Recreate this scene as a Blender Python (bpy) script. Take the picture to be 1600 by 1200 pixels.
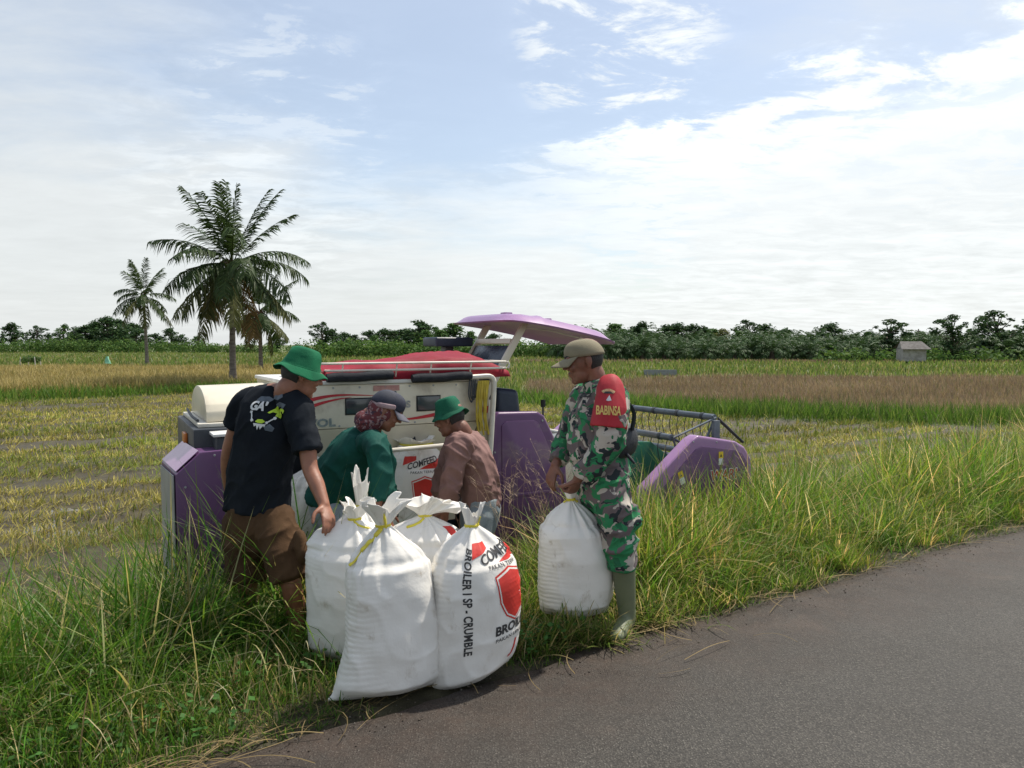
import bpy, bmesh, math, random
import numpy as np
from mathutils import Vector, Matrix
from mathutils.bvhtree import BVHTree

for _o in list(bpy.data.objects):
    bpy.data.objects.remove(_o)
SC = bpy.context.scene
COL = SC.collection
R = math.radians
rng = np.random.default_rng(7)
random.seed(7)

# ------------------------------------------------------------------ camera
FPX = 1164.0                      # focal length in pixels of the 1600 px wide photograph
PITCH = math.atan(62 / FPX)       # looking slightly down
CAMZ = 1.62
cam_d = bpy.data.cameras.new('camera')
cam_d.sensor_width = 36.0
cam_d.lens = 36.0 * FPX / 1600.0
cam_d.clip_start = 0.05
cam_d.clip_end = 6000
cam = bpy.data.objects.new('camera', cam_d)
COL.objects.link(cam)
cam.location = (0, 0, CAMZ)
cam.rotation_euler = (math.pi / 2 - PITCH, 0, 0)
SC.camera = cam

# ------------------------------------------------------------------ sun, sky, exposure
SUN_EL = R(62)
SUN_DIR = Vector((0.78, 0.62, 0)).normalized() * math.cos(SUN_EL) + Vector((0, 0, math.sin(SUN_EL)))
sun_d = bpy.data.lights.new('sun', 'SUN')
sun_d.energy = 4.2
sun_d.angle = R(1.6)
sun_d.color = (1.0, 0.93, 0.82)
sun = bpy.data.objects.new('sun', sun_d)
COL.objects.link(sun)
sun.rotation_euler = SUN_DIR.to_track_quat('Z', 'Y').to_euler()
sun.location = (20, 20, 40)

SC.view_settings.view_transform = 'Standard'
SC.view_settings.look = 'None'
SC.view_settings.exposure = 0.30
SC.view_settings.gamma = 1.0
SC.render.engine = 'CYCLES'
SC.cycles.max_bounces = 6
SC.cycles.transparent_max_bounces = 8
SC.cycles.use_denoising = True

world = bpy.data.worlds.new('World')
SC.world = world
world.use_nodes = True
wt = world.node_tree
for n in list(wt.nodes):
    wt.nodes.remove(n)


class NT:
    """small helper to write node trees"""
    def __init__(s, tree):
        s.t = tree

    def n(s, typ, **kw):
        nd = s.t.nodes.new(typ)
        for k, v in kw.items():
            setattr(nd, k, v)
        return nd

    def put(s, sock, val):
        if isinstance(val, bpy.types.NodeSocket):
            s.t.links.new(val, sock)
        elif val is not None:
            if hasattr(sock, 'default_value'):
                dv = sock.default_value
                try:
                    n = len(dv)
                    v = list(val) if hasattr(val, '__len__') else [val] * n
                    while len(v) < n:
                        v.append(1.0)
                    sock.default_value = v[:n]
                except TypeError:
                    sock.default_value = val

    def math(s, op, a, b=None, c=None, clamp=False):
        nd = s.n('ShaderNodeMath', operation=op, use_clamp=clamp)
        s.put(nd.inputs[0], a); s.put(nd.inputs[1], b)
        if c is not None: s.put(nd.inputs[2], c)
        return nd.outputs[0]

    def vmath(s, op, a, b=None):
        nd = s.n('ShaderNodeVectorMath', operation=op)
        s.put(nd.inputs[0], a)
        if b is not None:
            s.put(nd.inputs[3] if op == 'SCALE' else nd.inputs[1], b)
        return nd.outputs['Value'] if op in ('DOT_PRODUCT', 'LENGTH', 'DISTANCE') else nd.outputs[0]

    def noise(s, vec, scale, detail=4, rough=0.55, dist=0.0):
        nd = s.n('ShaderNodeTexNoise')
        s.put(nd.inputs['Vector'], vec)
        nd.inputs['Scale'].default_value = scale
        nd.inputs['Detail'].default_value = detail
        nd.inputs['Roughness'].default_value = rough
        nd.inputs['Distortion'].default_value = dist
        return nd.outputs[0]

    def ss(s, x, lo, hi, a=0.0, b=1.0):
        nd = s.n('ShaderNodeMapRange', interpolation_type='SMOOTHSTEP')
        s.put(nd.inputs['Value'], x)
        for k, v in (('From Min', lo), ('From Max', hi), ('To Min', a), ('To Max', b)):
            nd.inputs[k].default_value = v
        return nd.outputs[0]

    def mix(s, f, a, b, mode='MIX'):
        nd = s.n('ShaderNodeMix', data_type='RGBA', blend_type=mode)
        s.put(nd.inputs[0], f); s.put(nd.inputs[6], a); s.put(nd.inputs[7], b)
        return nd.outputs[2]

    def mapping(s, vec, scale=(1, 1, 1), rot=(0, 0, 0), loc=(0, 0, 0)):
        nd = s.n('ShaderNodeMapping')
        s.put(nd.inputs[0], vec)
        nd.inputs['Scale'].default_value = scale
        nd.inputs['Rotation'].default_value = rot
        nd.inputs['Location'].default_value = loc
        return nd.outputs[0]


def build_sky():
    N = NT(wt)
    out = N.n('ShaderNodeOutputWorld')
    bg = N.n('ShaderNodeBackground')
    bg.inputs[1].default_value = 0.1
    N.t.links.new(bg.outputs[0], out.inputs[0])
    sky = N.n('ShaderNodeTexSky', sky_type='NISHITA')
    sky.sun_disc = False
    sky.sun_elevation = SUN_EL
    sky.sun_rotation = math.atan2(SUN_DIR.x, SUN_DIR.y)
    sky.altitude = 10
    sky.air_density = 1.0
    sky.dust_density = 1.5
    sky.ozone_density = 1.0
    d = N.n('ShaderNodeTexCoord').outputs['Generated']
    sep = N.n('ShaderNodeSeparateXYZ'); N.put(sep.inputs[0], d)
    x, y, z = sep.outputs
    zc = N.math('MAXIMUM', z, 0.0)
    den = N.math('ADD', zc, 0.10)
    comb = N.n('ShaderNodeCombineXYZ')
    N.put(comb.inputs[0], N.math('DIVIDE', x, den)); N.put(comb.inputs[1], N.math('DIVIDE', y, den))
    P = comb.outputs[0]                       # the cloud deck seen from below, flattened towards the horizon
    # broad decks of thin cloud, drifting streaks, and fine wisps
    deck = N.noise(N.mapping(P, (0.42, 0.50, 1), (0, 0, 0.5), (1.7, 0.6, 0)), 1.0, 9, 0.58, 0.25)
    streak = N.noise(N.mapping(P, (0.9, 1.3, 1), (0, 0, -0.35), (4.2, 2.1, 0)), 1.2, 10, 0.62, 0.3)
    wisp = N.noise(N.mapping(P, (1.6, 2.3, 1), (0, 0, -0.6), (0.4, 3.3, 0)), 2.1, 11, 0.66, 0.35)

    def lobe(px, py, lo, hi):                 # a cloud bank around one compass direction and height
        v = Vector(((px - 800) / FPX, 1.0, (538 - py) / FPX)).normalized()
        return N.ss(N.vmath('DOT_PRODUCT', d, tuple(v)), math.cos(R(lo)), math.cos(R(hi)))
    hor = N.ss(z, 0.36, 0.05)                 # cloud layers overlap towards the horizon
    right = lobe(1500, 330, 44, 12)
    gap_t = lobe(800, 60, 26, 5)
    gap_m = lobe(1000, 392, 5.0, 1)
    # thin veil, thickening downwards
    f = N.math('MULTIPLY_ADD', streak, 0.45, N.math('MULTIPLY', deck, 0.45))
    for m_, k_ in ((hor, 0.30), (right, 0.05), (gap_t, -0.10), (gap_m, -0.20), (lobe(60, 150, 24, 5), 0.07)):
        f = N.math('MULTIPLY_ADD', m_, k_, f)
    veil = N.ss(f, 0.38, 0.74)
    # a cloud bank on the right with a sharp slanting upper edge
    va = Vector(((830 - 800) / FPX, 1.0, (538 - 240) / FPX)); vb = Vector(((1600 - 800) / FPX, 1.0, (538 - 10) / FPX))
    nrm = vb.cross(va).normalized()
    if nrm.z > 0: nrm = -nrm
    e = N.vmath('DOT_PRODUCT', d, tuple(nrm))
    fine = N.math('MULTIPLY_ADD', N.math('SUBTRACT', wisp, 0.5), 0.26, N.math('MULTIPLY', N.math('SUBTRACT', streak, 0.5), 0.16))
    e = N.math('ADD', e, fine)
    bank = N.math('MULTIPLY', N.ss(e, -0.015, 0.035), right)
    rim = N.math('MULTIPLY', bank, N.ss(e, 0.20, 0.04))
    w = N.math('MULTIPLY', N.ss(wisp, 0.42, 0.60), N.math('MAXIMUM', lobe(965, 72, 9.5, 4), N.math('MULTIPLY', lobe(430, 215, 13, 3), 0.6)))
    holes = N.ss(wisp, 0.50, 0.36)
    thick = N.math('MULTIPLY_ADD', veil, 0.64, 0.29)
    thick = N.math('MAXIMUM', thick, N.math('MULTIPLY', bank, N.math('MULTIPLY_ADD', holes, -0.5, 0.95)))
    thick = N.math('MAXIMUM', thick, N.math('MULTIPLY', w, 0.9))
    lit = N.math('MULTIPLY_ADD', bank, 0.95, 6.9)
    lit = N.math('MULTIPLY_ADD', rim, 0.9, lit)
    lit = N.math('MULTIPLY_ADD', w, 1.8, lit)
    lit = N.math('MULTIPLY_ADD', N.math('SUBTRACT', streak, 0.5), 1.7, lit)
    lit = N.math('MULTIPLY_ADD', N.math('SUBTRACT', wisp, 0.5), N.math('MULTIPLY_ADD', bank, 3.5, 1.0), lit)
    cl = N.n('ShaderNodeVectorMath', operation='SCALE')
    cl.inputs[0].default_value = (0.965, 1.0, 1.0)
    N.put(cl.inputs[3], lit)
    blue = N.n('ShaderNodeVectorMath', operation='MULTIPLY')
    N.put(blue.inputs[0], sky.outputs[0]); blue.inputs[1].default_value = (1.42, 1.40, 1.36)
    col = N.mix(thick, blue.outputs[0], cl.outputs[0])
    N.put(bg.inputs[0], col)


build_sky()


# ------------------------------------------------------------------ measuring from the photograph
def ray(px, py):
    return np.array([(px - 800) / FPX,
                     math.cos(PITCH) + (600 - py) / FPX * math.sin(PITCH),
                     -math.sin(PITCH) + (600 - py) / FPX * math.cos(PITCH)])


def W(px, py, Y):
    d = ray(px, py)
    return np.array([0, 0, CAMZ]) + d * (Y / d[1])


P0 = np.array([0.05, 3.64])                    # a point of the road's edge
EA = R(32.8)
E2 = np.array([math.cos(EA), math.sin(EA)])    # along the road
N2 = np.array([-math.sin(EA), math.cos(EA)])   # from the road towards the field


def ts(x, y):
    dx, dy = x - P0[0], y - P0[1]
    return dx * E2[0] + dy * E2[1], dx * N2[0] + dy * N2[1]


def xy(t, s):
    return P0[0] + t * E2[0] + s * N2[0], P0[1] + t * E2[1] + s * N2[1]


FIELD = -0.80


def fract(a):
    return a - np.floor(a)


def vnoise(p, seed=0.0):
    p = np.asarray(p, dtype=float)
    if p.shape[1] == 2:
        p = np.concatenate([p, np.zeros((len(p), 1))], 1)
    i = np.floor(p); f = p - i; f = f * f * (3 - 2 * f)

    def h(dx, dy, dz):
        return fract(np.sin((i[:, 0] + dx) * 127.1 + (i[:, 1] + dy) * 311.7 + (i[:, 2] + dz) * 74.7 + seed * 17.3) * 43758.5453)
    fx, fy, fz = f[:, 0], f[:, 1], f[:, 2]
    x00 = h(0, 0, 0) * (1 - fx) + h(1, 0, 0) * fx
    x10 = h(0, 1, 0) * (1 - fx) + h(1, 1, 0) * fx
    x01 = h(0, 0, 1) * (1 - fx) + h(1, 0, 1) * fx
    x11 = h(0, 1, 1) * (1 - fx) + h(1, 1, 1) * fx
    y0 = x00 * (1 - fy) + x10 * fy
    y1 = x01 * (1 - fy) + x11 * fy
    return y0 * (1 - fz) + y1 * fz


def fbm(p, seed=0, oct=4):
    p = np.asarray(p, dtype=float)
    a, s, o = 0.5, 0.0, 0.0
    for k in range(oct):
        s = s + a * vnoise(p * 2 ** k, seed + k); o += a; a *= 0.5
    return s / o


def sstep(x, a, b):
    t = np.clip((x - a) / (b - a), 0, 1)
    return t * t * (3 - 2 * t)


def ground_z(x, y):
    x = np.asarray(x, float); y = np.asarray(y, float)
    t, s = ts(x, y)
    z = -0.012 - 0.10 * sstep(s, 0.1, 1.1) + (FIELD + 0.112) * sstep(s, 1.15, 2.3)
    p = np.stack([x, y], -1).reshape(-1, 2)
    z = z + ((fbm(p * 2.3, 3, 3) - 0.5) * 0.05).reshape(z.shape) * sstep(s, 0.05, 0.6)
    m = ((fbm(p * 1.1, 9, 4) - 0.5) * 0.19).reshape(z.shape) * sstep(s, 2.0, 3.0) * (1 - sstep(y, 24, 40))
    z = np.where(s < 0, -0.03, z + m)
    return np.where(s < -6.2, -0.06, z)


# ------------------------------------------------------------------ object helpers
def tag(o, label=None, cat=None, group=None, kind=None):
    if label: o['label'] = label
    if cat: o['category'] = cat
    if group: o['group'] = group
    if kind: o['kind'] = kind
    return o


def thing(name, label, cat, loc=(0, 0, 0), rotz=0.0, group=None):
    o = bpy.data.objects.new(name, None)
    o.empty_display_size = 0.2
    COL.objects.link(o)
    o.location = loc
    o.rotation_euler = (0, 0, rotz)
    return tag(o, label, cat, group)


def link(name, me, mat=None, parent=None):
    o = bpy.data.objects.new(name, me)
    COL.objects.link(o)
    if mat is not None and not me.materials:
        me.materials.append(mat)
    if parent is not None:
        o.parent = parent
    return o


def mesh(name, verts, faces, mat=None, parent=None, smooth=False, off=None):
    v = np.asarray(verts, float)
    if off is not None:
        v = v - np.asarray(off, float)
    me = bpy.data.meshes.new(name)
    me.from_pydata([tuple(q) for q in v.tolist()], [], [tuple(int(i) for i in f) for f in faces])
    if smooth:
        me.polygons.foreach_set('use_smooth', [True] * len(me.polygons))
    me.update()
    return link(name, me, mat, parent)


def fast_mesh(name, verts, quads=None, tris=None, mat=None, parent=None, smooth=False, col=None):
    me = bpy.data.meshes.new(name)
    v = np.ascontiguousarray(verts, dtype=np.float32)
    nq = 0 if quads is None else len(quads)
    nt = 0 if tris is None else len(tris)
    me.vertices.add(len(v))
    me.vertices.foreach_set('co', v.ravel())
    parts = []
    if nq: parts.append(np.asarray(quads, np.int32).ravel())
    if nt: parts.append(np.asarray(tris, np.int32).ravel())
    li = np.concatenate(parts)
    me.loops.add(len(li))
    me.loops.foreach_set('vertex_index', li)
    me.polygons.add(nq + nt)
    st = np.concatenate([np.arange(nq) * 4, nq * 4 + np.arange(nt) * 3]).astype(np.int32)
    me.polygons.foreach_set('loop_start', st)
    if smooth:
        me.polygons.foreach_set('use_smooth', np.ones(nq + nt, dtype=bool))
    if col is not None:
        a = me.color_attributes.new('Col', 'FLOAT_COLOR', 'POINT')
        c = np.ones((len(v), 4), np.float32); c[:, :3] = col
        a.data.foreach_set('color', c.ravel())
    me.update(calc_edges=True)
    me.validate()
    return link(name, me, mat, parent)


# ------------------------------------------------------------------ materials
MATS = {}


def pm(name, c1, c2=None, scale=6.0, rough=0.6, bump=0.0, bscale=40.0, metal=0.0, spec=0.5, coat=0.0,
       stain=None, stain_scale=3.0, stain_amt=0.4, detail=5, stretch=(1, 1, 1), coord='Object', lo=0.35, hi=0.65, sheen=0.0):
    m = bpy.data.materials.new(name)
    m.use_nodes = True
    N = NT(m.node_tree)
    b = m.node_tree.nodes['Principled BSDF']
    tc = N.n('ShaderNodeTexCoord').outputs[coord]
    v = N.mapping(tc, stretch)
    c2 = c2 or tuple(k * 0.82 for k in c1)
    f = N.ss(N.noise(v, scale, detail), lo, hi)
    c = N.mix(f, c1, c2)
    if stain:
        g = N.math('MULTIPLY', N.ss(N.noise(v, stain_scale, 7, 0.65, 0.4), 0.52, 0.72), stain_amt)
        c = N.mix(g, c, stain)
    N.put(b.inputs['Base Color'], c)
    r = N.math('MULTIPLY_ADD', N.noise(v, scale * 2.1, 4), 0.22, rough - 0.11)
    N.put(b.inputs['Roughness'], r)
    b.inputs['Metallic'].default_value = metal
    b.inputs['Specular IOR Level'].default_value = spec
    if coat:
        b.inputs['Coat Weight'].default_value = coat
        b.inputs['Coat Roughness'].default_value = 0.15
    if sheen:
        b.inputs['Sheen Weight'].default_value = sheen
        b.inputs['Sheen Roughness'].default_value = 0.6
    if bump:
        bp = N.n('ShaderNodeBump')
        bp.inputs['Strength'].default_value = bump
        bp.inputs['Distance'].default_value = 0.01
        N.put(bp.inputs['Height'], N.noise(v, bscale, 5, 0.6))
        N.put(b.inputs['Normal'], bp.outputs[0])
    MATS[name] = m
    return m


def leafmat(name, transl=0.35, rough=0.55, vary=0.25, gain=1.0, spec=0.2):
    """leaf and blade surfaces: colour from the per-leaf attribute, light passes through"""
    m = bpy.data.materials.new(name)
    m.use_nodes = True
    N = NT(m.node_tree)
    m.node_tree.nodes.remove(m.node_tree.nodes['Principled BSDF'])
    out = m.node_tree.nodes['Material Output']
    at = N.n('ShaderNodeAttribute', attribute_name='Col')
    tc = N.n('ShaderNodeTexCoord').outputs['Object']
    f = N.noise(tc, 9.0, 3)
    c = N.mix(N.math('MULTIPLY', f, vary), at.outputs[0], (0, 0, 0, 1))
    if gain != 1.0:
        c = N.mix(1.0, c, (gain, gain, gain, 1), 'MULTIPLY')
    p = N.n('ShaderNodeBsdfPrincipled')
    N.put(p.inputs['Base Color'], c)
    p.inputs['Roughness'].default_value = rough
    p.inputs['Specular IOR Level'].default_value = spec
    t = N.n('ShaderNodeBsdfTranslucent')
    N.put(t.inputs[0], N.mix(0.5, c, N.mix(1.0, c, (1.25, 1.3, 0.7, 1), 'MULTIPLY')))
    mx = N.n('ShaderNodeMixShader'); mx.inputs[0].default_value = transl
    N.t.links.new(p.outputs[0], mx.inputs[1]); N.t.links.new(t.outputs[0], mx.inputs[2])
    N.t.links.new(mx.outputs[0], out.inputs['Surface'])
    MATS[name] = m
    return m


M_GRASS = leafmat('grass blade', 0.48, 0.55, 0.12, 1.5, 0.15)
M_STRAW = leafmat('straw', 0.3, 0.7, 0.2, 1.25)
M_LEAF = leafmat('tree leaf', 0.30, 0.65, 0.2, 1.4, 0.1)
M_FROND = leafmat('palm frond', 0.22, 0.55, 0.25, 1.0, 0.15)

# ================================================================== THE SETTING
def graded(lo, hi, near_lo, near_hi, step, grow=1.22):
    a = list(np.arange(near_lo, near_hi + 1e-6, step))
    d, v = step, near_hi
    while v < hi:
        d *= grow; v += d; a.append(min(v, hi))
    d, v = step, near_lo
    b = []
    while v > lo:
        d *= grow; v -= d; b.append(max(v, lo))
    return np.array(b[::-1] + a)


# far edge of the harvested field: a low bund overgrown with grass
BUND = np.array([(-60, 18), (-34, 24), (-26, 27.5), (-20.6, 31), (-15.4, 37), (-9, 36), (-4, 33), (1.5, 28), (7.2, 24.5), (12, 22), (20, 20), (60, 24)])


def bund_y(x):
    return np.interp(x, BUND[:, 0], BUND[:, 1])


def zone_of(x, y):
    """0 verge, 1 stubble, 2 bund, 3 ripe rice, 4 dry brown grass, 5 green pasture"""
    t, s = ts(x, y)
    by = bund_y(x) + (vnoise(np.stack([x, y], -1) * 0.25, 5) - 0.5) * 2.0
    z = np.full(x.shape, 5)
    left = x < -0.19 * y + 2.0 * (vnoise(np.stack([x, y], -1) * 0.1, 6) - 0.5)
    wob = (fbm(np.stack([x, y], -1) * np.array([0.05, 0.12]), 31, 3) - 0.5)
    rice = left & (y < 66 + 10 * wob) & (x < -0.30 * y)
    brown = (~left) & (y < 52 + 18 * wob) & (x > 0.02 * y)
    brown2 = (~left) & (y > 96 + 10 * wob) & (y < 104)
    z[rice] = 3; z[brown] = 4; z[brown2] = 4
    z[(y < by + 3.2)] = 2
    z[(y < by) & (s > 2.5)] = 1
    z[s <= 2.5] = 0
    return z


def build_ground():
    tt = graded(-1400, 1500, -26, 34, 0.26)
    ss = graded(-700, 1900, 1.6, 30, 0.24)
    extra = np.concatenate([np.arange(-0.3, 1.6, 0.08), [-6.5, -6.2, -6.0, -3, -1]])
    ss = np.unique(np.round(np.concatenate([ss, extra]), 3))
    T, S = np.meshgrid(tt, ss, indexing='ij')
    X, Y = xy(T, S)
    Z = ground_z(X, Y)
    v = np.stack([X, Y, Z], -1).reshape(-1, 3)
    n, k = T.shape
    i = np.arange((n - 1) * (k - 1)); a = i // (k - 1) * k + i % (k - 1)
    q = np.stack([a, a + k, a + k + 1, a + 1], -1)
    zn = zone_of(v[:, 0], v[:, 1])
    pal = np.array([(0.045, 0.040, 0.020), (0.058, 0.050, 0.028), (0.06, 0.075, 0.022), (0.27, 0.205, 0.075), (0.20, 0.15, 0.095), (0.115, 0.135, 0.045)])
    c = pal[zn] * (0.75 + 0.5 * fbm(v[:, :2] * 0.35, 12, 4))[:, None]
    c[S.reshape(-1) < -6.2] = (0.05, 0.06, 0.02)
    m = bpy.data.materials.new('soil and turf'); m.use_nodes = True
    N = NT(m.node_tree); b = m.node_tree.nodes['Principled BSDF']
    at = N.n('ShaderNodeAttribute', attribute_name='Col')
    tc = N.n('ShaderNodeTexCoord').outputs['Object']
    f = N.ss(N.noise(tc, 5.0, 8, 0.65), 0.3, 0.7)
    N.put(b.inputs['Base Color'], N.mix(f, N.mix(1.0, at.outputs[0], (0.65, 0.62, 0.6, 1), 'MULTIPLY'), N.mix(1.0, at.outputs[0], (1.3, 1.3, 1.25, 1), 'MULTIPLY')))
    N.put(b.inputs['Roughness'], N.math('MULTIPLY_ADD', N.noise(tc, 1.4, 4), 0.6, 0.42))
    b.inputs['Specular IOR Level'].default_value = 0.35
    bp = N.n('ShaderNodeBump'); bp.inputs['Strength'].default_value = 0.8; bp.inputs['Distance'].default_value = 0.03
    N.put(bp.inputs['Height'], N.noise(tc, 14.0, 8, 0.65)); N.put(b.inputs['Normal'], bp.outputs[0])
    o = fast_mesh('ground', v, q, None, m, None, True, c)
    tag(o, 'flat farmland sloping down from the road into wet rice fields', None, None, 'structure')


build_ground()


def build_water():
    # shallow water standing between the mud ridges of the harvested field
    t = np.array([-30, 34.0]); s = np.array([2.2, 26.0])
    v = []
    for a in t:
        for b in s:
            x, y = xy(a, b); v.append((x, y, FIELD - 0.048))
    m = bpy.data.materials.new('muddy water'); m.use_nodes = True
    N = NT(m.node_tree); b = m.node_tree.nodes['Principled BSDF']
    tc = N.n('ShaderNodeTexCoord').outputs['Object']
    N.put(b.inputs['Base Color'], N.mix(N.noise(tc, 2.0, 4), (0.05, 0.042, 0.028, 1), (0.085, 0.07, 0.045, 1)))
    b.inputs['Roughness'].default_value = 0.06
    b.inputs['IOR'].default_value = 1.33
    bp = N.n('ShaderNodeBump'); bp.inputs['Strength'].default_value = 0.06; bp.inputs['Distance'].default_value = 0.01
    N.put(bp.inputs['Height'], N.noise(tc, 9.0, 3)); N.put(b.inputs['Normal'], bp.outputs[0])
    o = mesh('water', v, [(0, 2, 3, 1)], m)
    tag(o, 'shallow water pooling in the harvested rice field', None, None, 'structure')


build_water()


def road_edge(t):
    t = np.asarray(t, float)
    p = np.stack([t, t * 0 + 0.5], -1)
    return (fbm(p * 1.3, 21, 4) - 0.5) * 0.22 + (vnoise(p * 9, 22) - 0.5) * 0.03


def build_road():
    tt = np.unique(np.concatenate([graded(-400, 500, -5, 12, 0.04, 1.25)]))
    ss = [0.0, -0.03, -0.12, -0.3, -0.6, -1.2, -2.5, -4.0, -5.4, -6.0, -6.06]
    ze = [-0.03, 0.0, 0.004, 0.006, 0.010, 0.02, 0.045, 0.03, 0.008, 0.0, -0.05]
    V, Q = [], []
    e = road_edge(tt)
    for j, s in enumerate(ss):
        x, y = xy(tt, s + e * (1.0 if j < 4 else 0.0))
        V.append(np.stack([x, y, np.full_like(x, ze[j])], -1))
    n = len(tt)
    V = np.concatenate(V)
    for j in range(len(ss) - 1):
        i = np.arange(n - 1)
        Q.append(np.stack([j * n + i, (j + 1) * n + i, (j + 1) * n + i + 1, j * n + i + 1], -1))
    m = bpy.data.materials.new('worn asphalt'); m.use_nodes = True
    N = NT(m.node_tree); b = m.node_tree.nodes['Principled BSDF']
    tc = N.n('ShaderNodeTexCoord').outputs['Object']
    rel = N.vmath('SUBTRACT', tc, (P0[0], P0[1], 0))
    s = N.vmath('DOT_PRODUCT', rel, (N2[0], N2[1], 0))          # distance from the verge
    vor = N.n('ShaderNodeTexVoronoi'); N.put(vor.inputs['Vector'], tc); vor.inputs['Scale'].default_value = 95.0
    sepc = N.n('ShaderNodeSeparateXYZ'); N.put(sepc.inputs[0], vor.outputs['Color'])
    vor2 = N.n('ShaderNodeTexVoronoi'); N.put(vor2.inputs['Vector'], tc); vor2.inputs['Scale'].default_value = 210.0
    sep2 = N.n('ShaderNodeSeparateXYZ'); N.put(sep2.inputs[0], vor2.outputs['Color'])
    stone = N.ss(sepc.outputs[0], 0.50, 1.0)
    near = N.ss(vor.outputs['Distance'], 0.60, 0.25)
    grit = N.math('MULTIPLY_ADD', N.math('POWER', sep2.outputs[1], 2.2), 1.3, 0.45)     # small chippings, each its own grey
    base = N.mix(N.noise(tc, 1.1, 6, 0.6), (0.042, 0.0395, 0.036, 1), (0.068, 0.064, 0.058, 1))
    gv = N.n('ShaderNodeCombineXYZ')
    for k in range(3): N.put(gv.inputs[k], grit)
    base = N.mix(1.0, base, gv.outputs[0], 'MULTIPLY')
    base = N.mix(N.noise(tc, 60.0, 4), N.mix(1.0, base, (0.6, 0.585, 0.565, 1), 'MULTIPLY'), N.mix(1.0, base, (1.3, 1.27, 1.2, 1), 'MULTIPLY'))
    c = N.mix(N.math('MULTIPLY', N.math('MULTIPLY', stone, near), 0.55), base, (0.19, 0.178, 0.155, 1))
    wob = N.math('MULTIPLY_ADD', N.noise(tc, 1.7, 6, 0.65), 0.9, -0.45)
    dirt = N.ss(N.math('ADD', s, wob), -1.0, -0.12)
    dirtc = N.mix(N.ss(N.noise(tc, 3.0, 7, 0.7), 0.35, 0.7), (0.028, 0.021, 0.017, 1), (0.052, 0.037, 0.029, 1))
    dirtc = N.mix(1.0, dirtc, N.mix(N.noise(tc, 45.0, 6, 0.7), (0.5, 0.48, 0.46, 1), (1.65, 1.6, 1.55, 1)), 'MULTIPLY')
    dirtc = N.mix(N.math('MULTIPLY', N.ss(sep2.outputs[0], 0.85, 0.95), 0.6), dirtc, (0.13, 0.11, 0.09, 1))
    patch = N.ss(N.noise(tc, 7.0, 6, 0.7), 0.35, 0.62)
    c = N.mix(N.math('MULTIPLY', dirt, N.math('MULTIPLY_ADD', patch, 0.35, 0.58)), c, dirtc)
    mudp = N.math('MULTIPLY', N.ss(N.noise(tc, 1.9, 6, 0.6, 0.6), 0.60, 0.74), N.ss(s, -1.5, -0.25))
    c = N.mix(N.math('MULTIPLY', mudp, 0.6), c, (0.09, 0.068, 0.053, 1))
    N.put(b.inputs['Base Color'], c)
    N.put(b.inputs['Roughness'], N.math('MULTIPLY_ADD', N.noise(tc, 2.0, 5), 0.25, 0.52))
    b.inputs['Specular IOR Level'].default_value = 0.3
    bp = N.n('ShaderNodeBump'); bp.inputs['Strength'].default_value = 0.9; bp.inputs['Distance'].default_value = 0.004
    h = N.math('MULTIPLY_ADD', N.noise(tc, 75.0, 5, 0.7), 1.2, N.math('MULTIPLY', near, stone))
    N.put(bp.inputs['Height'], h); N.put(b.inputs['Normal'], bp.outputs[0])
    o = fast_mesh('road', V, np.concatenate(Q), None, m, None, True)
    tag(o, 'narrow grey asphalt road with a muddy reddish edge', None, None, 'structure')


build_road()


# ------------------------------------------------------------------ blades of grass
def blade_arrays(pos, h, az, lean, curv, w, col, segs=3, tw=None, tipcol=None):
    n = len(pos)
    d = np.stack([np.cos(az), np.sin(az), np.zeros(n)], -1)
    ta = az + math.pi / 2 + (np.zeros(n) if tw is None else tw)
    side = np.stack([np.cos(ta), np.sin(ta), np.zeros(n)], -1)
    rows, cols = [], []
    p = pos.copy()
    tipcol = col if tipcol is None else tipcol
    for k in range(segs + 1):
        t = k / segs
        ph = lean + curv * t
        if k:
            p = p + (h / segs)[:, None] * (np.sin(ph)[:, None] * d + np.cos(ph)[:, None] * np.array([0, 0, 1.0]))
        cc = col * (1 - t) + tipcol * t
        if k < segs:
            ww = (w * (0.75 + 0.5 * t if t < 0.5 else 1.0 - 0.55 * (t - 0.5) / 0.5) * 0.5)[:, None]
            rows += [p - side * ww, p + side * ww]; cols += [cc, cc]
        else:
            rows.append(p); cols.append(cc)
    m = 2 * segs + 1
    V = np.stack(rows, 1).reshape(-1, 3); C = np.stack(cols, 1).reshape(-1, 3)
    b = np.arange(n) * m
    Q = [np.stack([b + 2 * k, b + 2 * k + 1, b + 2 * k + 3, b + 2 * k + 2], -1) for k in range(segs - 1)]
    Q = np.concatenate(Q) if Q else np.zeros((0, 4), int)
    T = np.stack([b + 2 * segs - 2, b + 2 * segs - 1, b + 2 * segs], -1)
    return V, Q, T, C


def join(parts):
    V, Q, T, C, o = [], [], [], [], 0
    for v, q, t, c in parts:
        V.append(v); C.append(c); Q.append(q + o); T.append(t + o); o += len(v)
    return np.concatenate(V), np.concatenate(Q), np.concatenate(T), np.concatenate(C)


def pick(n, pal, wts):
    pal = np.array(pal); wts = np.array(wts) / np.sum(wts)
    return pal[rng.choice(len(pal), n, p=wts)] * (0.8 + 0.4 * rng.random((n, 1)))


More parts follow.
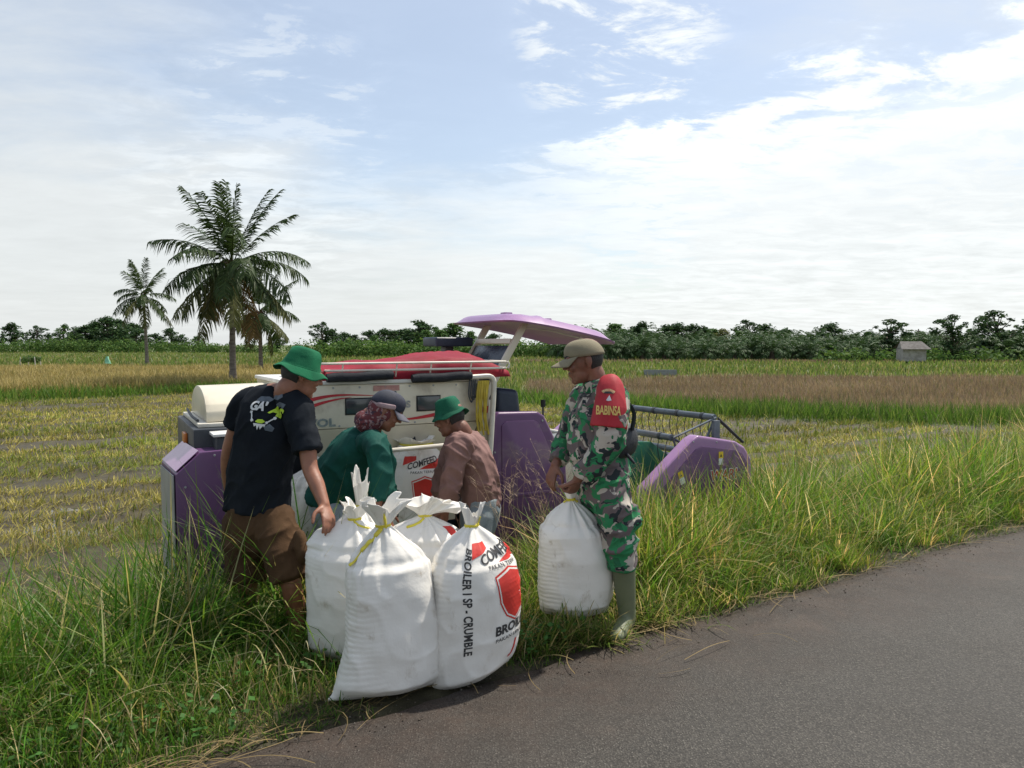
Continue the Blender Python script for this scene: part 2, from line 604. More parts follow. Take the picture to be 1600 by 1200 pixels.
# places where sacks stand or people tread: grass kept out or short (x, y, radius)
CLEAR = [(-0.53, 3.43, 0.28), (-0.62, 3.45, 0.22), (-0.42, 3.45, 0.24), (-0.17, 3.56, 0.25), (-0.74, 3.82, 0.27), (-0.47, 3.95, 0.27), (0.36, 4.2, 0.22),
         (0.62, 4.03, 0.17), (-0.75, 4.35, 0.25), (0.5, 4.45, 0.13)]
HARV_A = np.array([-2.123, 4.75]); HTH = R(29)
HU = np.array([math.cos(HTH), math.sin(HTH)]); HV = np.array([-math.sin(HTH), math.cos(HTH)])


def in_harv(x, y, pad=0.0):
    dx, dy = x - HARV_A[0], y - HARV_A[1]
    u = dx * HU[0] + dy * HU[1]; v = dx * HV[0] + dy * HV[1]
    return (u > -0.1 - pad) & (u < 5.0 + pad) & (v > 0.08 - pad) & (v < 2.2 + pad)


def keep_clear(x, y, grow=1.0):
    k = np.ones(x.shape, bool)
    for cx, cy, r in CLEAR:
        k &= (x - cx) ** 2 + (y - cy) ** 2 > (r * grow) ** 2
    return k


def verge_grass():
    parts = []
    # tussocks: clumps of long blades arching outward
    nt = 6100
    t = np.concatenate([rng.uniform(-4.6, 3.2, int(nt * 0.60)), rng.uniform(3.2, 13, nt - int(nt * 0.60))])
    s = rng.uniform(0.06, 2.9, nt) ** 1.0
    x, y = xy(t, s)
    big = fbm(np.stack([x, y], -1) * 1.6, 41, 3)
    hh = (0.20 + 0.62 * sstep(s, 0.05, 0.85)) * (0.55 + 0.75 * big) * (1 + 0.12 * sstep(t, 1.0, 4.0))
    # trodden path where the men unload, between road and machine
    tread = sstep(t, -2.4, -1.6) * (1 - sstep(t, 0.8, 1.3)) * sstep(s, -0.2, 0.3)
    hh *= 1 + 0.27 * sstep(s, 0.85, 1.5)
    hh *= 1 - 0.50 * tread * (x > -1.15)
    hh *= 1 - 0.06 * sstep(t, 2.2, 2.8) * (1 - sstep(t, 4.6, 5.4)) * sstep(s, 0.4, 1.0)
    hh *= 1 - 0.40 * (np.hypot(x + 1.22, y - 3.65) < 0.55)
    hh *= 1 - 0.14 * (1 - sstep(t, -0.8, 0.5)) * (1 - sstep(s, 0.6, 1.1))
    hh *= np.where((t < -1.2) & (s < 0.45), 0.55 + 0.9 * np.clip(s, 0, 0.5), 1.0)
    # blades would block the view onto the near sacks
    front = (s < 0.30) & (t > -1.3) & (t < 0.75)
    hh[front] *= 0.35
    kp = keep_clear(x, y, 1.05) & (rng.random(nt) < 0.50 + 0.75 * big)
    x, y, hh, big = x[kp], y[kp], hh[kp], big[kp]
    nb = 24
    n = len(x) * nb
    rad = np.repeat(0.035 + 0.05 * rng.random(len(x)), nb)
    a = rng.uniform(0, 2 * math.pi, n)
    r = rad * np.sqrt(rng.random(n))
    px, py = np.repeat(x, nb) + r * np.cos(a), np.repeat(y, nb) + r * np.sin(a)
    pos = np.stack([px, py, ground_z(px, py) - 0.01], -1)
    h = np.repeat(hh, nb) * rng.uniform(0.45, 1.15, n)
    az = a + rng.normal(0, 0.5, n) + 0.0
    lean = np.abs(rng.normal(0.15, 0.17, n)) + r / rad * 0.25
    curv = np.abs(rng.normal(0.85, 0.55, n)) * np.clip(h / 0.5, 0.4, 1.4)
    w = rng.uniform(0.0034, 0.0088, n) * np.clip(0.6 + h, 0.7, 1.25)
    col = pick(n, [(0.078, 0.150, 0.018), (0.118, 0.195, 0.026), (0.17, 0.215, 0.045), (0.31, 0.27, 0.12), (0.42, 0.36, 0.20)], [0.30, 0.30, 0.17, 0.14, 0.09])
    tint = np.repeat(pick(len(x), [(0.95, 0.93, 1), (0.58, 0.76, 0.75), (1.3, 1.08, 1.0), (1.15, 0.85, 0.8)], [4, 3.5, 2, 1]), nb, 0)
    col = col * tint
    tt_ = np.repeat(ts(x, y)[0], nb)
    col = col * (1 - (1 - sstep(tt_, -0.6, 1.2))[:, None] * np.array([[0.34, 0.20, 0.22]]))      # darker, greener tint towards the near end
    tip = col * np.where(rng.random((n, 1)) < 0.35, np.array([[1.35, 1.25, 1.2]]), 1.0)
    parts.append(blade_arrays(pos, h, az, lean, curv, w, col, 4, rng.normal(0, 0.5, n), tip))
    # short ground grass and creeping weeds
    n = 42000
    t = np.concatenate([rng.uniform(-4.4, 2.6, int(n * 0.7)), rng.uniform(2.6, 11, n - int(n * 0.7))])
    s = rng.uniform(0.0, 2.4, n); s = np.where(rng.random(n) < 0.45, s * 0.28, s)
    ed = road_edge(t)
    x, y = xy(t, s + ed)
    dens = fbm(np.stack([x, y], -1) * 3.1, 17, 3)
    kp = keep_clear(x, y, 0.8) & (rng.random(n) < 0.15 + 1.1 * dens)
    x, y, s = x[kp], y[kp], s[kp]; n = len(x)
    pos = np.stack([x, y, ground_z(x, y) - 0.005], -1)
    h = rng.uniform(0.04, 0.17, n) * (0.6 + sstep(s, 0, 0.5))
    col = pick(n, [(0.050, 0.10, 0.016), (0.08, 0.13, 0.024), (0.16, 0.13, 0.06), (0.24, 0.19, 0.10)], [0.45, 0.28, 0.16, 0.11])
    parts.append(blade_arrays(pos, h, rng.uniform(0, 6.28, n), np.abs(rng.normal(0.5, 0.35, n)), rng.normal(0.4, 0.4, n), rng.uniform(0.003, 0.008, n), col, 3, rng.normal(0, 0.6, n)))
    # tufts pressed against the foot of the held sack and round the boot
    n = 900
    bx = np.concatenate([rng.normal(0.36, 0.16, 500), rng.normal(0.80, 0.14, 250), rng.normal(0.08, 0.10, 150)])
    by = np.concatenate([rng.normal(3.97, 0.035, 500), rng.normal(4.26, 0.06, 250), rng.normal(3.86, 0.04, 150)])
    pos = np.stack([bx, by, ground_z(bx, by)], -1)
    col = pick(n, [(0.075, 0.12, 0.022), (0.12, 0.15, 0.035), (0.27, 0.22, 0.10)], [4, 3, 3])
    parts.append(blade_arrays(pos, rng.uniform(0.08, 0.30, n), rng.uniform(0, 6.28, n), np.abs(rng.normal(0.45, 0.3, n)), rng.uniform(0.2, 1.3, n), rng.uniform(0.004, 0.009, n), col, 4, rng.normal(0, 0.5, n)))
    # bleached dead blades arching through the stand
    n = 3800
    t = np.concatenate([rng.uniform(-4.4, 2.6, int(n * 0.6)), rng.uniform(2.6, 12, n - int(n * 0.6))]); s = rng.uniform(0.12, 2.6, n)
    x, y = xy(t, s); kp = keep_clear(x, y, 1.2) & ~((s < 0.3) & (t > -1.3) & (t < 0.75)); x, y, s = x[kp], y[kp], s[kp]; n = len(x)
    pos = np.stack([x, y, ground_z(x, y)], -1)
    h = rng.uniform(0.25, 0.85, n) * (0.45 + 0.55 * sstep(s, 0.1, 0.8))
    col = pick(n, [(0.36, 0.31, 0.18), (0.29, 0.24, 0.12), (0.42, 0.38, 0.25), (0.20, 0.14, 0.075)], [4, 4, 2, 2])
    parts.append(blade_arrays(pos, h, rng.uniform(0, 6.28, n), np.abs(rng.normal(0.25, 0.2, n)), np.abs(rng.normal(1.3, 0.6, n)), rng.uniform(0.003, 0.007, n), col, 5, rng.normal(0, 0.5, n)))
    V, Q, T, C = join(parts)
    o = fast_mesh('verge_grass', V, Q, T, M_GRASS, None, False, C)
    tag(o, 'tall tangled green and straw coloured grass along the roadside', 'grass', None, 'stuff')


verge_grass()


def weeds():
    # broad-leaved weeds low at the road's edge
    spots = [(-2.2, 0.22, 0.50, 260), (-1.75, 0.12, 0.35, 150), (1.95, 0.42, 0.30, 230), (1.6, 0.22, 0.25, 120), (0.28, 0.06, 0.16, 90), (-1.0, 0.42, 0.25, 110), (0.05, 0.16, 0.2, 110), (4.2, 0.35, 0.4, 160)]
    V, Q, C = [], [], []
    k = 0
    for t0, s0, rr, n in spots:
        for i in range(n):
            a, r = rng.uniform(0, 6.28), rr * math.sqrt(rng.random())
            x, y = xy(t0 + r * math.cos(a) * 1.5, s0 + abs(r * math.sin(a)) * 0.8)
            z = float(ground_z(x, y)) + rng.uniform(0.02, 0.15)
            L, wd = rng.uniform(0.018, 0.045), rng.uniform(0.008, 0.018)
            az, el = rng.uniform(0, 6.28), rng.uniform(-0.2, 0.8)
            d = np.array([math.cos(az) * math.cos(el), math.sin(az) * math.cos(el), math.sin(el)])
            sd = np.array([-math.sin(az), math.cos(az), 0])
            p = np.array([x, y, z])
            V += [p, p + d * L * .5 + sd * wd, p + d * L, p + d * L * .5 - sd * wd]
            Q.append((k, k + 1, k + 2, k + 3)); k += 4
            c = np.array([0.045, 0.11, 0.025]) * rng.uniform(0.7, 1.5)
            C += [c] * 4
    o = fast_mesh('roadside_weeds', np.array(V), np.array(Q), None, M_GRASS, None, False, np.array(C))
    tag(o, 'low broad leaved green weeds at the edge of the road', 'weeds', None, 'stuff')


weeds()


def seed_stalks():
    # thin straw stalks with open seed heads rising over the verge
    V, F = [], []

    def strand(pts, r):
        k = len(V)
        for i, p in enumerate(pts):
            q = r * (1 - 0.6 * i / (len(pts) - 1))
            for a in (0, 2.09, 4.19):
                V.append(p + np.array([math.cos(a) * q, math.sin(a) * q, 0]))
        for i in range(len(pts) - 1):
            for j in range(3):
                a, b = k + 3 * i + j, k + 3 * i + (j + 1) % 3
                F.append((a, b, b + 3, a + 3))
    groups = [(-3.0, -1.75, 0.9, 1.9, 26, 1.02), (0.35, 1.25, 0.75, 1.6, 42, 0.95), (1.2, 2.6, 1.0, 2.2, 30, 0.95), (2.6, 8.5, 0.8, 2.6, 70, 0.9), (-4.2, -3.0, 0.8, 2.2, 20, 0.95)]
    for t0, t1, s0, s1, n, hm in groups:
        for i in range(n):
            x, y = xy(rng.uniform(t0, t1), rng.uniform(s0, s1))
            h = hm * rng.uniform(0.75, 1.2); az = rng.uniform(0, 6.28); bend = rng.uniform(0.1, 0.7)
            p = np.array([x, y, float(ground_z(x, y))]); pts = [p]
            d = np.array([math.cos(az), math.sin(az), 0])
            for k in range(7):
                ph = 0.08 + bend * (k / 6)
                p = p + h / 7 * (math.sin(ph) * d + math.cos(ph) * np.array([0, 0, 1])); pts.append(p)
            strand(pts, 0.0019)
            for k in range(rng.integers(5, 9)):
                q = pts[-1] - (pts[-1] - pts[-3]) * rng.random()
                a2 = rng.uniform(0, 6.28); L = rng.uniform(0.05, 0.14)
                e = np.array([math.cos(a2) * 0.75, math.sin(a2) * 0.75, rng.uniform(0.1, 0.8)])
                strand([q, q + e * L * 0.55, q + e * L + np.array([0, 0, -0.02])], 0.0016)
    o = fast_mesh('seeding_stalks', np.array(V), np.array(F), None, pm('seed stalk', (0.33, 0.25, 0.15), (0.22, 0.13, 0.10), 3, 0.8), None, False)
    tag(o, 'thin dry grass stalks with feathery seed heads over the verge', 'stalks', None, 'stuff')


seed_stalks()


def straw_litter():
    V, Q, C = [], [], []
    k = 0
    spots = [(-2.0, -1.3, -0.12, 0.06, 60), (-1.3, -0.5, -0.03, 0.2, 40), (0.1, 1.1, -0.03, 0.16, 24), (0.55, 1.15, 0.0, 0.14, 24), (1.2, 3.2, -0.06, 0.08, 40), (3.2, 7, -0.04, 0.1, 50), (-0.2, 1.6, -0.5, -0.15, 6)]
    for t0, t1, s0, s1, n in spots:
        for i in range(n):
            t, s = rng.uniform(t0, t1), rng.uniform(s0, s1)
            L = rng.uniform(0.08, 0.42); a = rng.normal(0.05, 0.35) + (math.pi if rng.random() < .5 else 0)
            cu = rng.normal(0, 0.8); m = 7; w = rng.uniform(0.0010, 0.0024)
            c = np.array([0.24, 0.18, 0.085]) * rng.uniform(0.6, 1.25)
            lift = rng.uniform(0.0, 0.03)
            for j in range(m + 1):
                f = j / m
                x, y = xy(t, s)
                z = max(float(ground_z(x, y)), 0.012 if s < 0.05 else -1) + 0.012 + lift * math.sin(f * 3.1)
                n2 = np.array([-math.sin(EA + a), math.cos(EA + a), 0.3])
                p = np.array([x, y, z])
                V += [p - n2 * w, p + n2 * w]; C += [c, c]
                if j < m: Q.append((k, k + 1, k + 3, k + 2))
                k += 2
                t += math.cos(a) * L / m; s += math.sin(a) * L / m; a += cu / m
    o = fast_mesh('straw_litter', np.array(V), np.array(Q), None, M_STRAW, None, False, np.array(C))
    tag(o, 'loose dry straw lying along the edge of the asphalt', 'straw', None, 'stuff')


straw_litter()


def edge_grit():
    # crumbled asphalt, clods and grit where the road breaks into the verge
    n = 1500
    t = rng.uniform(-3, 8, n); s = rng.normal(-0.03, 0.10, n)
    x, y = xy(t, s + road_edge(t)); r = rng.uniform(0.002, 0.008, n)
    z = np.where(s < 0, 0.004, ground_z(x, y)) + r * 0.4
    base = np.array([(1, 0, 0), (-.5, .87, 0), (-.5, -.87, 0), (0, 0, .8)])
    V = (base[None] * (0.7 + 0.6 * rng.random((n, 4, 3)))) * r[:, None, None] + np.stack([x, y, z], -1)[:, None]
    b = np.arange(n)[:, None] * 4
    T = np.concatenate([b + np.array([[0, 1, 3]]), b + np.array([[1, 2, 3]]), b + np.array([[2, 0, 3]]), b + np.array([[0, 2, 1]])])
    c = np.repeat(pick(n, [(0.06, 0.05, 0.042), (0.11, 0.09, 0.07), (0.17, 0.155, 0.135)], [4, 3, 1]), 4, 0)
    o = fast_mesh('edge_grit', V.reshape(-1, 3), None, T, M_STRAW, None, False, c)
    tag(o, 'crumbs of earth and grit along the edge of the asphalt', 'grit', None, 'stuff')


edge_grit()


# ------------------------------------------------------------------ fields
def in_view(x, y, pad=1.12):
    return np.abs(x) < 0.70 * pad * y + 0.6


def stubble():
    # rows of cut rice: clumps of stems left standing, straw combed over them
    rows = np.concatenate([k + np.array([0.0, 0.16, 0.32, 0.48]) for k in np.arange(2.5, 36, 1.08)])
    X, Y = [], []
    for r_ in rows:
        t = np.arange(-32, 30, 0.165)
        t = t + rng.normal(0, 0.05, len(t)); s = r_ + rng.normal(0, 0.05, len(t)) + 0.45 * (vnoise(np.stack([t * 0.22, t * 0 + 3], -1), 71) - 0.5) + 0.30 * (vnoise(np.stack([t * 0.8, t * 0 + r_], -1), 72) - 0.5)
        x, y = xy(t, s); X.append(x); Y.append(y)
    x, y = np.concatenate(X), np.concatenate(Y)
    kp = in_view(x, y) & (y > 4.0) & (y < bund_y(x) + 0.5) & ~in_harv(x, y, 0.05)
    x, y = x[kp], y[kp]
    # the machine's wheel ruts: bands without stubble
    rut = fbm(np.stack([x * E2[0] + y * E2[1], -x * E2[1] + y * E2[0]], -1) * np.array([0.10, 0.85]), 51, 3)
    tr_, sr_ = ts(x, y)
    kp = (rut > 0.33 + 0.12 * (sr_ < 7.5) * (tr_ < 1.0) + 0.08 * (sr_ < 6) * (tr_ > 4)) | (rng.random(len(x)) < 0.10)
    x, y, rut = x[kp], y[kp], rut[kp]
    gz_ = ground_z(x, y)
    kp = gz_ > FIELD - 0.075
    x, y, rut, gz_ = x[kp], y[kp], rut[kp], gz_[kp]
    dist = np.hypot(x, y)
    kp = rng.random(len(x)) < np.clip(18 / dist, 0.5, 1)
    x, y, rut, dist = x[kp], y[kp], rut[kp], dist[kp]
    print('stubble clumps', len(x))
    parts = []
    for lo, hi, nb, wmul in ((0, 11, 19, 1.25), (11, 19, 12, 2.2), (19, 60, 8, 3.8)):
        k = (dist >= lo) & (dist < hi)
        cx, cy, cr = x[k], y[k], rut[k]
        n = len(cx) * nb
        if n == 0: continue
        a = rng.uniform(0, 6.28, n); r = 0.10 * np.sqrt(rng.random(n)) * (1 + 0.3 * (wmul - 1))
        px, py = np.repeat(cx, nb) + r * np.cos(a), np.repeat(cy, nb) + r * np.sin(a)
        pos = np.stack([px, py, ground_z(px, py) - 0.02], -1)
        patch = fbm(np.stack([px, py], -1) * 0.5, 61, 3)
        flat = rng.random(n) < 0.42
        h = rng.uniform(0.10, 0.25, n) * np.where(flat, 1.35, 1.0) * (0.75 + 0.5 * patch)
        lean = np.where(flat, rng.uniform(0.5, 1.0, n), np.abs(rng.normal(0.30, 0.22, n)))
        az = np.where(flat, EA + rng.normal(0.2, 0.9, n), a)
        curv = np.where(flat, rng.uniform(0.3, 1.0, n), np.abs(rng.normal(0.2, 0.3, n)))
        w = rng.uniform(0.004, 0.009, n) * wmul
        c1 = pick(n, [(0.33, 0.285, 0.078), (0.25, 0.22, 0.060), (0.40, 0.34, 0.12), (0.15, 0.12, 0.045)], [4, 4, 2, 1.3])
        c2 = pick(n, [(0.125, 0.165, 0.028), (0.19, 0.21, 0.042)], [1, 1])
        g = (rng.random(n) < np.clip((patch - 0.36) * 2.4, 0.12, 0.8))[:, None]
        tb, sb = ts(px, py)
        rowtone = 0.72 + 0.85 * vnoise(np.stack([tb * 0.22, sb * 1.15], -1), 66) * (0.6 + 0.6 * vnoise(np.stack([tb * 1.1, sb * 1.5], -1), 67))
        parts.append(blade_arrays(pos, h, az, lean, curv, w, np.where(g, c2, c1) * rowtone[:, None], 3 if wmul < 1.5 else 2, rng.normal(0, 0.6, n)))
    V, Q, T, C = join(parts)
    o = fast_mesh('rice_stubble', V, Q, T, M_STRAW, None, False, C)
    tag(o, 'rows of yellowish cut rice stubble in the wet field', 'stubble', None, 'stuff')


stubble()


def band(name, label, cat, zone, n, hr, wr, pal, wts, ymax, lean=0.2, curv=0.3, segs=2, ymin=14, mat=None, clump=0.0):
    # density follows the view: thinner and coarser with distance
    y = ymin * (ymax / ymin) ** rng.random(n * 5)
    x = rng.uniform(-0.80, 0.80, n * 5) * y
    z = zone_of(x, y); t, s = ts(x, y)
    kp = (z == zone) & (s > 2.3)
    if clump:
        kp &= rng.random(len(x)) < np.clip((fbm(np.stack([x, y], -1) * np.array([0.35, 0.5]), 77 + zone, 3) - 0.5) * clump + 0.6, 0.1, 1)
    x, y = x[kp][:n], y[kp][:n]; m = len(x)
    print(name, m)
    big = fbm(np.stack([x, y], -1) * 0.3, 88 + zone, 3)
    big2 = fbm(np.stack([x, y], -1) * np.array([0.12, 0.22]), 98 + zone, 3)
    pos = np.stack([x, y, ground_z(x, y) - 0.02], -1)
    h = rng.uniform(hr[0], hr[1], m) * (0.7 + 0.6 * big)
    w = rng.uniform(wr[0], wr[1], m) * np.clip(y / 25.0, 0.6, 4.0)
    c = pick(m, pal, wts) * (0.72 + 0.56 * big2)[:, None]
    V, Q, T, C = blade_arrays(pos, h, rng.uniform(0, 6.28, m), np.abs(rng.normal(lean, 0.12, m)), np.abs(rng.normal(curv, 0.25, m)), w, c, segs, rng.normal(0, 0.5, m))
    o = fast_mesh(name, V, Q, T, mat or M_GRASS, None, False, C)
    tag(o, label, cat, None, 'stuff')


band('bund_grass', 'dark green grass strip along the bund behind the stubble', 'grass', 2, 26000, (0.45, 0.85), (0.018, 0.03),
     [(0.055, 0.115, 0.018), (0.08, 0.135, 0.024), (0.12, 0.16, 0.04)], [4, 4, 2], 46, 0.2, 0.4)
band('ripe_rice', 'golden ripe rice standing beyond the harvested field', 'rice', 3, 46000, (0.65, 0.95), (0.02, 0.04),
     [(0.32, 0.255, 0.105), (0.37, 0.30, 0.13), (0.28, 0.225, 0.095), (0.20, 0.195, 0.07)], [4, 3, 3, 1.6], 82, 0.18, 0.55, 2, 24, M_STRAW)
band('dry_grass', 'brownish pink dry grass field behind the reel', 'grass', 4, 46000, (0.35, 0.62), (0.016, 0.032),
     [(0.24, 0.18, 0.12), (0.20, 0.145, 0.10), (0.28, 0.215, 0.145), (0.16, 0.155, 0.07)], [4, 3, 2, 1.3], 108, 0.2, 0.3, 2, 18, M_STRAW)
band('pasture_grass', 'green and yellowish wild grass reaching to the trees', 'grass', 5, 62000, (0.30, 0.75), (0.02, 0.045),
     [(0.090, 0.130, 0.032), (0.13, 0.15, 0.044), (0.070, 0.108, 0.026), (0.20, 0.17, 0.085)], [4, 3, 3, 2.2], 210, 0.2, 0.3, 2, 22, None, 1.5)

# ------------------------------------------------------------------ trees
M_BARK = pm('bark', (0.13, 0.105, 0.08), (0.075, 0.06, 0.048), 5, 0.85, 0.6, 20)
M_PALMBARK = pm('palm bark', (0.20, 0.175, 0.145), (0.11, 0.09, 0.075), 3, 0.85, 0.8, 12, stretch=(1, 1, 4))


def tube_arrays(pts, rad, n=7):
    pts = np.asarray(pts, float); rad = np.asarray(rad, float)
    tg = np.gradient(pts, axis=0); tg /= np.linalg.norm(tg, axis=1)[:, None] + 1e-9
    V, F = [], []
    ref = np.array([1.0, 0, 0]) if abs(tg[0][0]) < 0.8 else np.array([0, 1.0, 0])
    for i, (p, t) in enumerate(zip(pts, tg)):
        s = ref - ref @ t * t; s /= np.linalg.norm(s); b = np.cross(t, s); ref = s
        for k in range(n):
            a = 2 * math.pi * k / n
            V.append(p + rad[i] * (math.cos(a) * s + math.sin(a) * b))
    for i in range(len(pts) - 1):
        for k in range(n):
            F.append((i * n + k, i * n + (k + 1) % n, (i + 1) * n + (k + 1) % n, (i + 1) * n + k))
    F.append(tuple(range(n))[::-1]); F.append(tuple((len(pts) - 1) * n + k for k in range(n)))
    return V, F


def merge(parts):
    V, F = [], []
    for v, f in parts:
        o = len(V); V += list(v); F += [tuple(i + o for i in q) for q in f]
    return V, F


def leaf_cloud(centres, radii, n, size, pal, wts, seed=0, up=0.35, hollow=0.55):
    """leaf-sized faces spread through ellipsoid clumps; returns quad arrays"""
    g = np.random.default_rng(seed)
    centres = np.asarray(centres, float); radii = np.asarray(radii, float)
    vol = np.prod(radii, axis=1) ** 0.66
    k = g.choice(len(centres), n, p=vol / vol.sum())
    d = g.normal(size=(n, 3)); d /= np.linalg.norm(d, axis=1)[:, None]
    r = hollow + (1 - hollow) * g.random(n) ** 0.7
    p = centres[k] + d * r[:, None] * radii[k] * (0.8 + 0.4 * g.random((n, 1)))
    nn = d + np.array([0, 0, up]) + g.normal(0, 0.55, (n, 3)); nn /= np.linalg.norm(nn, axis=1)[:, None]
    a = np.cross(nn, g.normal(size=(n, 3))); a /= np.linalg.norm(a, axis=1)[:, None]
    b = np.cross(nn, a)
    s = size * g.uniform(0.55, 1.3, (n, 1))
    V = np.stack([p - a * s, p - b * s * 0.6, p + a * s, p + b * s * 0.6], 1).reshape(-1, 3)
    Q = np.arange(n * 4).reshape(-1, 4)
    tint = 0.75 + 0.5 * g.random(len(centres))
    pal = np.array(pal); w = np.array(wts) / np.sum(wts)
    c = pal[g.choice(len(pal), n, p=w)] * (0.8 + 0.4 * g.random((n, 1))) * tint[k][:, None]
    return V, Q, np.repeat(c, 4, 0)


TREE_PAL = {'dark': [(0.024, 0.052, 0.022), (0.034, 0.068, 0.026), (0.052, 0.086, 0.030)],
            'mid': [(0.038, 0.085, 0.022), (0.052, 0.105, 0.028), (0.075, 0.125, 0.034)],
            'olive': [(0.10, 0.105, 0.035), (0.12, 0.115, 0.04), (0.075, 0.09, 0.03)]}


def tree_proto(seed, style, tone, leaves=1500):
    """unit tree: height 1, parts trunk and crown"""
    g = np.random.default_rng(seed)
    parts = []
    ctr, rad = [], []
    lean = g.normal(0, 0.03, 2)
    if style == 'round':
        h0, spread = 0.20, 0.31; nl = 22
    elif style == 'tall':
        h0, spread = 0.20, 0.20; nl = 18
    elif style == 'open':
        h0, spread = 0.20, 0.27; nl = 24
    else:
        h0, spread = 0.12, 0.36; nl = 15
    top = np.array([lean[0], lean[1], 0.9])
    pts = [np.array([0, 0, -0.02]), np.array([lean[0] * .2, lean[1] * .2, 0.25]), np.array([lean[0] * .6, lean[1] * .6, 0.55]), top]
    parts.append(tube_arrays(pts, [0.026, 0.02, 0.013, 0.003], 6))
    nl = int(nl * 1.9)
    for i in range(nl):
        f = min(0.98, max(0.02, 1 - (i + 0.5 * g.random()) / nl))
        z = h0 + (0.93 - h0) * f
        prof = {'round': math.sin(math.pi * (0.15 + 0.80 * f)), 'tall': 0.35 + 0.75 * math.sin(math.pi * (0.12 + 0.80 * f)), 'open': 0.35 + 0.80 * math.sin(math.pi * (0.08 + 0.82 * f)), 'bush': 1.0 - 0.75 * f}[style]
        a = g.uniform(0, 6.28); r = spread * prof * g.uniform(0.15, 1.0)
        if f > 0.9: r *= 0.4
        c = np.array([math.cos(a) * r + lean[0] * z, math.sin(a) * r + lean[1] * z, z])
        q = {'round': 0.10, 'tall': 0.085, 'open': 0.072, 'bush': 0.11}[style] * g.uniform(0.7, 1.3)
        ctr.append(c); rad.append((q, q, q * 0.72))
        st = np.array([lean[0] * z * .5, lean[1] * z * .5, max(0.15, z - 0.22)])
        parts.append(tube_arrays([st, (st + c) / 2 + np.array([0, 0, -0.02]), c], [0.009, 0.006, 0.002], 4))
    V, F = merge(parts)
    tm = bpy.data.meshes.new('trunk_' + style)
    tm.from_pydata([tuple(v) for v in V], [], F); tm.materials.append(M_BARK)
    lv, lq, lc = leaf_cloud(ctr, rad, leaves, 0.027 if style != 'open' else 0.024, TREE_PAL[tone], [3, 3, 2], seed)
    tmp = fast_mesh('crown_' + style, lv, lq, None, M_LEAF, None, False, lc)
    cm = tmp.data; bpy.data.objects.remove(tmp)
    return tm, cm


PROTO = {}
for i, (st, tn, nl) in enumerate([('round', 'dark', 2400), ('tall', 'dark', 1900), ('open', 'dark', 1900), ('round', 'mid', 2400), ('bush', 'mid', 1800), ('tall', 'mid', 1900), ('bush', 'dark', 1800), ('round', 'olive', 2000), ('open', 'mid', 1900)]):
    PROTO[(st, tn)] = tree_proto(100 + i, st, tn, nl)


def place_tree(px, top_py, Y, style, tone, label, group=None, name='broadleaf_tree', widen=1.0):
    b = W(px, 538, Y); base = np.array([b[0], Y, FIELD])
    H = W(px, top_py, Y)[2] - FIELD
    o = thing(name, label, 'tree', base, rng.uniform(0, 6.28), group)
    widen *= rng.uniform(1.15, 1.5)
    o.scale = (H * widen, H * widen, H)
    tm, cm = PROTO[(style, tone)]
    link('trunk', tm, None, o); link('crown', cm, None, o)
    return o


# dark wood far behind the ripe rice, on the left
LW = 'dark wood behind the ripe rice'
place_tree(25, 503, 235, 'tall', 'dark', 'slender dark tree at the left end of the far wood', LW)
place_tree(58, 507, 240, 'open', 'dark', 'second tall tree from the left end of the far wood, loose crown', LW)
place_tree(3, 520, 245, 'bush', 'dark', 'low dark tree cut by the left edge of the photo', LW)
place_tree(97, 504, 232, 'open', 'mid', 'pale stemmed thin tree in front of the far left wood', LW)
place_tree(168, 493, 226, 'round', 'dark', 'tallest broad tree of the dark wood left of the palms', LW, widen=1.25)
for px, tp, Y, st in [(118, 511, 238, 'round'), (136, 507, 236, 'round'), (150, 503, 240, 'round'), (187, 497, 232, 'round'), (206, 503, 238, 'round'), (80, 522, 245, 'bush'), (42, 528, 240, 'bush'),
                      (212, 512, 228, 'round'), (176, 510, 222, 'bush'), (128, 524, 224, 'bush'), (105, 526, 226, 'bush'), (198, 522, 220, 'bush'), (245, 520, 236, 'round')]:
    place_tree(px, tp, Y, st, 'dark', 'dark round tree inside the dense wood left of the palms', LW + ', inner trees', widen=1.2)
place_tree(268, 511, 236, 'round', 'dark', 'small round tree between the two left palms', LW)
place_tree(285, 521, 238, 'bush', 'dark', 'low dark bush tree just right of the small round tree', LW, widen=1.2)
place_tree(310, 524, 232, 'bush', 'mid', 'green bush tree behind the hanging fronds of the big palm', LW, widen=1.5)
place_tree(432, 521, 225, 'round', 'dark', 'dark tree seen through the fronds right of the big palm', LW, widen=1.2)
# scrubby wood behind the machine
MW = 'scrub wood behind the machine'
place_tree(503, 501, 158, 'open', 'dark', 'tall loose tree at the left end of the scrub wood behind the machine', MW)
place_tree(654, 499, 155, 'tall', 'dark', 'tallest tree of the scrub wood above the red tarpaulin', MW, widen=1.35)
place_tree(714, 503, 160, 'round', 'mid', 'round green tree beside the purple canopy', MW, widen=1.35)
place_tree(678, 508, 165, 'open', 'mid', 'thin topped tree left of the round green tree by the canopy', MW)
for px, tp, Y, st, tn in [(521, 513, 160, 'round', 'dark'), (537, 518, 155, 'round', 'dark'), (556, 521, 152, 'bush', 'dark'), (580, 515, 156, 'round', 'dark'), (600, 512, 158, 'round', 'dark'), (618, 515, 160, 'round', 'dark'),
                          (636, 512, 158, 'round', 'dark'), (668, 514, 152, 'round', 'mid'), (692, 514, 154, 'round', 'mid'), (586, 524, 146, 'bush', 'mid'), (545, 530, 146, 'bush', 'mid'), (625, 524, 146, 'bush', 'dark'), (735, 516, 162, 'round', 'mid'), (770, 520, 165, 'round', 'dark')]:
    place_tree(px, tp, Y, st, tn, 'bushy dark green tree in the scrub wood behind the machine', MW + ', inner trees', widen=1.25)
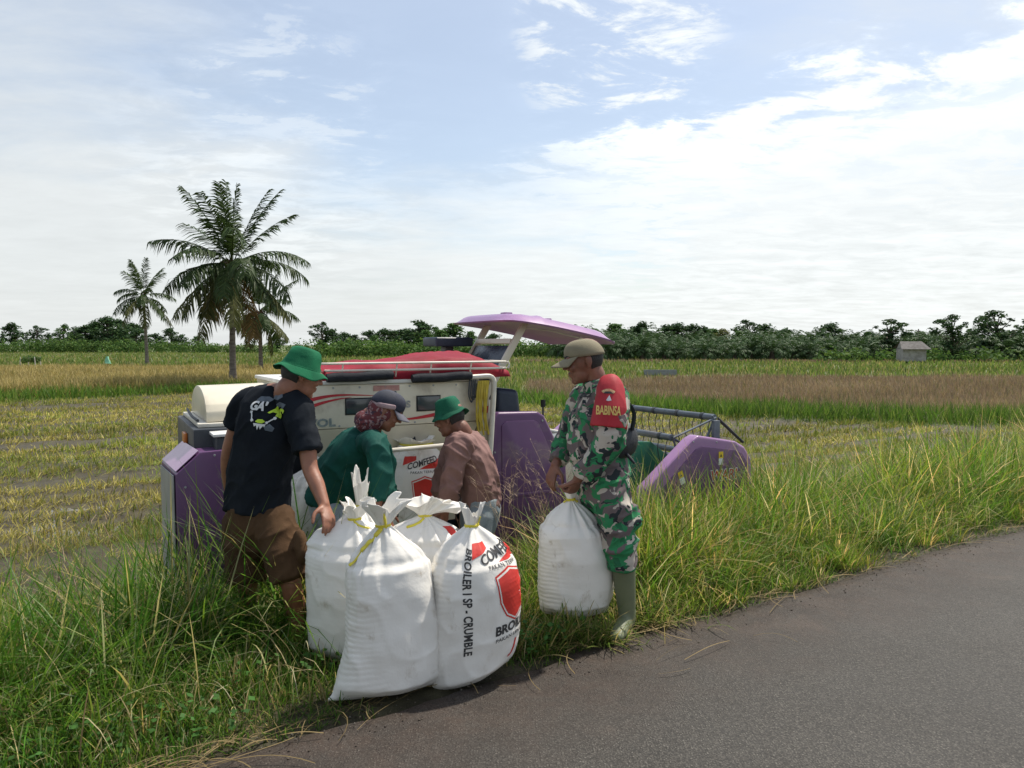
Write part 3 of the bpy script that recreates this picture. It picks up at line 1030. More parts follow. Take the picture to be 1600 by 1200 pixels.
# trees above the oil palms on the right
RW = 'trees above the oil palms'
place_tree(958, 504, 150, 'round', 'mid', 'broad green tree just right of the purple canopy tip', RW, widen=1.4)
place_tree(1009, 501, 152, 'tall', 'dark', 'pointed dark tree standing over the oil palms', RW)
place_tree(1131, 512, 128, 'round', 'olive', 'yellowish olive tree among the oil palms', RW, widen=1.0)
place_tree(1170, 497, 150, 'open', 'dark', 'uneven dark tree right of the yellowish olive tree', RW, widen=1.15)
place_tree(1300, 503, 122, 'round', 'dark', 'lone round dark tree over the oil palms', RW, widen=1.25)
place_tree(1385, 496, 112, 'open', 'dark', 'tall loose tree left of the wooden hut', RW, widen=1.1)
place_tree(1490, 489, 104, 'open', 'dark', 'large loose tree right of the wooden hut', RW, widen=1.15)
place_tree(1562, 482, 108, 'open', 'dark', 'tallest spreading tree at the right edge of the wood', RW, widen=1.3)
place_tree(1602, 494, 110, 'open', 'dark', 'tree cut by the right edge of the photo', RW, widen=1.1)
for px, tp, Y, st, tn in [(930, 512, 152, 'round', 'mid'), (985, 509, 152, 'tall', 'dark'), (1035, 506, 156, 'tall', 'dark'), (1060, 503, 156, 'round', 'dark'), (1084, 505, 154, 'round', 'dark'), (1100, 508, 152, 'tall', 'dark'),
                          (1117, 512, 148, 'round', 'mid'), (1152, 516, 145, 'round', 'mid'), (1198, 505, 150, 'round', 'dark'), (1226, 512, 148, 'round', 'dark'), (1250, 522, 150, 'round', 'mid'), (1335, 520, 140, 'round', 'mid'), (1355, 517, 140, 'round', 'dark'),
                          (1415, 518, 136, 'round', 'mid'), (1440, 516, 138, 'round', 'mid'), (1460, 517, 134, 'round', 'dark'), (1525, 515, 125, 'round', 'dark'), (1275, 524, 145, 'round', 'dark'), (1580, 515, 118, 'round', 'dark')]:
    place_tree(px, tp, Y, st, tn, 'green tree of the wood rising behind the oil palms', RW + ', wood behind', widen=1.2)


def undergrowth():
    # hedge-like mass of scrub at the foot of the woods
    ctr, rad = [], []

    def run(px0, px1, Y, hgt, n):
        for i in range(n):
            px = rng.uniform(px0, px1); yy = Y + rng.uniform(-4, 6)
            p = W(px, 538, yy); h = hgt * rng.uniform(0.5, 1.2)
            ctr.append((p[0], yy, FIELD + h * 0.45)); rad.append((h * 1.0, h * 0.9, h * 0.62))
    run(-60, 330, 212, 3.4, 80); run(300, 490, 205, 2.6, 42); run(480, 800, 138, 2.9, 90); run(780, 900, 140, 3.0, 30)
    run(880, 1300, 118, 1.4, 60); run(1290, 1680, 100, 1.7, 70)
    v, q, c = leaf_cloud(ctr, rad, 33000, 0.30, [(0.042, 0.088, 0.022), (0.062, 0.115, 0.028), (0.09, 0.14, 0.036)], [3, 3, 2], 5, 0.5, 0.5)
    o = fast_mesh('undergrowth', v, q, None, M_LEAF, None, False, c)
    tag(o, 'green scrub and bushes at the foot of the distant trees', 'undergrowth', None, 'stuff')


undergrowth()


# ------------------------------------------------------------------ palms
def frond_arrays(az, el, length, droop, g, pairs=34, leaf=0.85, lw=0.05, hang=0.6, twist=0.0, base=(0, 0, 0), col=(0.06, 0.09, 0.03), dead=False):
    """one feather leaf: arching midrib and drooping leaflets"""
    d = np.array([math.cos(az), math.sin(az), 0.0])
    n = 12
    pts = [np.array(base, float)]
    for i in range(n):
        e = el - droop * ((i + 0.5) / n) ** 1.25
        pts.append(pts[-1] + length / n * (math.cos(e) * d + math.sin(e) * np.array([0, 0, 1.0])))
    pts = np.array(pts)
    V, Q, T, C = [], [], [], []
    side0 = np.array([-d[1], d[0], 0])
    col = np.array(col)
    rib = col * np.array([1.7, 1.5, 1.3])
    for i in range(n + 1):
        w = 0.035 * (1 - 0.85 * i / n) * length / 4.2
        V += [pts[i] - side0 * w, pts[i] + side0 * w, pts[i] - np.array([0, 0, w * 0.9])]; C += [rib] * 3
    for i in range(n):
        a = 3 * i
        Q += [(a, a + 1, a + 4, a + 3), (a + 1, a + 2, a + 5, a + 4), (a + 2, a, a + 3, a + 5)]
    for k in range(pairs):
        f = 0.13 + 0.87 * (k + 0.5) / pairs
        j = min(int(f * n), n - 1); ff = f * n - j
        p = pts[j] * (1 - ff) + pts[j + 1] * ff
        tg = pts[j + 1] - pts[j]; tg /= np.linalg.norm(tg)
        upv = np.cross(side0, tg)
        L0 = leaf * (0.45 + 0.75 * math.sin(math.pi * min(1, 0.12 + 0.80 * f))) * (1.0 if f < 0.9 else 0.8)
        for sg in (-1, 1):
            if g.random() < 0.06: continue
            L = L0 * g.uniform(0.75, 1.12)
            sd = sg * side0 * math.cos(twist) + upv * math.sin(twist) * sg
            dr = sd * 0.80 + tg * g.uniform(0.45, 0.75) + upv * 0.22 + g.normal(0, 0.08, 3)
            dr /= np.linalg.norm(dr)
            mid = p + dr * L * 0.5 + np.array([0, 0, -hang * L * 0.10])
            end = mid + (dr * (1 - 0.45 * hang) + np.array([0, 0, -1.0]) * hang) * L * 0.5
            wv = np.cross(dr, upv * 0.9 + g.normal(0, 0.35, 3)); wv /= np.linalg.norm(wv) + 1e-9
            o = len(V); w = lw * 0.5
            c = col * g.uniform(0.7, 1.3)
            V += [p - wv * w * .6, p + wv * w * .6, mid + wv * w, mid - wv * w, end]; C += [c, c, c, c, c * (1.15 if not dead else 1.0)]
            Q.append((o, o + 1, o + 2, o + 3)); T.append((o + 3, o + 2, o + 4))
    return np.array(V), np.array(Q), np.array(T), np.array(C)


def coconut_palm(px, base_py, crown_py, Y, label, seed, fronds, lean, frond_len, bare=0.0):
    g = np.random.default_rng(seed)
    b = W(px, 538, Y); H = W(px, crown_py, Y)[2] - FIELD
    o = thing('coconut_palm', label, 'palm tree', (b[0], Y, FIELD))
    pts, rad = [], []
    for i in range(27):
        f = i / 26
        pts.append((lean[0] * f * f * H * .1, lean[1] * f * H * .1, f * H - 0.1))
        r = 0.19 * (1 - 0.32 * f) + 0.20 * math.exp(-f * 16) + 0.010 * (i % 2)
        rad.append(r * 0.95)
    v, f_ = tube_arrays(pts, rad, 12)
    mesh('trunk', v, f_, M_PALMBARK, o, True)
    top = np.array(pts[-1])
    for i in range(fronds):
        q = i / (fronds - 1)
        az = i * 2.39996 + g.normal(0, 0.2)
        el = R(86 - 134 * q ** 1.0) + g.normal(0, 0.08)
        droop = 0.45 + 0.75 * math.sin(math.pi * min(1, q * 0.9 + 0.12)) + g.normal(0, 0.1)
        if q > 0.8: droop = 0.55
        if q < 0.3: droop = 0.22 + 1.3 * q
        L = frond_len * g.uniform(0.85, 1.08) * (1.14 if q < 0.22 else 1.0)
        young = q < 0.3
        c = np.array([0.048, 0.080, 0.026]) if q < 0.8 else np.array([0.095, 0.105, 0.036])
        dead = q > 0.90 and i % 2 == 0 and seed == 11
        if dead: c = np.array([0.21, 0.145, 0.075])
        v, Q, T, C = frond_arrays(az, el, L, droop, g, 52, 1.0 * frond_len / 4.4, 0.082, 0.45 if young else 0.95, g.normal(0, 0.25), top + np.array([math.cos(az), math.sin(az), 0]) * 0.10 + np.array([0, 0, 0.25 - 0.4 * q]), c, dead)
        fast_mesh('frond', v, Q, T, M_FROND, o, False, C)
    # fibrous sheaths and spent flower stalks round the growing point
    pr = []
    for i in range(16):
        a = g.uniform(0, 6.28); e = g.uniform(-0.1, 0.9); L = g.uniform(0.3, 0.75)
        d = np.array([math.cos(a) * math.cos(e), math.sin(a) * math.cos(e), math.sin(e)])
        pr.append(tube_arrays([top + np.array([0, 0, -0.1]), top + d * L * .5, top + d * L + np.array([0, 0, -0.15])], [0.07, 0.05, 0.012], 5))
    v, f_ = merge(pr)
    mesh('leaf_sheath', v, f_, pm('palm sheath', (0.13, 0.065, 0.035), (0.06, 0.035, 0.025), 8, 0.9), o)
    me = None
    for i in range(9):
        a = -2.2 + i * 0.45; r = 0.30 + 0.05 * (i % 3)
        p = top + np.array([math.cos(a) * r, math.sin(a) * r, -0.35 - 0.16 * (i % 3)])
        if me is None:
            bm = bmesh.new(); bmesh.ops.create_icosphere(bm, subdivisions=2, radius=0.12)
            for q in bm.verts: q.co.z *= 1.25
            me = bpy.data.meshes.new('coconut'); bm.to_mesh(me); bm.free()
            me.materials.append(pm('coconut husk', (0.30, 0.26, 0.09), (0.20, 0.20, 0.07), 5, 0.6))
        c = link('coconut', me, None, o); c.location = p
    # old brown spathe hanging below the crown
    v, f_ = tube_arrays([top + np.array([-0.25, -0.15, -0.2]), top + np.array([-0.34, -0.22, -1.0]), top + np.array([-0.3, -0.2, -1.9])], [0.10, 0.22, 0.03], 7)
    mesh('dead_sheath', v, f_, MATS['palm sheath'], o, True)


coconut_palm(363, 605, 412, 42.0, 'big coconut palm rising behind the man in the black shirt', 11, 34, (0.12, 0.0), 4.35)
coconut_palm(229, 572, 461, 83.0, 'small slender coconut palm left of the big palm', 12, 19, (-0.35, 0.0), 3.9)
coconut_palm(407, 583, 487, 62.0, 'short coconut palm half hidden behind the big palm', 13, 17, (0.0, 0.0), 3.4)


def oil_palm_protos():
    out = []
    for s in range(3):
        g = np.random.default_rng(300 + s)
        parts = []
        for i in range(26):
            q = i / 25
            el = R(80 - 85 * q) + g.normal(0, 0.08)
            v, Q, T, C = frond_arrays(i * 2.39996 + g.normal(0, .15), el, g.uniform(3.2, 4.1), 1.0 + 0.5 * q, g, 15, 0.85, 0.15, 0.5, g.normal(0, .2), (0, 0, 1.6), (0.052, 0.098, 0.036))
            parts.append((v, Q, T, C))
        V, Q, T, C = join(parts)
        tmp = fast_mesh('oil_palm_crown', V, Q, T, M_FROND, None, False, C); cm = tmp.data; bpy.data.objects.remove(tmp)
        v, f = tube_arrays([(0, 0, -0.1), (0, 0, 0.8), (0, 0, 1.7)], [0.42, 0.45, 0.30], 8)
        tm = bpy.data.meshes.new('oil_palm_trunk'); tm.from_pydata([tuple(q) for q in v], [], f); tm.materials.append(M_BARK)
        out.append((tm, cm))
    return out


OILP = oil_palm_protos()
k = 0
for row, (Y, n, px0, px1) in enumerate([(106, 15, 900, 1345), (113, 16, 880, 1350), (121, 17, 870, 1360), (130, 18, 860, 1400), (104, 7, 1330, 1620), (112, 8, 1340, 1640), (122, 9, 1350, 1640)]):
    for i in range(n):
        px = px0 + (px1 - px0) * (i + rng.uniform(0.2, 0.8)) / n
        if 1380 < px < 1464 and Y < 110: continue
        yy = Y + rng.uniform(-2, 2)
        p = W(px, 538, yy)
        o = thing('oil_palm', 'bushy oil palm of the front plantation row' if row in (0, 4) else 'bushy oil palm of the rear plantation rows', 'palm tree', (p[0], yy, FIELD), rng.uniform(0, 6.28),
                  'oil palms in the front row' if row in (0, 4) else 'oil palms in the rows behind')
        sc = rng.uniform(0.68, 1.0) * (1.0 + 0.10 * (row % 4))
        o.scale = (sc, sc, sc)
        tm, cm = OILP[k % 3]; k += 1
        link('trunk', tm, None, o); link('crown', cm, None, o)


# ------------------------------------------------------------------ small far things
def box_vf(x0, x1, y0, y1, z0, z1):
    v = [(x0, y0, z0), (x1, y0, z0), (x1, y1, z0), (x0, y1, z0), (x0, y0, z1), (x1, y0, z1), (x1, y1, z1), (x0, y1, z1)]
    return v, [(0, 3, 2, 1), (4, 5, 6, 7), (0, 1, 5, 4), (1, 2, 6, 5), (2, 3, 7, 6), (3, 0, 4, 7)]


def hut():
    Y = 94.0; p = W(1424, 538, Y)
    o = thing('wooden_hut', 'small grey plank hut with tin roof before the oil palms', 'hut', (p[0], Y, FIELD), R(-8))
    mw = pm('weathered plank', (0.36, 0.35, 0.33), (0.25, 0.24, 0.22), 2, 0.85, 0.3, 10)
    mr = pm('tin roof', (0.11, 0.105, 0.10), (0.07, 0.064, 0.06), 2, 0.85, 0.2, 8)
    for i in range(9):
        z0 = 0.42 + i * 0.165
        mesh('plank', *box_vf(-1.35, 1.35, -1.2 + 0.012 * (i % 2), -1.14, z0, z0 + 0.157), mw, o)
        mesh('plank', *box_vf(1.29, 1.35, -1.14, 1.2, z0, z0 + 0.157), mw, o)
        mesh('plank', *box_vf(-1.35, -1.29, -1.14, 1.2, z0, z0 + 0.157), mw, o)
    mesh('floor_frame', *box_vf(-1.38, 1.38, -1.23, 1.23, 0.30, 0.41), mw, o)
    for sx in (-1.2, 0, 1.2):
        for sy in (-1.0, 1.0):
            mesh('stilt', *box_vf(sx - 0.06, sx + 0.06, sy - 0.06, sy + 0.06, -0.2, 0.30), M_BARK, o)
    v = [(-1.75, -1.7, 1.78), (1.75, -1.7, 1.78), (1.3, 0.2, 2.75), (-1.3, 0.2, 2.75), (-1.6, 1.6, 1.95), (1.6, 1.6, 1.95)]
    v += [(a, b, c + 0.04) for a, b, c in v]
    mesh('roof', v, [(0, 1, 2, 3), (3, 2, 5, 4), (9, 8, 7, 6), (10, 11, 8, 9), (0, 6, 7, 1), (4, 5, 11, 10)], mr, o)
    mesh('gable', [(-1.3, -1.14, 1.9), (-1.3, 1.2, 1.95), (-1.3, 0.2, 2.7), (1.3, -1.14, 1.9), (1.3, 1.2, 1.95), (1.3, 0.2, 2.7)], [(0, 1, 2), (3, 5, 4)], mw, o)


hut()


def pole():
    Y = 118.0; p = W(1434, 538, Y)
    o = thing('utility_pole', 'thin dark pole rising above the wooden hut', 'pole', (p[0], Y, FIELD))
    v, f = tube_arrays([(0, 0, -0.2), (0, 0, 3.0), (0.05, 0, 4.85)], [0.14, 0.11, 0.09], 8)
    mesh('shaft', v, f, M_BARK, o, True)
    mesh('crossarm', *box_vf(-0.25, 0.30, -0.05, 0.05, 4.45, 4.53), M_BARK, o)


pole()


def shade_shelter():
    Y = 66.0; p = W(46, 538, Y)
    o = thing('field_shelter', 'tiny shelter of white posts with leafy top in the ripe rice', 'shelter', (p[0], Y, FIELD))
    mp = pm('pale post', (0.55, 0.53, 0.48), None, 5, 0.8)
    for dx, dy in ((-0.75, -0.3), (0.7, -0.3), (-0.6, 0.6), (0.6, 0.6)):
        v, f = tube_arrays([(dx, dy, -0.1), (dx * 0.92, dy, 0.7), (dx * 0.85, dy, 1.32)], [0.05, 0.045, 0.035], 6)
        mesh('post', v, f, mp, o)
    v, q, c = leaf_cloud([(0, 0.1, 1.15), (-0.45, 0.1, 1.0), (0.4, 0.2, 1.05)], [(0.7, 0.5, 0.32), (0.5, 0.4, 0.25), (0.5, 0.4, 0.28)], 420, 0.10, [(0.05, 0.10, 0.03), (0.08, 0.12, 0.04)], [1, 1], 8)
    fast_mesh('leaf_thatch', v, q, None, M_LEAF, o, False, c)


shade_shelter()


def scarecrow():
    Y = 70.0; p = W(167, 538, Y)
    o = thing('scarecrow', 'small pale green cloth scarecrow at the back of the ripe rice', 'scarecrow', (p[0], Y, FIELD))
    v, f = tube_arrays([(0, 0, -0.1), (0, 0, 1.35)], [0.025, 0.02], 6)
    mesh('stake', v, f, M_BARK, o)
    bm_v, bm_f = [], []
    for i in range(7):
        for k in range(12):
            a = k / 12 * 6.283; r = (0.30 - 0.19 * (i / 6) ** 0.8) * (1 + 0.18 * math.sin(3 * a + i))
            bm_v.append((r * math.cos(a), r * math.sin(a) * 0.7, 0.62 + 0.11 * i))
    for i in range(6):
        for k in range(12):
            bm_f.append((i * 12 + k, i * 12 + (k + 1) % 12, (i + 1) * 12 + (k + 1) % 12, (i + 1) * 12 + k))
    mesh('cloth', bm_v, bm_f, pm('mint cloth', (0.25, 0.55, 0.38), (0.16, 0.42, 0.28), 4, 0.8), o, True)


scarecrow()


def far_trough():
    Y = 52.0; p = W(1032, 538, Y)
    o = thing('water_trough', 'low grey trough lying in the green pasture', 'trough', (p[0], Y, FIELD + 0.02), R(4))
    m = pm('grey plastic', (0.20, 0.22, 0.23), None, 4, 0.6)
    mesh('side', *box_vf(-1.1, 1.1, -0.28, -0.22, 0.30, 0.62), m, o)
    mesh('side', *box_vf(-1.1, 1.1, 0.22, 0.28, 0.30, 0.62), m, o)
    mesh('end', *box_vf(-1.1, -1.04, -0.22, 0.22, 0.30, 0.62), m, o)
    mesh('end', *box_vf(1.04, 1.1, -0.22, 0.22, 0.30, 0.62), m, o)
    mesh('base', *box_vf(-1.04, 1.04, -0.22, 0.22, 0.24, 0.30), m, o)
    for dx in (-0.9, 0.9):
        mesh('leg', *box_vf(dx - 0.06, dx + 0.06, -0.2, 0.2, -0.1, 0.24), m, o)


far_trough()

# ================================================================== COMBINE HARVESTER
def solid(name, vf, mat, parent, bevel=0.0, seg=2, smooth=False):
    v, f = vf
    bm = bmesh.new()
    vs = [bm.verts.new(tuple(map(float, q))) for q in v]
    for q in f:
        bm.faces.new([vs[i] for i in q])
    bmesh.ops.recalc_face_normals(bm, faces=bm.faces)
    if bevel:
        ed = [e for e in bm.edges if len(e.link_faces) == 2 and e.calc_face_angle(0) > 0.3]
        bmesh.ops.bevel(bm, geom=ed, offset=bevel, segments=seg, affect='EDGES', profile=0.6)
    me = bpy.data.meshes.new(name)
    bm.to_mesh(me); bm.free()
    if smooth or bevel:
        for p in me.polygons: p.use_smooth = True
        try:
            me.set_sharp_from_angle(angle=R(35))
        except Exception:
            pass
    return link(name, me, mat, parent)


def prism(poly, v0, v1, axis='y'):
    """extrude a (u, z) outline across v"""
    n = len(poly)
    V = [(p[0], v0, p[1]) for p in poly] + [(p[0], v1, p[1]) for p in poly]
    F = [tuple(range(n)), tuple(range(2 * n - 1, n - 1, -1))]
    for i in range(n):
        j = (i + 1) % n
        F.append((i, i + n, j + n, j))
    return V, F


def catmull(pts, res=6):
    pts = np.asarray(pts, float)
    if len(pts) < 3:
        return np.stack([pts[0] + (pts[-1] - pts[0]) * k / res for k in range(res + 1)])
    p = np.concatenate([[2 * pts[0] - pts[1]], pts, [2 * pts[-1] - pts[-2]]])
    out = []
    for i in range(1, len(p) - 2):
        for k in range(res):
            t = k / res
            out.append(0.5 * ((2 * p[i]) + (-p[i - 1] + p[i + 1]) * t + (2 * p[i - 1] - 5 * p[i] + 4 * p[i + 1] - p[i + 2]) * t * t + (-p[i - 1] + 3 * p[i] - 3 * p[i + 1] + p[i + 2]) * t ** 3))
    out.append(p[-2])
    return np.array(out)


def bent_pipe(pts, r, corner=0.06, n=9):
    """polyline with rounded corners"""
    pts = [np.asarray(p, float) for p in pts]
    out = [pts[0]]
    for i in range(1, len(pts) - 1):
        a, b, c = pts[i - 1], pts[i], pts[i + 1]
        d1 = (a - b) / np.linalg.norm(a - b); d2 = (c - b) / np.linalg.norm(c - b)
        k = min(corner, np.linalg.norm(a - b) * .45, np.linalg.norm(c - b) * .45)
        s, e = b + d1 * k, b + d2 * k
        for t in np.linspace(0, 1, 6):
            out.append((1 - t) ** 2 * s + 2 * t * (1 - t) * b + t * t * e)
    out.append(pts[-1])
    return tube_arrays(out, [r] * len(out), n)


def text2d(s, size, bold=0.0, shear=0.0, align='CENTER', maxlen=0.02, spacing=1.0, sx=1.0):
    cu = bpy.data.curves.new('lettering', 'FONT')
    cu.body = s; cu.size = size; cu.offset = bold; cu.shear = shear
    cu.align_x = align; cu.align_y = 'CENTER'; cu.space_character = spacing
    cu.fill_mode = 'FRONT' if hasattr(cu, 'fill_mode') else cu.fill_mode
    cu.resolution_u = 4
    ob = bpy.data.objects.new('lettering_source', cu)
    COL.objects.link(ob)
    dg = bpy.context.evaluated_depsgraph_get()
    me = bpy.data.meshes.new_from_object(ob.evaluated_get(dg))
    bpy.data.objects.remove(ob)
    bm = bmesh.new(); bm.from_mesh(me)
    bmesh.ops.triangulate(bm, faces=bm.faces)
    for _ in range(3):
        le = [e for e in bm.edges if e.calc_length() > maxlen]
        if not le: break
        bmesh.ops.subdivide_edges(bm, edges=le, cuts=1)
        bmesh.ops.triangulate(bm, faces=bm.faces)
    V = np.array([(q.co.x * sx, q.co.y) for q in bm.verts]).reshape(-1, 2)
    F = [[q.index for q in f.verts] for f in bm.faces]
    bm.free()
    return V, F


def poly2d(poly, maxlen=0.02):
    bm = bmesh.new()
    vs = [bm.verts.new((p[0], p[1], 0)) for p in poly]
    bm.faces.new(vs)
    bmesh.ops.triangulate(bm, faces=bm.faces)
    for _ in range(4):
        le = [e for e in bm.edges if e.calc_length() > maxlen]
        if not le: break
        bmesh.ops.subdivide_edges(bm, edges=le, cuts=1)
        bmesh.ops.triangulate(bm, faces=bm.faces)
    bm.verts.index_update()
    V = np.array([(q.co.x, q.co.y) for q in bm.verts]); F = [[q.index for q in f.verts] for f in bm.faces]
    bm.free()
    return V, F


M_CREAM = pm('cream paint', (0.70, 0.645, 0.51), (0.63, 0.58, 0.455), 2.5, 0.38, 0.05, 60, stain=(0.28, 0.23, 0.16), stain_scale=2.6, stain_amt=0.6, coat=0.3)
M_CREAM2 = pm('cream pipe paint', (0.68, 0.65, 0.56), (0.58, 0.54, 0.46), 7, 0.42, stain=(0.30, 0.24, 0.18), stain_scale=6, stain_amt=0.5)
M_PURP = pm('purple plastic', (0.130, 0.056, 0.150), (0.108, 0.046, 0.126), 2.0, 0.40, 0.04, 70, stain=(0.22, 0.17, 0.17), stain_scale=3.5, stain_amt=0.55)
M_PURP_LIT = pm('sunlit purple', (0.33, 0.175, 0.345), (0.285, 0.148, 0.305), 2.0, 0.34, 0.04, 70, stain=(0.36, 0.26, 0.32), stain_scale=3.0, stain_amt=0.35, coat=0.3)  # lighter copy of the purple plastic, sunlit tone put into its colour
M_NAVY = pm('navy vinyl', (0.014, 0.024, 0.046), (0.022, 0.034, 0.058), 8, 0.45, 0.15, 90)
M_DARK = pm('dark steel', (0.025, 0.032, 0.042), (0.04, 0.045, 0.05), 5, 0.5, 0.1, 40, stain=(0.12, 0.09, 0.06), stain_amt=0.4)
M_RUB = pm('black rubber', (0.018, 0.018, 0.018), (0.035, 0.032, 0.028), 6, 0.8, 0.3, 30, stain=(0.10, 0.075, 0.05), stain_amt=0.6)
M_FOAM = pm('black foam', (0.010, 0.012, 0.018), (0.022, 0.025, 0.03), 12, 0.9, 0.4, 60)
M_TARP = pm('red tarpaulin', (0.27, 0.013, 0.030), (0.21, 0.010, 0.024), 3.0, 0.68, 0.25, 25, spec=0.25, stain=(0.20, 0.08, 0.07), stain_scale=2.5, stain_amt=0.5)
M_STEELB = pm('blue grey steel tube', (0.13, 0.155, 0.18), (0.09, 0.11, 0.13), 6, 0.42, 0.05, 60, metal=0.3, stain=(0.14, 0.10, 0.07), stain_amt=0.4)
M_GREEN = pm('green sheet metal', (0.012, 0.17, 0.085), (0.02, 0.13, 0.07), 4, 0.45, stain=(0.20, 0.16, 0.10), stain_amt=0.5)
M_GALV = pm('grey sheet metal', (0.36, 0.38, 0.385), (0.30, 0.32, 0.325), 4, 0.45, 0.08, 40, metal=0.35, stain=(0.24, 0.22, 0.19), stain_amt=0.5)
M_WHITE = pm('white paint', (0.72, 0.72, 0.70), (0.62, 0.62, 0.6), 5, 0.45, stain=(0.4, 0.36, 0.3), stain_amt=0.3)
M_CHROME = pm('silver lettering', (0.42, 0.43, 0.44), (0.30, 0.31, 0.32), 30, 0.3, metal=0.6)
M_REDP = pm('red print', (0.50, 0.020, 0.030), (0.42, 0.02, 0.03), 9, 0.45)
M_YEL = pm('yellow print', (0.75, 0.52, 0.03), (0.68, 0.47, 0.03), 9, 0.5)
M_BLACKP = pm('black print', (0.015, 0.015, 0.017), (0.03, 0.03, 0.03), 9, 0.6)
M_GLASSD = pm('dark window', (0.035, 0.045, 0.052), (0.06, 0.07, 0.075), 3, 0.14, spec=0.6, coat=0.5)

HARV = thing('combine_harvester', 'purple and cream combine harvester parked beside the road, red tarpaulin on top', 'harvester', (HARV_A[0], HARV_A[1], FIELD), HTH)


def flat_print(name, vf2, u, z, v, mat, parent, rot=0.0):
    """print lying flat on a panel that faces the road (normal -v)"""
    V2, F = vf2
    c, s = math.cos(rot), math.sin(rot)
    V = [(u + c * a - s * b, v, z + s * a + c * b) for a, b in V2]
    return mesh(name, V, F, mat, parent)


def harvester():
    H = HARV
    P = lambda n, vf, m, b=0.0, par=H, **k: solid(n, vf, m, par, b, **k)
    # ---- running gear
    for v0 in (0.28, 1.45):
        tr = []
        for k in range(40):
            a = k / 40 * 2 * math.pi
            ca, sa = math.cos(a), math.sin(a)
            uu = 1.75 + 0.95 * (1 if ca > 0 else -1) * abs(ca) ** 0.35 + 0.23 * ca
            tr.append((uu, 0.30 + 0.29 * (1 if sa > 0 else -1) * abs(sa) ** 0.6))
        belt = P('track', prism(tr, v0, v0 + 0.42), M_RUB, 0.0)
        for k in range(0, 40):
            q = tr[k]; q2 = tr[(k + 1) % 40]
            d = np.array([q2[0] - q[0], q2[1] - q[1]]); d /= np.linalg.norm(d) + 1e-9; nn = np.array([d[1], -d[0]])
            a_, b_ = np.array(q), np.array(q) + d * 0.045
            lug = [tuple(a_), tuple(b_), tuple(b_ + nn * 0.035), tuple(a_ + nn * 0.035)]
            mesh('lug', *prism(lug, v0 + 0.01, v0 + 0.41), M_RUB, belt)
        for uu in (0.75, 1.2, 1.65, 2.1, 2.7):
            rr = 0.16 if uu in (0.75, 2.7) else 0.11
            pr = [(uu + rr * math.cos(a), 0.30 - (0.13 if rr < .15 else 0) + rr * math.sin(a)) for a in np.linspace(0, 2 * math.pi, 17)[:-1]]
            mesh('roller', *prism(pr, v0 - 0.012, v0 + 0.43), M_DARK, belt)
    P('chassis', box_vf(0.35, 3.0, 0.30, 1.95, 0.56, 0.80), M_DARK, 0.02)
    P('bagging_platform', box_vf(0.62, 2.22, -0.02, 0.62, 0.80, 0.84), M_DARK, 0.006)
    P('thresher_body', box_vf(0.42, 2.30, 0.66, 1.98, 0.80, 1.72), M_DARK, 0.03)
    P('inner_wall', box_vf(0.85, 2.20, 0.60, 0.655, 0.84, 1.6), M_NAVY, 0.0)
    # ---- grain tank: upright side above, hopper walls sloping in below
    tank = P('grain_tank', prism([(0.78, 1.825), (2.15, 1.825), (2.15, 2.135), (0.70, 2.135)], 0.0, 1.30), M_CREAM, 0.012)
    P('tank_rim', box_vf(0.69, 2.13, -0.012, 1.31, 2.137, 2.165), M_WHITE, 0.006, tank)
    P('hopper', ([(0.74, 0.004, 1.823), (2.14, 0.004, 1.823), (2.14, 1.28, 1.823), (0.74, 1.28, 1.823), (1.05, 0.30, 1.22), (1.98, 0.30, 1.22), (1.98, 0.9, 1.22), (1.05, 0.9, 1.22)],
                 [(0, 1, 2, 3), (4, 7, 6, 5), (0, 4, 5, 1), (1, 5, 6, 2), (2, 6, 7, 3), (3, 7, 4, 0)]), M_CREAM, 0.012)
    # grain outlets above the sacks, with a dark gap between their flanges
    for uu in (1.18, 1.60, 1.93):
        ch = P('grain_outlet', box_vf(uu - 0.09, uu + 0.09, 0.20, 0.40, 1.02, 1.36), M_DARK if uu == 1.60 else M_CREAM, 0.01)
        P('outlet_slide', box_vf(uu - 0.11, uu + 0.11, 0.18, 0.42, 1.12, 1.135), M_DARK, 0.0, ch)
    P('deflector', ([(1.40, 0.05, 1.50), (1.62, 0.05, 1.73), (1.74, 0.14, 1.42), (1.50, 0.28, 1.35)], [(0, 1, 2, 3)]), M_DARK)
    # windows and print on the tank side
    for a, b, z0, z1 in ((1.08, 1.37, 1.925, 2.03), (1.62, 1.80, 1.928, 2.03)):
        wd = P('window', box_vf(a, b, -0.010, 0.004, z0, z1), M_GLASSD, 0.004, tank)
        P('window_rim', ([(a - .008, -0.004, z0 - .008), (b + .008, -0.004, z0 - .008), (b + .008, -0.004, z1 + .008), (a - .008, -0.004, z1 + .008), (a - .008, 0.003, z0 - .008), (b + .008, 0.003, z0 - .008), (b + .008, 0.003, z1 + .008), (a - .008, 0.003, z1 + .008)],
                         [(0, 1, 2, 3), (7, 6, 5, 4), (0, 4, 5, 1), (1, 5, 6, 2), (2, 6, 7, 3), (3, 7, 4, 0)]), M_RUB, 0, wd)
    flat_print('lettering', text2d('LOVOL', 0.075, 0.0035, 0.0, 'RIGHT', 0.05, 1.08, 1.25), 1.0, 1.868, -0.004, M_CHROME, tank)
    flat_print('lettering', text2d('THS', 0.068, 0.003, 0.0, 'LEFT', 0.05, 1.0, 1.15), 1.425, 1.975, -0.004, M_CHROME, tank)

    def ribbon(pts, widths):
        up = [(x, z + w / 2) for (x, z), w in zip(pts, widths)]; dn = [(x, z - w / 2) for (x, z), w in zip(pts, widths)]
        return np.array(up + dn), [(i, i + 1, len(pts) + i + 1, len(pts) + i) for i in range(len(pts) - 1)]
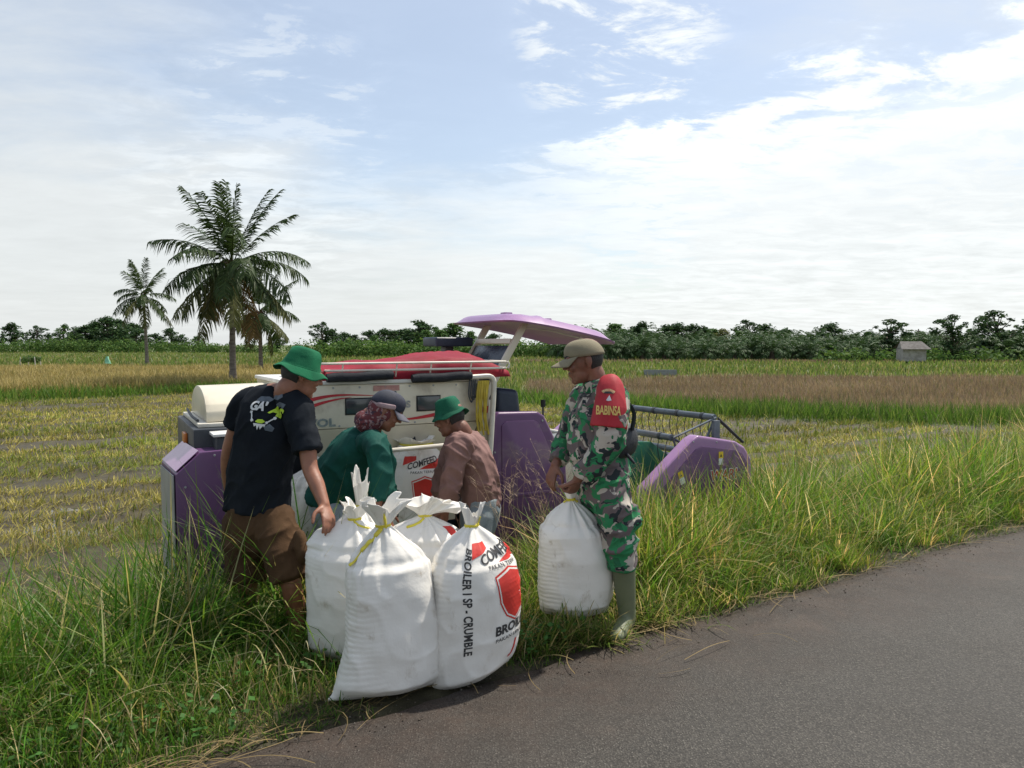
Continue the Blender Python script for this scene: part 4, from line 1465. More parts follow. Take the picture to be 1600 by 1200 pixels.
    c1 = catmull([(0.74, 2.005), (0.88, 2.045), (1.05, 2.062), (1.30, 2.05)], 5)
    flat_print('stripe', ribbon(c1, np.linspace(0.034, 0.003, len(c1))), 0, 0, -0.004, M_REDP, tank)
    c1 = catmull([(0.74, 1.955), (0.88, 2.003), (1.0, 2.03), (1.12, 2.045)], 5)
    flat_print('stripe', ribbon(c1, np.linspace(0.032, 0.002, len(c1))), 0, 0, -0.0045, M_REDP, tank)
    c1 = catmull([(1.36, 1.868), (1.55, 1.868), (1.72, 1.885), (1.90, 1.915)], 5)
    flat_print('stripe', ribbon(c1, np.linspace(0.004, 0.036, len(c1))), 0, 0, -0.004, M_REDP, tank)
    flat_print('faded_notice', (np.array([(1.28, 2.082), (1.48, 2.082), (1.48, 2.122), (1.28, 2.122)]), [(0, 1, 2, 3)]), 0, 0, -0.004, pm('faded red notice', (0.50, 0.27, 0.23), (0.42, 0.20, 0.18), 25, 0.6), tank)
    # end panel with red hazard patches
    ep = P('end_panel', prism([(2.153, 1.62), (2.235, 1.62), (2.235, 2.05), (2.20, 2.13), (2.153, 2.13)], 0.02, 0.40), M_CREAM, 0.008)
    flat_print('hazard_patch', (np.array([(2.165, 1.985), (2.215, 2.022), (2.215, 2.058), (2.165, 2.02)]), [(0, 1, 2, 3)]), 0, 0, 0.012, M_REDP, ep)
    flat_print('hazard_patch', (np.array([(2.172, 1.89), (2.215, 1.88), (2.222, 1.935), (2.178, 1.945)]), [(0, 1, 2, 3)]), 0, 0, 0.012, M_REDP, ep)
    # ---- rails, foam rolls
    for z0, a in ((2.285, 0.90), (2.235, 0.94)):
        P('rail', bent_pipe([(a, 1.0, z0), (a, -0.05, z0), (2.36, -0.05, z0), (2.36, 0.55, z0)], 0.0085, 0.05), M_CREAM2, smooth=True)
    P('rail_end', bent_pipe([(2.36, -0.052, 2.287), (2.375, -0.052, 2.26), (2.36, -0.052, 2.233)], 0.0085, 0.012), M_CREAM2, smooth=True)
    for a in (1.05, 1.45, 1.72, 2.05):
        P('rail_strut', bent_pipe([(a, -0.04, 2.28), (a, 0.0, 2.17)], 0.006), M_CREAM2, smooth=True)
    for a, b, z0 in ((0.93, 1.41, 2.185), (1.56, 2.04, 2.168)):
        pr = [(a + (b - a) * k / 10, -0.055, z0 + 0.014 * (k / 10) + 0.003 * math.sin(k)) for k in range(11)]
        v, f = tube_arrays(pr, [0.034 if 0 < k < 10 else 0.030 for k in range(11)], 12)
        P('foam_roll', (v, f), M_FOAM, smooth=True)
    # ---- bent post and lower handrail
    P('guard_post', bent_pipe([(2.0, -0.03, 2.165), (2.255, -0.03, 2.175), (2.215, -0.03, 1.55), (2.20, 0.0, 0.86)], 0.021, 0.07, 12), M_CREAM2, smooth=True)
    P('handrail', bent_pipe([(0.84, 0.02, 1.10), (0.86, -0.14, 1.55), (0.97, -0.14, 1.655), (1.90, -0.14, 1.675), (2.16, 0.0, 1.68)], 0.017, 0.10, 10), M_CREAM2, smooth=True)
    # ---- red tarpaulin heaped on the tank
    nu, nv = 64, 26
    V = []
    ug, vg = np.meshgrid(np.linspace(0, 1, nu), np.linspace(0, 1, nv), indexing='ij')
    ridge = np.interp(ug, [0, .12, .3, .38, .5, .62, .8, .92, 1.0], [0.06, 0.085, 0.115, 0.10, 0.125, 0.165, 0.17, 0.11, 0.04])
    prof = np.sin(np.pi * np.clip(vg * 0.80 + 0.16, 0, 1)) ** 0.55
    fold = fbm(np.stack([ug.ravel() * 7, vg.ravel() * 2.2 + ug.ravel() * 3], -1), 3, 3).reshape(ug.shape) - 0.5
    crease = (1 - np.abs(2 * vnoise(np.stack([ug.ravel() * 5 + vg.ravel() * 4, vg.ravel() * 2], -1), 8).reshape(ug.shape) - 1)) ** 2
    zz = 2.185 + ridge * prof + 0.022 * fold * prof + 0.028 * (crease - 0.4) * prof
    uu = 0.83 + 1.58 * ug + 0.03 * fold
    vv = -0.015 + 0.95 * vg + 0.02 * fold
    zz[:, 0] = 2.165 - 0.02 * fold[:, 0]
    V = np.stack([uu, vv, zz], -1).reshape(-1, 3)
    i = np.arange((nu - 1) * (nv - 1)); a = i // (nv - 1) * nv + i % (nv - 1)
    tp = mesh('tarpaulin', V, np.stack([a, a + nv, a + nv + 1, a + 1], -1), M_TARP, H, True)
    sm = tp.modifiers.new('thick', 'SOLIDIFY'); sm.thickness = 0.006
    # ---- rear: threshing drum cover, engine box, straw cutter
    dr = []
    for k in range(15):
        a = math.pi * k / 14
        dr.append((0.86 - 0.48 * math.cos(a), 1.875 + 0.235 * math.sin(a) ** 0.8))
    n = len(dr)
    V = [(0.20, p[0], p[1]) for p in dr] + [(0.72, p[0], p[1] + 0.01) for p in dr]
    F = [tuple(range(n))[::-1], tuple(range(n, 2 * n))] + [(i, i + 1, n + i + 1, n + i) for i in range(n - 1)] + [(n - 1, 0, n, 2 * n - 1)]
    dc = P('drum_cover', (V, F), M_CREAM, 0.008)
    P('cover_flange', box_vf(0.14, 0.70, 0.33, 1.39, 1.845, 1.872), M_CREAM2, 0.006, dc)
    P('hinge_rod', bent_pipe([(0.13, 0.92, 1.93), (0.13, 0.62, 1.90), (0.15, 0.44, 1.885)], 0.010), M_DARK, 0, dc, smooth=True)
    eb = P('engine_box', box_vf(0.10, 0.90, 0.26, 1.42, 1.18, 1.842), M_DARK, 0.015)
    P('tail_lamp', box_vf(0.075, 0.099, 0.62, 0.78, 1.66, 1.78), pm('amber lens', (0.65, 0.20, 0.03), (0.5, 0.13, 0.02), 9, 0.3), 0.008, eb)
    sb = P('side_box', prism([(0.22, 1.40), (0.62, 1.40), (0.62, 1.80), (0.22, 1.80)], 0.06, 0.255), M_DARK, 0.01)
    P('side_box_lid', prism([(0.20, 1.806), (0.63, 1.806), (0.63, 1.835), (0.20, 1.825)], 0.045, 0.257), M_WHITE, 0.006, sb)
    out = [(-0.03, 0.78), (-0.035, 1.585), (0.115, 1.72), (0.62, 1.735), (0.62, 0.66), (0.10, 0.66)]
    sk = 0.03
    V = [(p[0], 0.0, p[1]) for p in out] + [(p[0] - (sk if p[0] < 0.5 else 0), 0.80, p[1] - (0.02 if p[1] > 1 else 0)) for p in out]
    n = len(out)
    cv = P('straw_cutter_cover', (V, [tuple(range(n)), tuple(range(2 * n - 1, n - 1, -1))] + [(i, i + n, (i + 1) % n + n, (i + 1) % n) for i in range(n)]), M_PURP, 0.010)
    g = [(-0.038, 0.03, 0.80), (-0.042, 0.03, 1.575), (-0.038 - sk * .97, 0.76, 1.545), (-0.034 - sk * .97, 0.76, 0.79)]
    P('discharge_plate', ([(a - 0.008, b, c) for a, b, c in g] + [(a - 0.002, b, c) for a, b, c in g], [(0, 1, 2, 3), (7, 6, 5, 4), (0, 4, 5, 1), (1, 5, 6, 2), (2, 6, 7, 3), (3, 7, 4, 0)]), M_GALV, 0, cv)
    g = [(-0.030, 0.02, 1.600), (0.108, 0.02, 1.7265), (0.108 - sk * .95, 0.76, 1.7075), (-0.03 - sk * .97, 0.76, 1.582)]
    P('top_plate', ([(a - .004, b, c + .004) for a, b, c in g] + [(a - .001, b, c + .001) for a, b, c in g], [(0, 1, 2, 3), (7, 6, 5, 4), (0, 4, 5, 1), (1, 5, 6, 2), (2, 6, 7, 3), (3, 7, 4, 0)]), M_PURP_LIT, 0, cv)  # thin sheet carrying the sunlit tone of the sloping top in its colour
    # ---- cab: side panel, seat, levers, canopy
    out = [(2.25, 0.72), (2.235, 1.82), (2.29, 1.885), (2.66, 1.875), (2.72, 1.84), (2.93, 1.45), (2.98, 0.72)]
    sp = P('side_panel', prism(out, -0.02, 0.06), M_PURP, 0.022, seg=3)
    ins = [(2.33, 0.80), (2.32, 1.78), (2.36, 1.815), (2.62, 1.81), (2.66, 1.785), (2.84, 1.43), (2.88, 0.80)]
    P('panel_recess', prism(ins, -0.028, -0.018), M_PURP, 0.007, sp)
    P('panel_rib', box_vf(2.36, 2.80, -0.034, -0.027, 1.20, 1.225), M_PURP, 0.003, sp)
    P('cab_floor', box_vf(2.24, 3.35, 0.08, 1.5, 0.92, 0.97), M_DARK, 0.01)
    P('cab_front', box_vf(3.22, 3.32, 0.30, 1.5, 0.97, 1.62), M_CREAM, 0.03)
    st = P('seat', box_vf(2.56, 3.05, 0.50, 0.95, 1.36, 1.50), M_NAVY, 0.05, seg=3)
    P('backrest', ([(2.56, .50, 1.48), (2.84, .50, 1.48), (2.84, .95, 1.48), (2.56, .95, 1.48), (2.565, .52, 2.045), (2.79, .52, 2.02), (2.79, .93, 2.02), (2.565, .93, 2.045)],
                   [(0, 3, 2, 1), (4, 5, 6, 7), (0, 1, 5, 4), (1, 2, 6, 5), (2, 3, 7, 6), (3, 0, 4, 7)]), M_NAVY, 0.055, st, seg=4)
    P('seat_stand', box_vf(2.55, 2.85, 0.58, 0.87, 0.97, 1.36), M_DARK, 0.01, st)
    P('console', box_vf(2.78, 3.25, 0.12, 0.42, 0.97, 1.63), M_CREAM, 0.03)
    for a, b, z0, z1 in ((2.90, 0.30, 1.62, 1.93), (2.42, 0.10, 1.45, 1.82), (2.36, 0.10, 1.42, 1.74)):
        lv = P('lever', bent_pipe([(a + (0.0 if a > 2.8 else 0.13), b, z0), (a, b, z1)], 0.008), M_DARK, smooth=True)
        P('knob', bent_pipe([(a, b, z1 - 0.05), (a, b, z1 + 0.012)], 0.020 if a > 2.8 else 0.015, 0.01, 10), M_RUB, 0, lv, smooth=True)
    P('red_button', box_vf(3.0, 3.045, 0.15, 0.19, 1.632, 1.675), M_REDP, 0.006)
    P('grab_bar', bent_pipe([(3.28, 0.42, 1.28), (3.20, 0.42, 1.74), (3.24, 0.42, 1.78), (3.50, 0.42, 1.775), (3.52, 0.42, 1.60)], 0.016, 0.05, 10), M_CREAM2, smooth=True)
    P('fuel_tank', box_vf(2.32, 3.1, 1.05, 1.6, 0.97, 1.62), M_CREAM, 0.05)
    P('air_cleaner', box_vf(2.22, 2.60, 1.05, 1.36, 2.40, 2.485), M_NAVY, 0.02, seg=3)
    P('air_cleaner_stem', box_vf(2.36, 2.44, 1.14, 1.26, 2.17, 2.40), M_DARK, 0.01)
    for v0 in (0.42, 1.12):
        P('canopy_post', ([(2.36, v0, 1.95), (2.43, v0, 1.95), (2.43, v0 + .035, 1.95), (2.36, v0 + .035, 1.95), (2.76, v0, 2.60), (2.83, v0, 2.60), (2.83, v0 + .035, 2.60), (2.76, v0 + .035, 2.60)],
                          [(0, 3, 2, 1), (4, 5, 6, 7), (0, 1, 5, 4), (1, 2, 6, 5), (2, 3, 7, 6), (3, 0, 4, 7)]), M_CREAM, 0.006)
        P('post_foot', box_vf(2.245, 2.46, v0 - 0.02, v0 + 0.06, 1.64, 1.95), M_CREAM, 0.008)
    P('post_brace', ([(2.655, .457, 2.43), (2.665, .457, 2.47), (2.665, 1.118, 2.47), (2.655, 1.118, 2.43), (2.695, .457, 2.42), (2.705, .457, 2.46), (2.705, 1.118, 2.46), (2.695, 1.118, 2.42)],
                     [(0, 1, 2, 3), (7, 6, 5, 4), (0, 4, 5, 1), (1, 5, 6, 2), (2, 6, 7, 3), (3, 7, 4, 0)]), M_CREAM)
    P('rear_screen', ([(2.44, .462, 2.06), (2.655, .462, 2.41), (2.655, 1.115, 2.41), (2.44, 1.115, 2.06), (2.45, .462, 2.055), (2.665, .462, 2.405), (2.665, 1.115, 2.405), (2.45, 1.115, 2.055)],
                      [(0, 1, 2, 3), (7, 6, 5, 4), (0, 4, 5, 1), (1, 5, 6, 2), (2, 6, 7, 3), (3, 7, 4, 0)]), pm('dark screen sheet', (0.018, 0.026, 0.045), (0.05, 0.065, 0.09), 5, 0.25, 0.3, 12), 0.004)
    # canopy: shallow moulded shell with a rolled lip
    nu, nv = 30, 18
    U0, U1, V0, V1 = 2.50, 3.68, 0.20, 1.42
    top, bot = [], []
    for i in range(nu + 1):
        for j in range(nv + 1):
            a, b = i / nu, j / nv
            ea, eb_ = abs(2 * a - 1), abs(2 * b - 1)
            sq = (ea ** 5 + eb_ ** 5) ** 0.2
            # pull corners in for a rounded outline
            k = 1 / max(1.0, (ea ** 8 + eb_ ** 8) ** 0.125)
            uu = (U0 + U1) / 2 + (2 * a - 1) * k * (U1 - U0) / 2; vv = (V0 + V1) / 2 + (2 * b - 1) * k * (V1 - V0) / 2
            z = 2.70 - 0.20 * a ** 1.35 - 0.010 * (1 - a)
            lip = 0.066 * np.clip((sq - 0.84) / 0.16, 0, 1) ** 1.5
            z2 = z - lip + 0.006 * (1 - sq ** 2)
            if 0.28 < a < 0.36 and sq < 0.8: z2 += 0.012
            top.append((uu, vv, z2)); bot.append((uu * 0.985 + (U0 + U1) / 2 * 0.015, vv * 0.985 + (V0 + V1) / 2 * 0.015, z2 - 0.030 + (lip * 0.25)))
    n1 = (nu + 1) * (nv + 1)
    F = []
    for i in range(nu):
        for j in range(nv):
            a = i * (nv + 1) + j
            F.append((a, a + nv + 1, a + nv + 2, a + 1)); F.append((n1 + a, n1 + a + 1, n1 + a + nv + 2, n1 + a + nv + 1))
    rim = [i * (nv + 1) for i in range(nu + 1)] + [nu * (nv + 1) + j for j in range(1, nv + 1)] + [i * (nv + 1) + nv for i in range(nu - 1, -1, -1)] + [j for j in range(nv - 1, 0, -1)]
    for q in range(len(rim)):
        a, b = rim[q], rim[(q + 1) % len(rim)]
        F.append((a, b, n1 + b, n1 + a))
    cn = P('canopy', (top + bot, F), M_PURP_LIT, smooth=True)
    P('canopy_lug', box_vf(2.62, 2.70, 0.48, 0.56, 2.665, 2.697), M_PURP_LIT, 0.008, cn)
    P('canopy_lug', box_vf(3.02, 3.10, 0.48, 0.56, 2.622, 2.652), M_PURP_LIT, 0.008, cn)
    P('canopy_cable', tube_arrays(catmull([(2.80, .44, 2.56), (3.0, .40, 2.545), (3.2, .36, 2.50), (3.4, .34, 2.455)], 5), [0.007] * 16, 6), M_CREAM2, 0, cn, smooth=True)
    # ---- yellow rope bundle hanging at the tank's end
    for k in range(7):
        a = 2.085 + 0.014 * k
        pts = catmull([(a + 0.02, -0.055, 2.14), (a, -0.065 - .006 * (k % 3), 2.02), (a + 0.015 * math.sin(k * 2), -0.06, 1.86), (a + 0.02, -0.055, 1.72 + 0.03 * (k % 3))], 5)
        P('yellow_rope', tube_arrays(pts, [0.0085] * len(pts), 6), MATS.get('yellow rope') or pm('yellow rope', (0.52, 0.40, 0.04), (0.40, 0.30, 0.03), 20, 0.7), smooth=True)
    for k in range(4):
        a = 2.03 + 0.016 * k
        pts = catmull([(a, -0.05, 2.15), (a - 0.01, -0.055, 2.03), (a + 0.02, -0.05, 1.98 + 0.02 * k), (a + 0.03, -0.05, 2.12)], 5)
        P('grey_cord', tube_arrays(pts, [0.006] * len(pts), 5), M_DARK, smooth=True)
    # ---- feeder house and header
    P('feeder_house', prism([(2.75, 0.62), (2.85, 1.12), (3.88, 0.72), (3.88, 0.28)], 0.55, 1.25), M_CREAM, 0.02)
    P('header_floor', prism([(3.80, 0.24), (3.82, 0.30), (4.98, 0.17), (4.98, 0.12)], 0.0, 1.80), M_GALV, 0.005)
    P('header_back', box_vf(3.74, 3.80, 0.0, 1.80, 0.22, 0.95), M_GREEN, 0.008)
    ag = P('auger', tube_arrays([(4.12, 0.02, 0.52), (4.12, 1.78, 0.52)], [0.11, 0.11], 14), M_GREEN, smooth=True)
    hv_, hf = [], []
    for k in range(97):
        a = k / 96 * 2 * math.pi * 6; vv = 0.05 + 1.70 * k / 96
        for r_ in (0.10, 0.21):
            hv_.append((4.12 + r_ * math.cos(a), vv, 0.52 + r_ * math.sin(a)))
        if k: hf.append((2 * k - 2, 2 * k - 1, 2 * k + 1, 2 * k))
    mesh('auger_flight', hv_, hf, M_GREEN, ag, True)
    gs = [(3.68, 1.16), (3.74, 1.42), (3.90, 1.515), (4.10, 1.50), (4.30, 1.36), (4.36, 1.18), (4.30, 0.70), (3.70, 0.70)]
    P('green_side_shield', prism(gs, 0.30, 0.33), M_GREEN, 0.008)
    for v0, nm in ((-0.16, 'near'), (1.82, 'far')):
        out = [(3.66, 1.17), (4.18, 1.565), (4.26, 1.60), (4.72, 1.52), (4.84, 1.46), (4.93, 1.34), (4.95, 1.05), (5.02, 0.55), (5.28, 0.20), (4.9, 0.12), (3.72, 0.30), (3.60, 1.02)]
        dv = P('crop_divider', prism(out, v0, v0 + 0.13), M_PURP_LIT, 0.026, seg=3)  # edges painted in the sunlit tone, near face laid over in plain purple
        if v0 < 0:
            ins = [(3.80, 1.12), (4.22, 1.475), (4.30, 1.50), (4.70, 1.44), (4.80, 1.40), (4.875, 1.30), (4.885, 1.05), (4.80, 0.5), (3.80, 0.5), (3.76, 1.02)]
            P('divider_face', prism(ins, v0 - 0.009, v0 + 0.005), M_PURP, 0.006, dv)
            for a, z0, rt in ((4.525, 1.375, 0.0), (4.055, 1.235, 0.35)):
                flat_print('warning_label', (np.array([(-.028, -.06), (.028, -.06), (.028, .0), (-.028, .0)]), [(0, 1, 2, 3)]), a, z0, v0 - 0.013, M_WHITE, dv, rt)
                flat_print('warning_label', (np.array([(-.028, .001), (.028, .001), (.028, .062), (-.028, .062)]), [(0, 1, 2, 3)]), a, z0, v0 - 0.013, M_YEL, dv, rt)
                flat_print('warning_mark', (np.array([(-.013, .014), (.013, .014), (0, .044)]), [(0, 1, 2)]), a, z0, v0 - 0.0145, M_BLACKP, dv, rt)
            flat_print('lettering', text2d('WARI', 0.135, 0.009, 0.15, 'CENTER', 0.08, 1.0, 0.95), 4.56, 1.215, v0 - 0.013, M_WHITE, dv)
            flat_print('lettering', text2d('WARI', 0.135, 0.001, 0.15, 'CENTER', 0.08, 1.0, 0.95), 4.56, 1.215, v0 - 0.0145, M_REDP, dv)
            flat_print('badge', text2d('LOVOL', 0.055, 0.004, 0.0, 'CENTER', 0.05, 0.95), 4.80, 1.215, v0 - 0.013, M_CHROME, dv)
    # reel: four bat tubes carried on end spiders, spring tines below each
    uc, zc, rr = 4.50, 1.385, 0.385
    tine_me = None
    axle = P('reel_axle', tube_arrays([(uc, 0.06, zc), (uc, 1.76, zc)], [0.03, 0.03], 10), M_STEELB, smooth=True)
    for k in range(4):
        a = R(61 + 92 * k)
        bu, bz = uc + rr * math.cos(a), zc + rr * math.sin(a)
        bt = P('reel_bat', tube_arrays([(bu, 0.08, bz), (bu, 0.9, bz), (bu, 1.74, bz)], [0.031, 0.031, 0.031], 12), M_STEELB, smooth=True)
        for q in range(5):
            v0 = 0.22 + q * 0.36
            P('tube_clamp', tube_arrays([(bu, v0, bz), (bu, v0 + 0.035, bz)], [0.036, 0.036], 12), M_DARK, 0, bt)
        if tine_me is None:
            tv, tf = tube_arrays(catmull([(0, 0, 0), (-0.012, 0.012, -0.09), (0.004, 0.012, -0.17), (0.02, 0, -0.25)], 4), [0.0042] * 13, 5)
            tine_me = bpy.data.meshes.new('tine'); tine_me.from_pydata([tuple(q) for q in tv], [], tf); tine_me.materials.append(M_DARK)
        for q in range(15):
            t_ = link('tine', tine_me, None, bt); t_.location = (bu, 0.14 + q * 0.112, bz - 0.02)
        for vv in (0.075, 1.745):
            P('reel_spoke', bent_pipe([(uc, vv, zc), (bu, vv, bz)], 0.012), M_STEELB, smooth=True)
            a2 = R(61 + 92 * (k + 1))
            P('reel_brace', bent_pipe([(bu, vv - 0.012, bz), (uc + rr * math.cos(a2), vv - 0.012, zc + rr * math.sin(a2))], 0.010), M_STEELB, smooth=True)
    for vv in (0.03, 1.79):
        P('reel_arm', ([(3.72, vv - .02, 1.02), (3.74, vv - .02, 1.10), (4.66, vv - .02, 1.43), (4.66, vv - .02, 1.35), (3.72, vv + .02, 1.02), (3.74, vv + .02, 1.10), (4.66, vv + .02, 1.43), (4.66, vv + .02, 1.35)],
                       [(0, 1, 2, 3), (7, 6, 5, 4), (0, 4, 5, 1), (1, 5, 6, 2), (2, 6, 7, 3), (3, 7, 4, 0)]), M_STEELB, 0.006)
        P('reel_stay', bent_pipe([(4.70, vv + 0.02, 1.72), (5.02, vv, 1.47)], 0.009), M_DARK, smooth=True)
        P('reel_stay', bent_pipe([(4.72, vv + 0.04, 1.70), (5.04, vv + 0.03, 1.46)], 0.009), M_DARK, smooth=True)
        P('reel_upright', box_vf(4.615, 4.69, vv - 0.02, vv + 0.02, 1.36, 1.70), M_STEELB, 0.006)
    for q in range(26):
        vv = 0.05 + q * 0.068
        mesh('knife_guard', *prism([(4.96, 0.13), (4.96, 0.17), (5.10, 0.14)], vv, vv + 0.03), M_DARK, H)


harvester()


def bolts():
    me = None
    spots = [(u, 0.0, 2.112) for u in np.arange(0.80, 2.14, 0.19)] + [(u, 0.0, 1.842) for u in np.arange(0.84, 2.14, 0.19)]
    spots += [(2.262, -0.022, z) for z in np.arange(0.85, 1.80, 0.24)] + [(2.70, -0.022, 1.80), (2.885, -0.022, 1.45), (2.93, -0.022, 1.05)]
    spots += [(0.02, -0.002, z) for z in (0.95, 1.25, 1.50)] + [(u, -0.002, 1.695) for u in (0.20, 0.38, 0.56)]
    spots += [(3.90, -0.162, 1.27), (4.20, -0.162, 1.545), (4.48, -0.162, 1.525), (4.74, -0.162, 1.475), (4.90, -0.162, 1.28)]
    bm = bmesh.new(); bmesh.ops.create_cone(bm, cap_ends=True, segments=6, radius1=0.0085, radius2=0.0075, depth=0.008)
    me = bpy.data.meshes.new('bolt'); bm.to_mesh(me); bm.free(); me.materials.append(M_GALV)
    for p in spots:
        b = link('bolt', me, None, HARV); b.location = p; b.rotation_euler = (math.pi / 2, 0, 0)


bolts()

# ================================================================== SACKS
def sackmat(name, tint=(0.82, 0.795, 0.74), dirt=0.65):
    m = bpy.data.materials.new(name); m.use_nodes = True
    N = NT(m.node_tree); b = m.node_tree.nodes['Principled BSDF']
    tc = N.n('ShaderNodeTexCoord').outputs['Object']
    c = N.mix(N.noise(tc, 7, 5), tint, tuple(k * 0.90 for k in tint))
    # mud rubbed into the weave
    g = N.math('MULTIPLY', N.ss(N.noise(tc, 6.0, 8, 0.68, 0.6), 0.56, 0.74), dirt)
    c = N.mix(g, c, (0.36, 0.29, 0.20, 1))
    g2 = N.math('MULTIPLY', N.ss(N.noise(N.mapping(tc, (5, 5, 1.2)), 3.0, 6, 0.7), 0.60, 0.76), dirt * 0.8)
    c = N.mix(g2, c, (0.30, 0.22, 0.13, 1))
    N.put(b.inputs['Base Color'], c)
    N.put(b.inputs['Roughness'], N.math('MULTIPLY_ADD', N.noise(tc, 5, 3), 0.25, 0.36))
    b.inputs['Specular IOR Level'].default_value = 0.4
    # woven ribbons: fine cross ribs
    wv = N.n('ShaderNodeTexWave'); wv.bands_direction = 'Z'; wv.inputs['Scale'].default_value = 55; wv.inputs['Distortion'].default_value = 1.2
    wv.inputs['Detail'].default_value = 2
    N.put(wv.inputs['Vector'], tc)
    h = N.math('MULTIPLY_ADD', N.noise(tc, 60, 4), 0.9, N.math('MULTIPLY', wv.outputs[1], 0.12))
    bp = N.n('ShaderNodeBump'); bp.inputs['Strength'].default_value = 0.30; bp.inputs['Distance'].default_value = 0.004
    N.put(bp.inputs['Height'], h); N.put(b.inputs['Normal'], bp.outputs[0])
    return m


M_SACK = sackmat('white woven sack')
M_SACKD = sackmat('soiled white woven sack', (0.83, 0.80, 0.74), 0.95)
M_TIE = pm('yellow tie string', (0.72, 0.62, 0.05), (0.62, 0.50, 0.04), 15, 0.5)
M_SPRED = pm('sack red ink', (0.62, 0.035, 0.022), (0.55, 0.03, 0.02), 12, 0.5)
M_SPBLK = pm('sack black ink', (0.02, 0.02, 0.022), (0.05, 0.05, 0.05), 25, 0.55)
M_SPGRY = pm('sack grey ink', (0.10, 0.10, 0.10), (0.16, 0.16, 0.16), 25, 0.55)


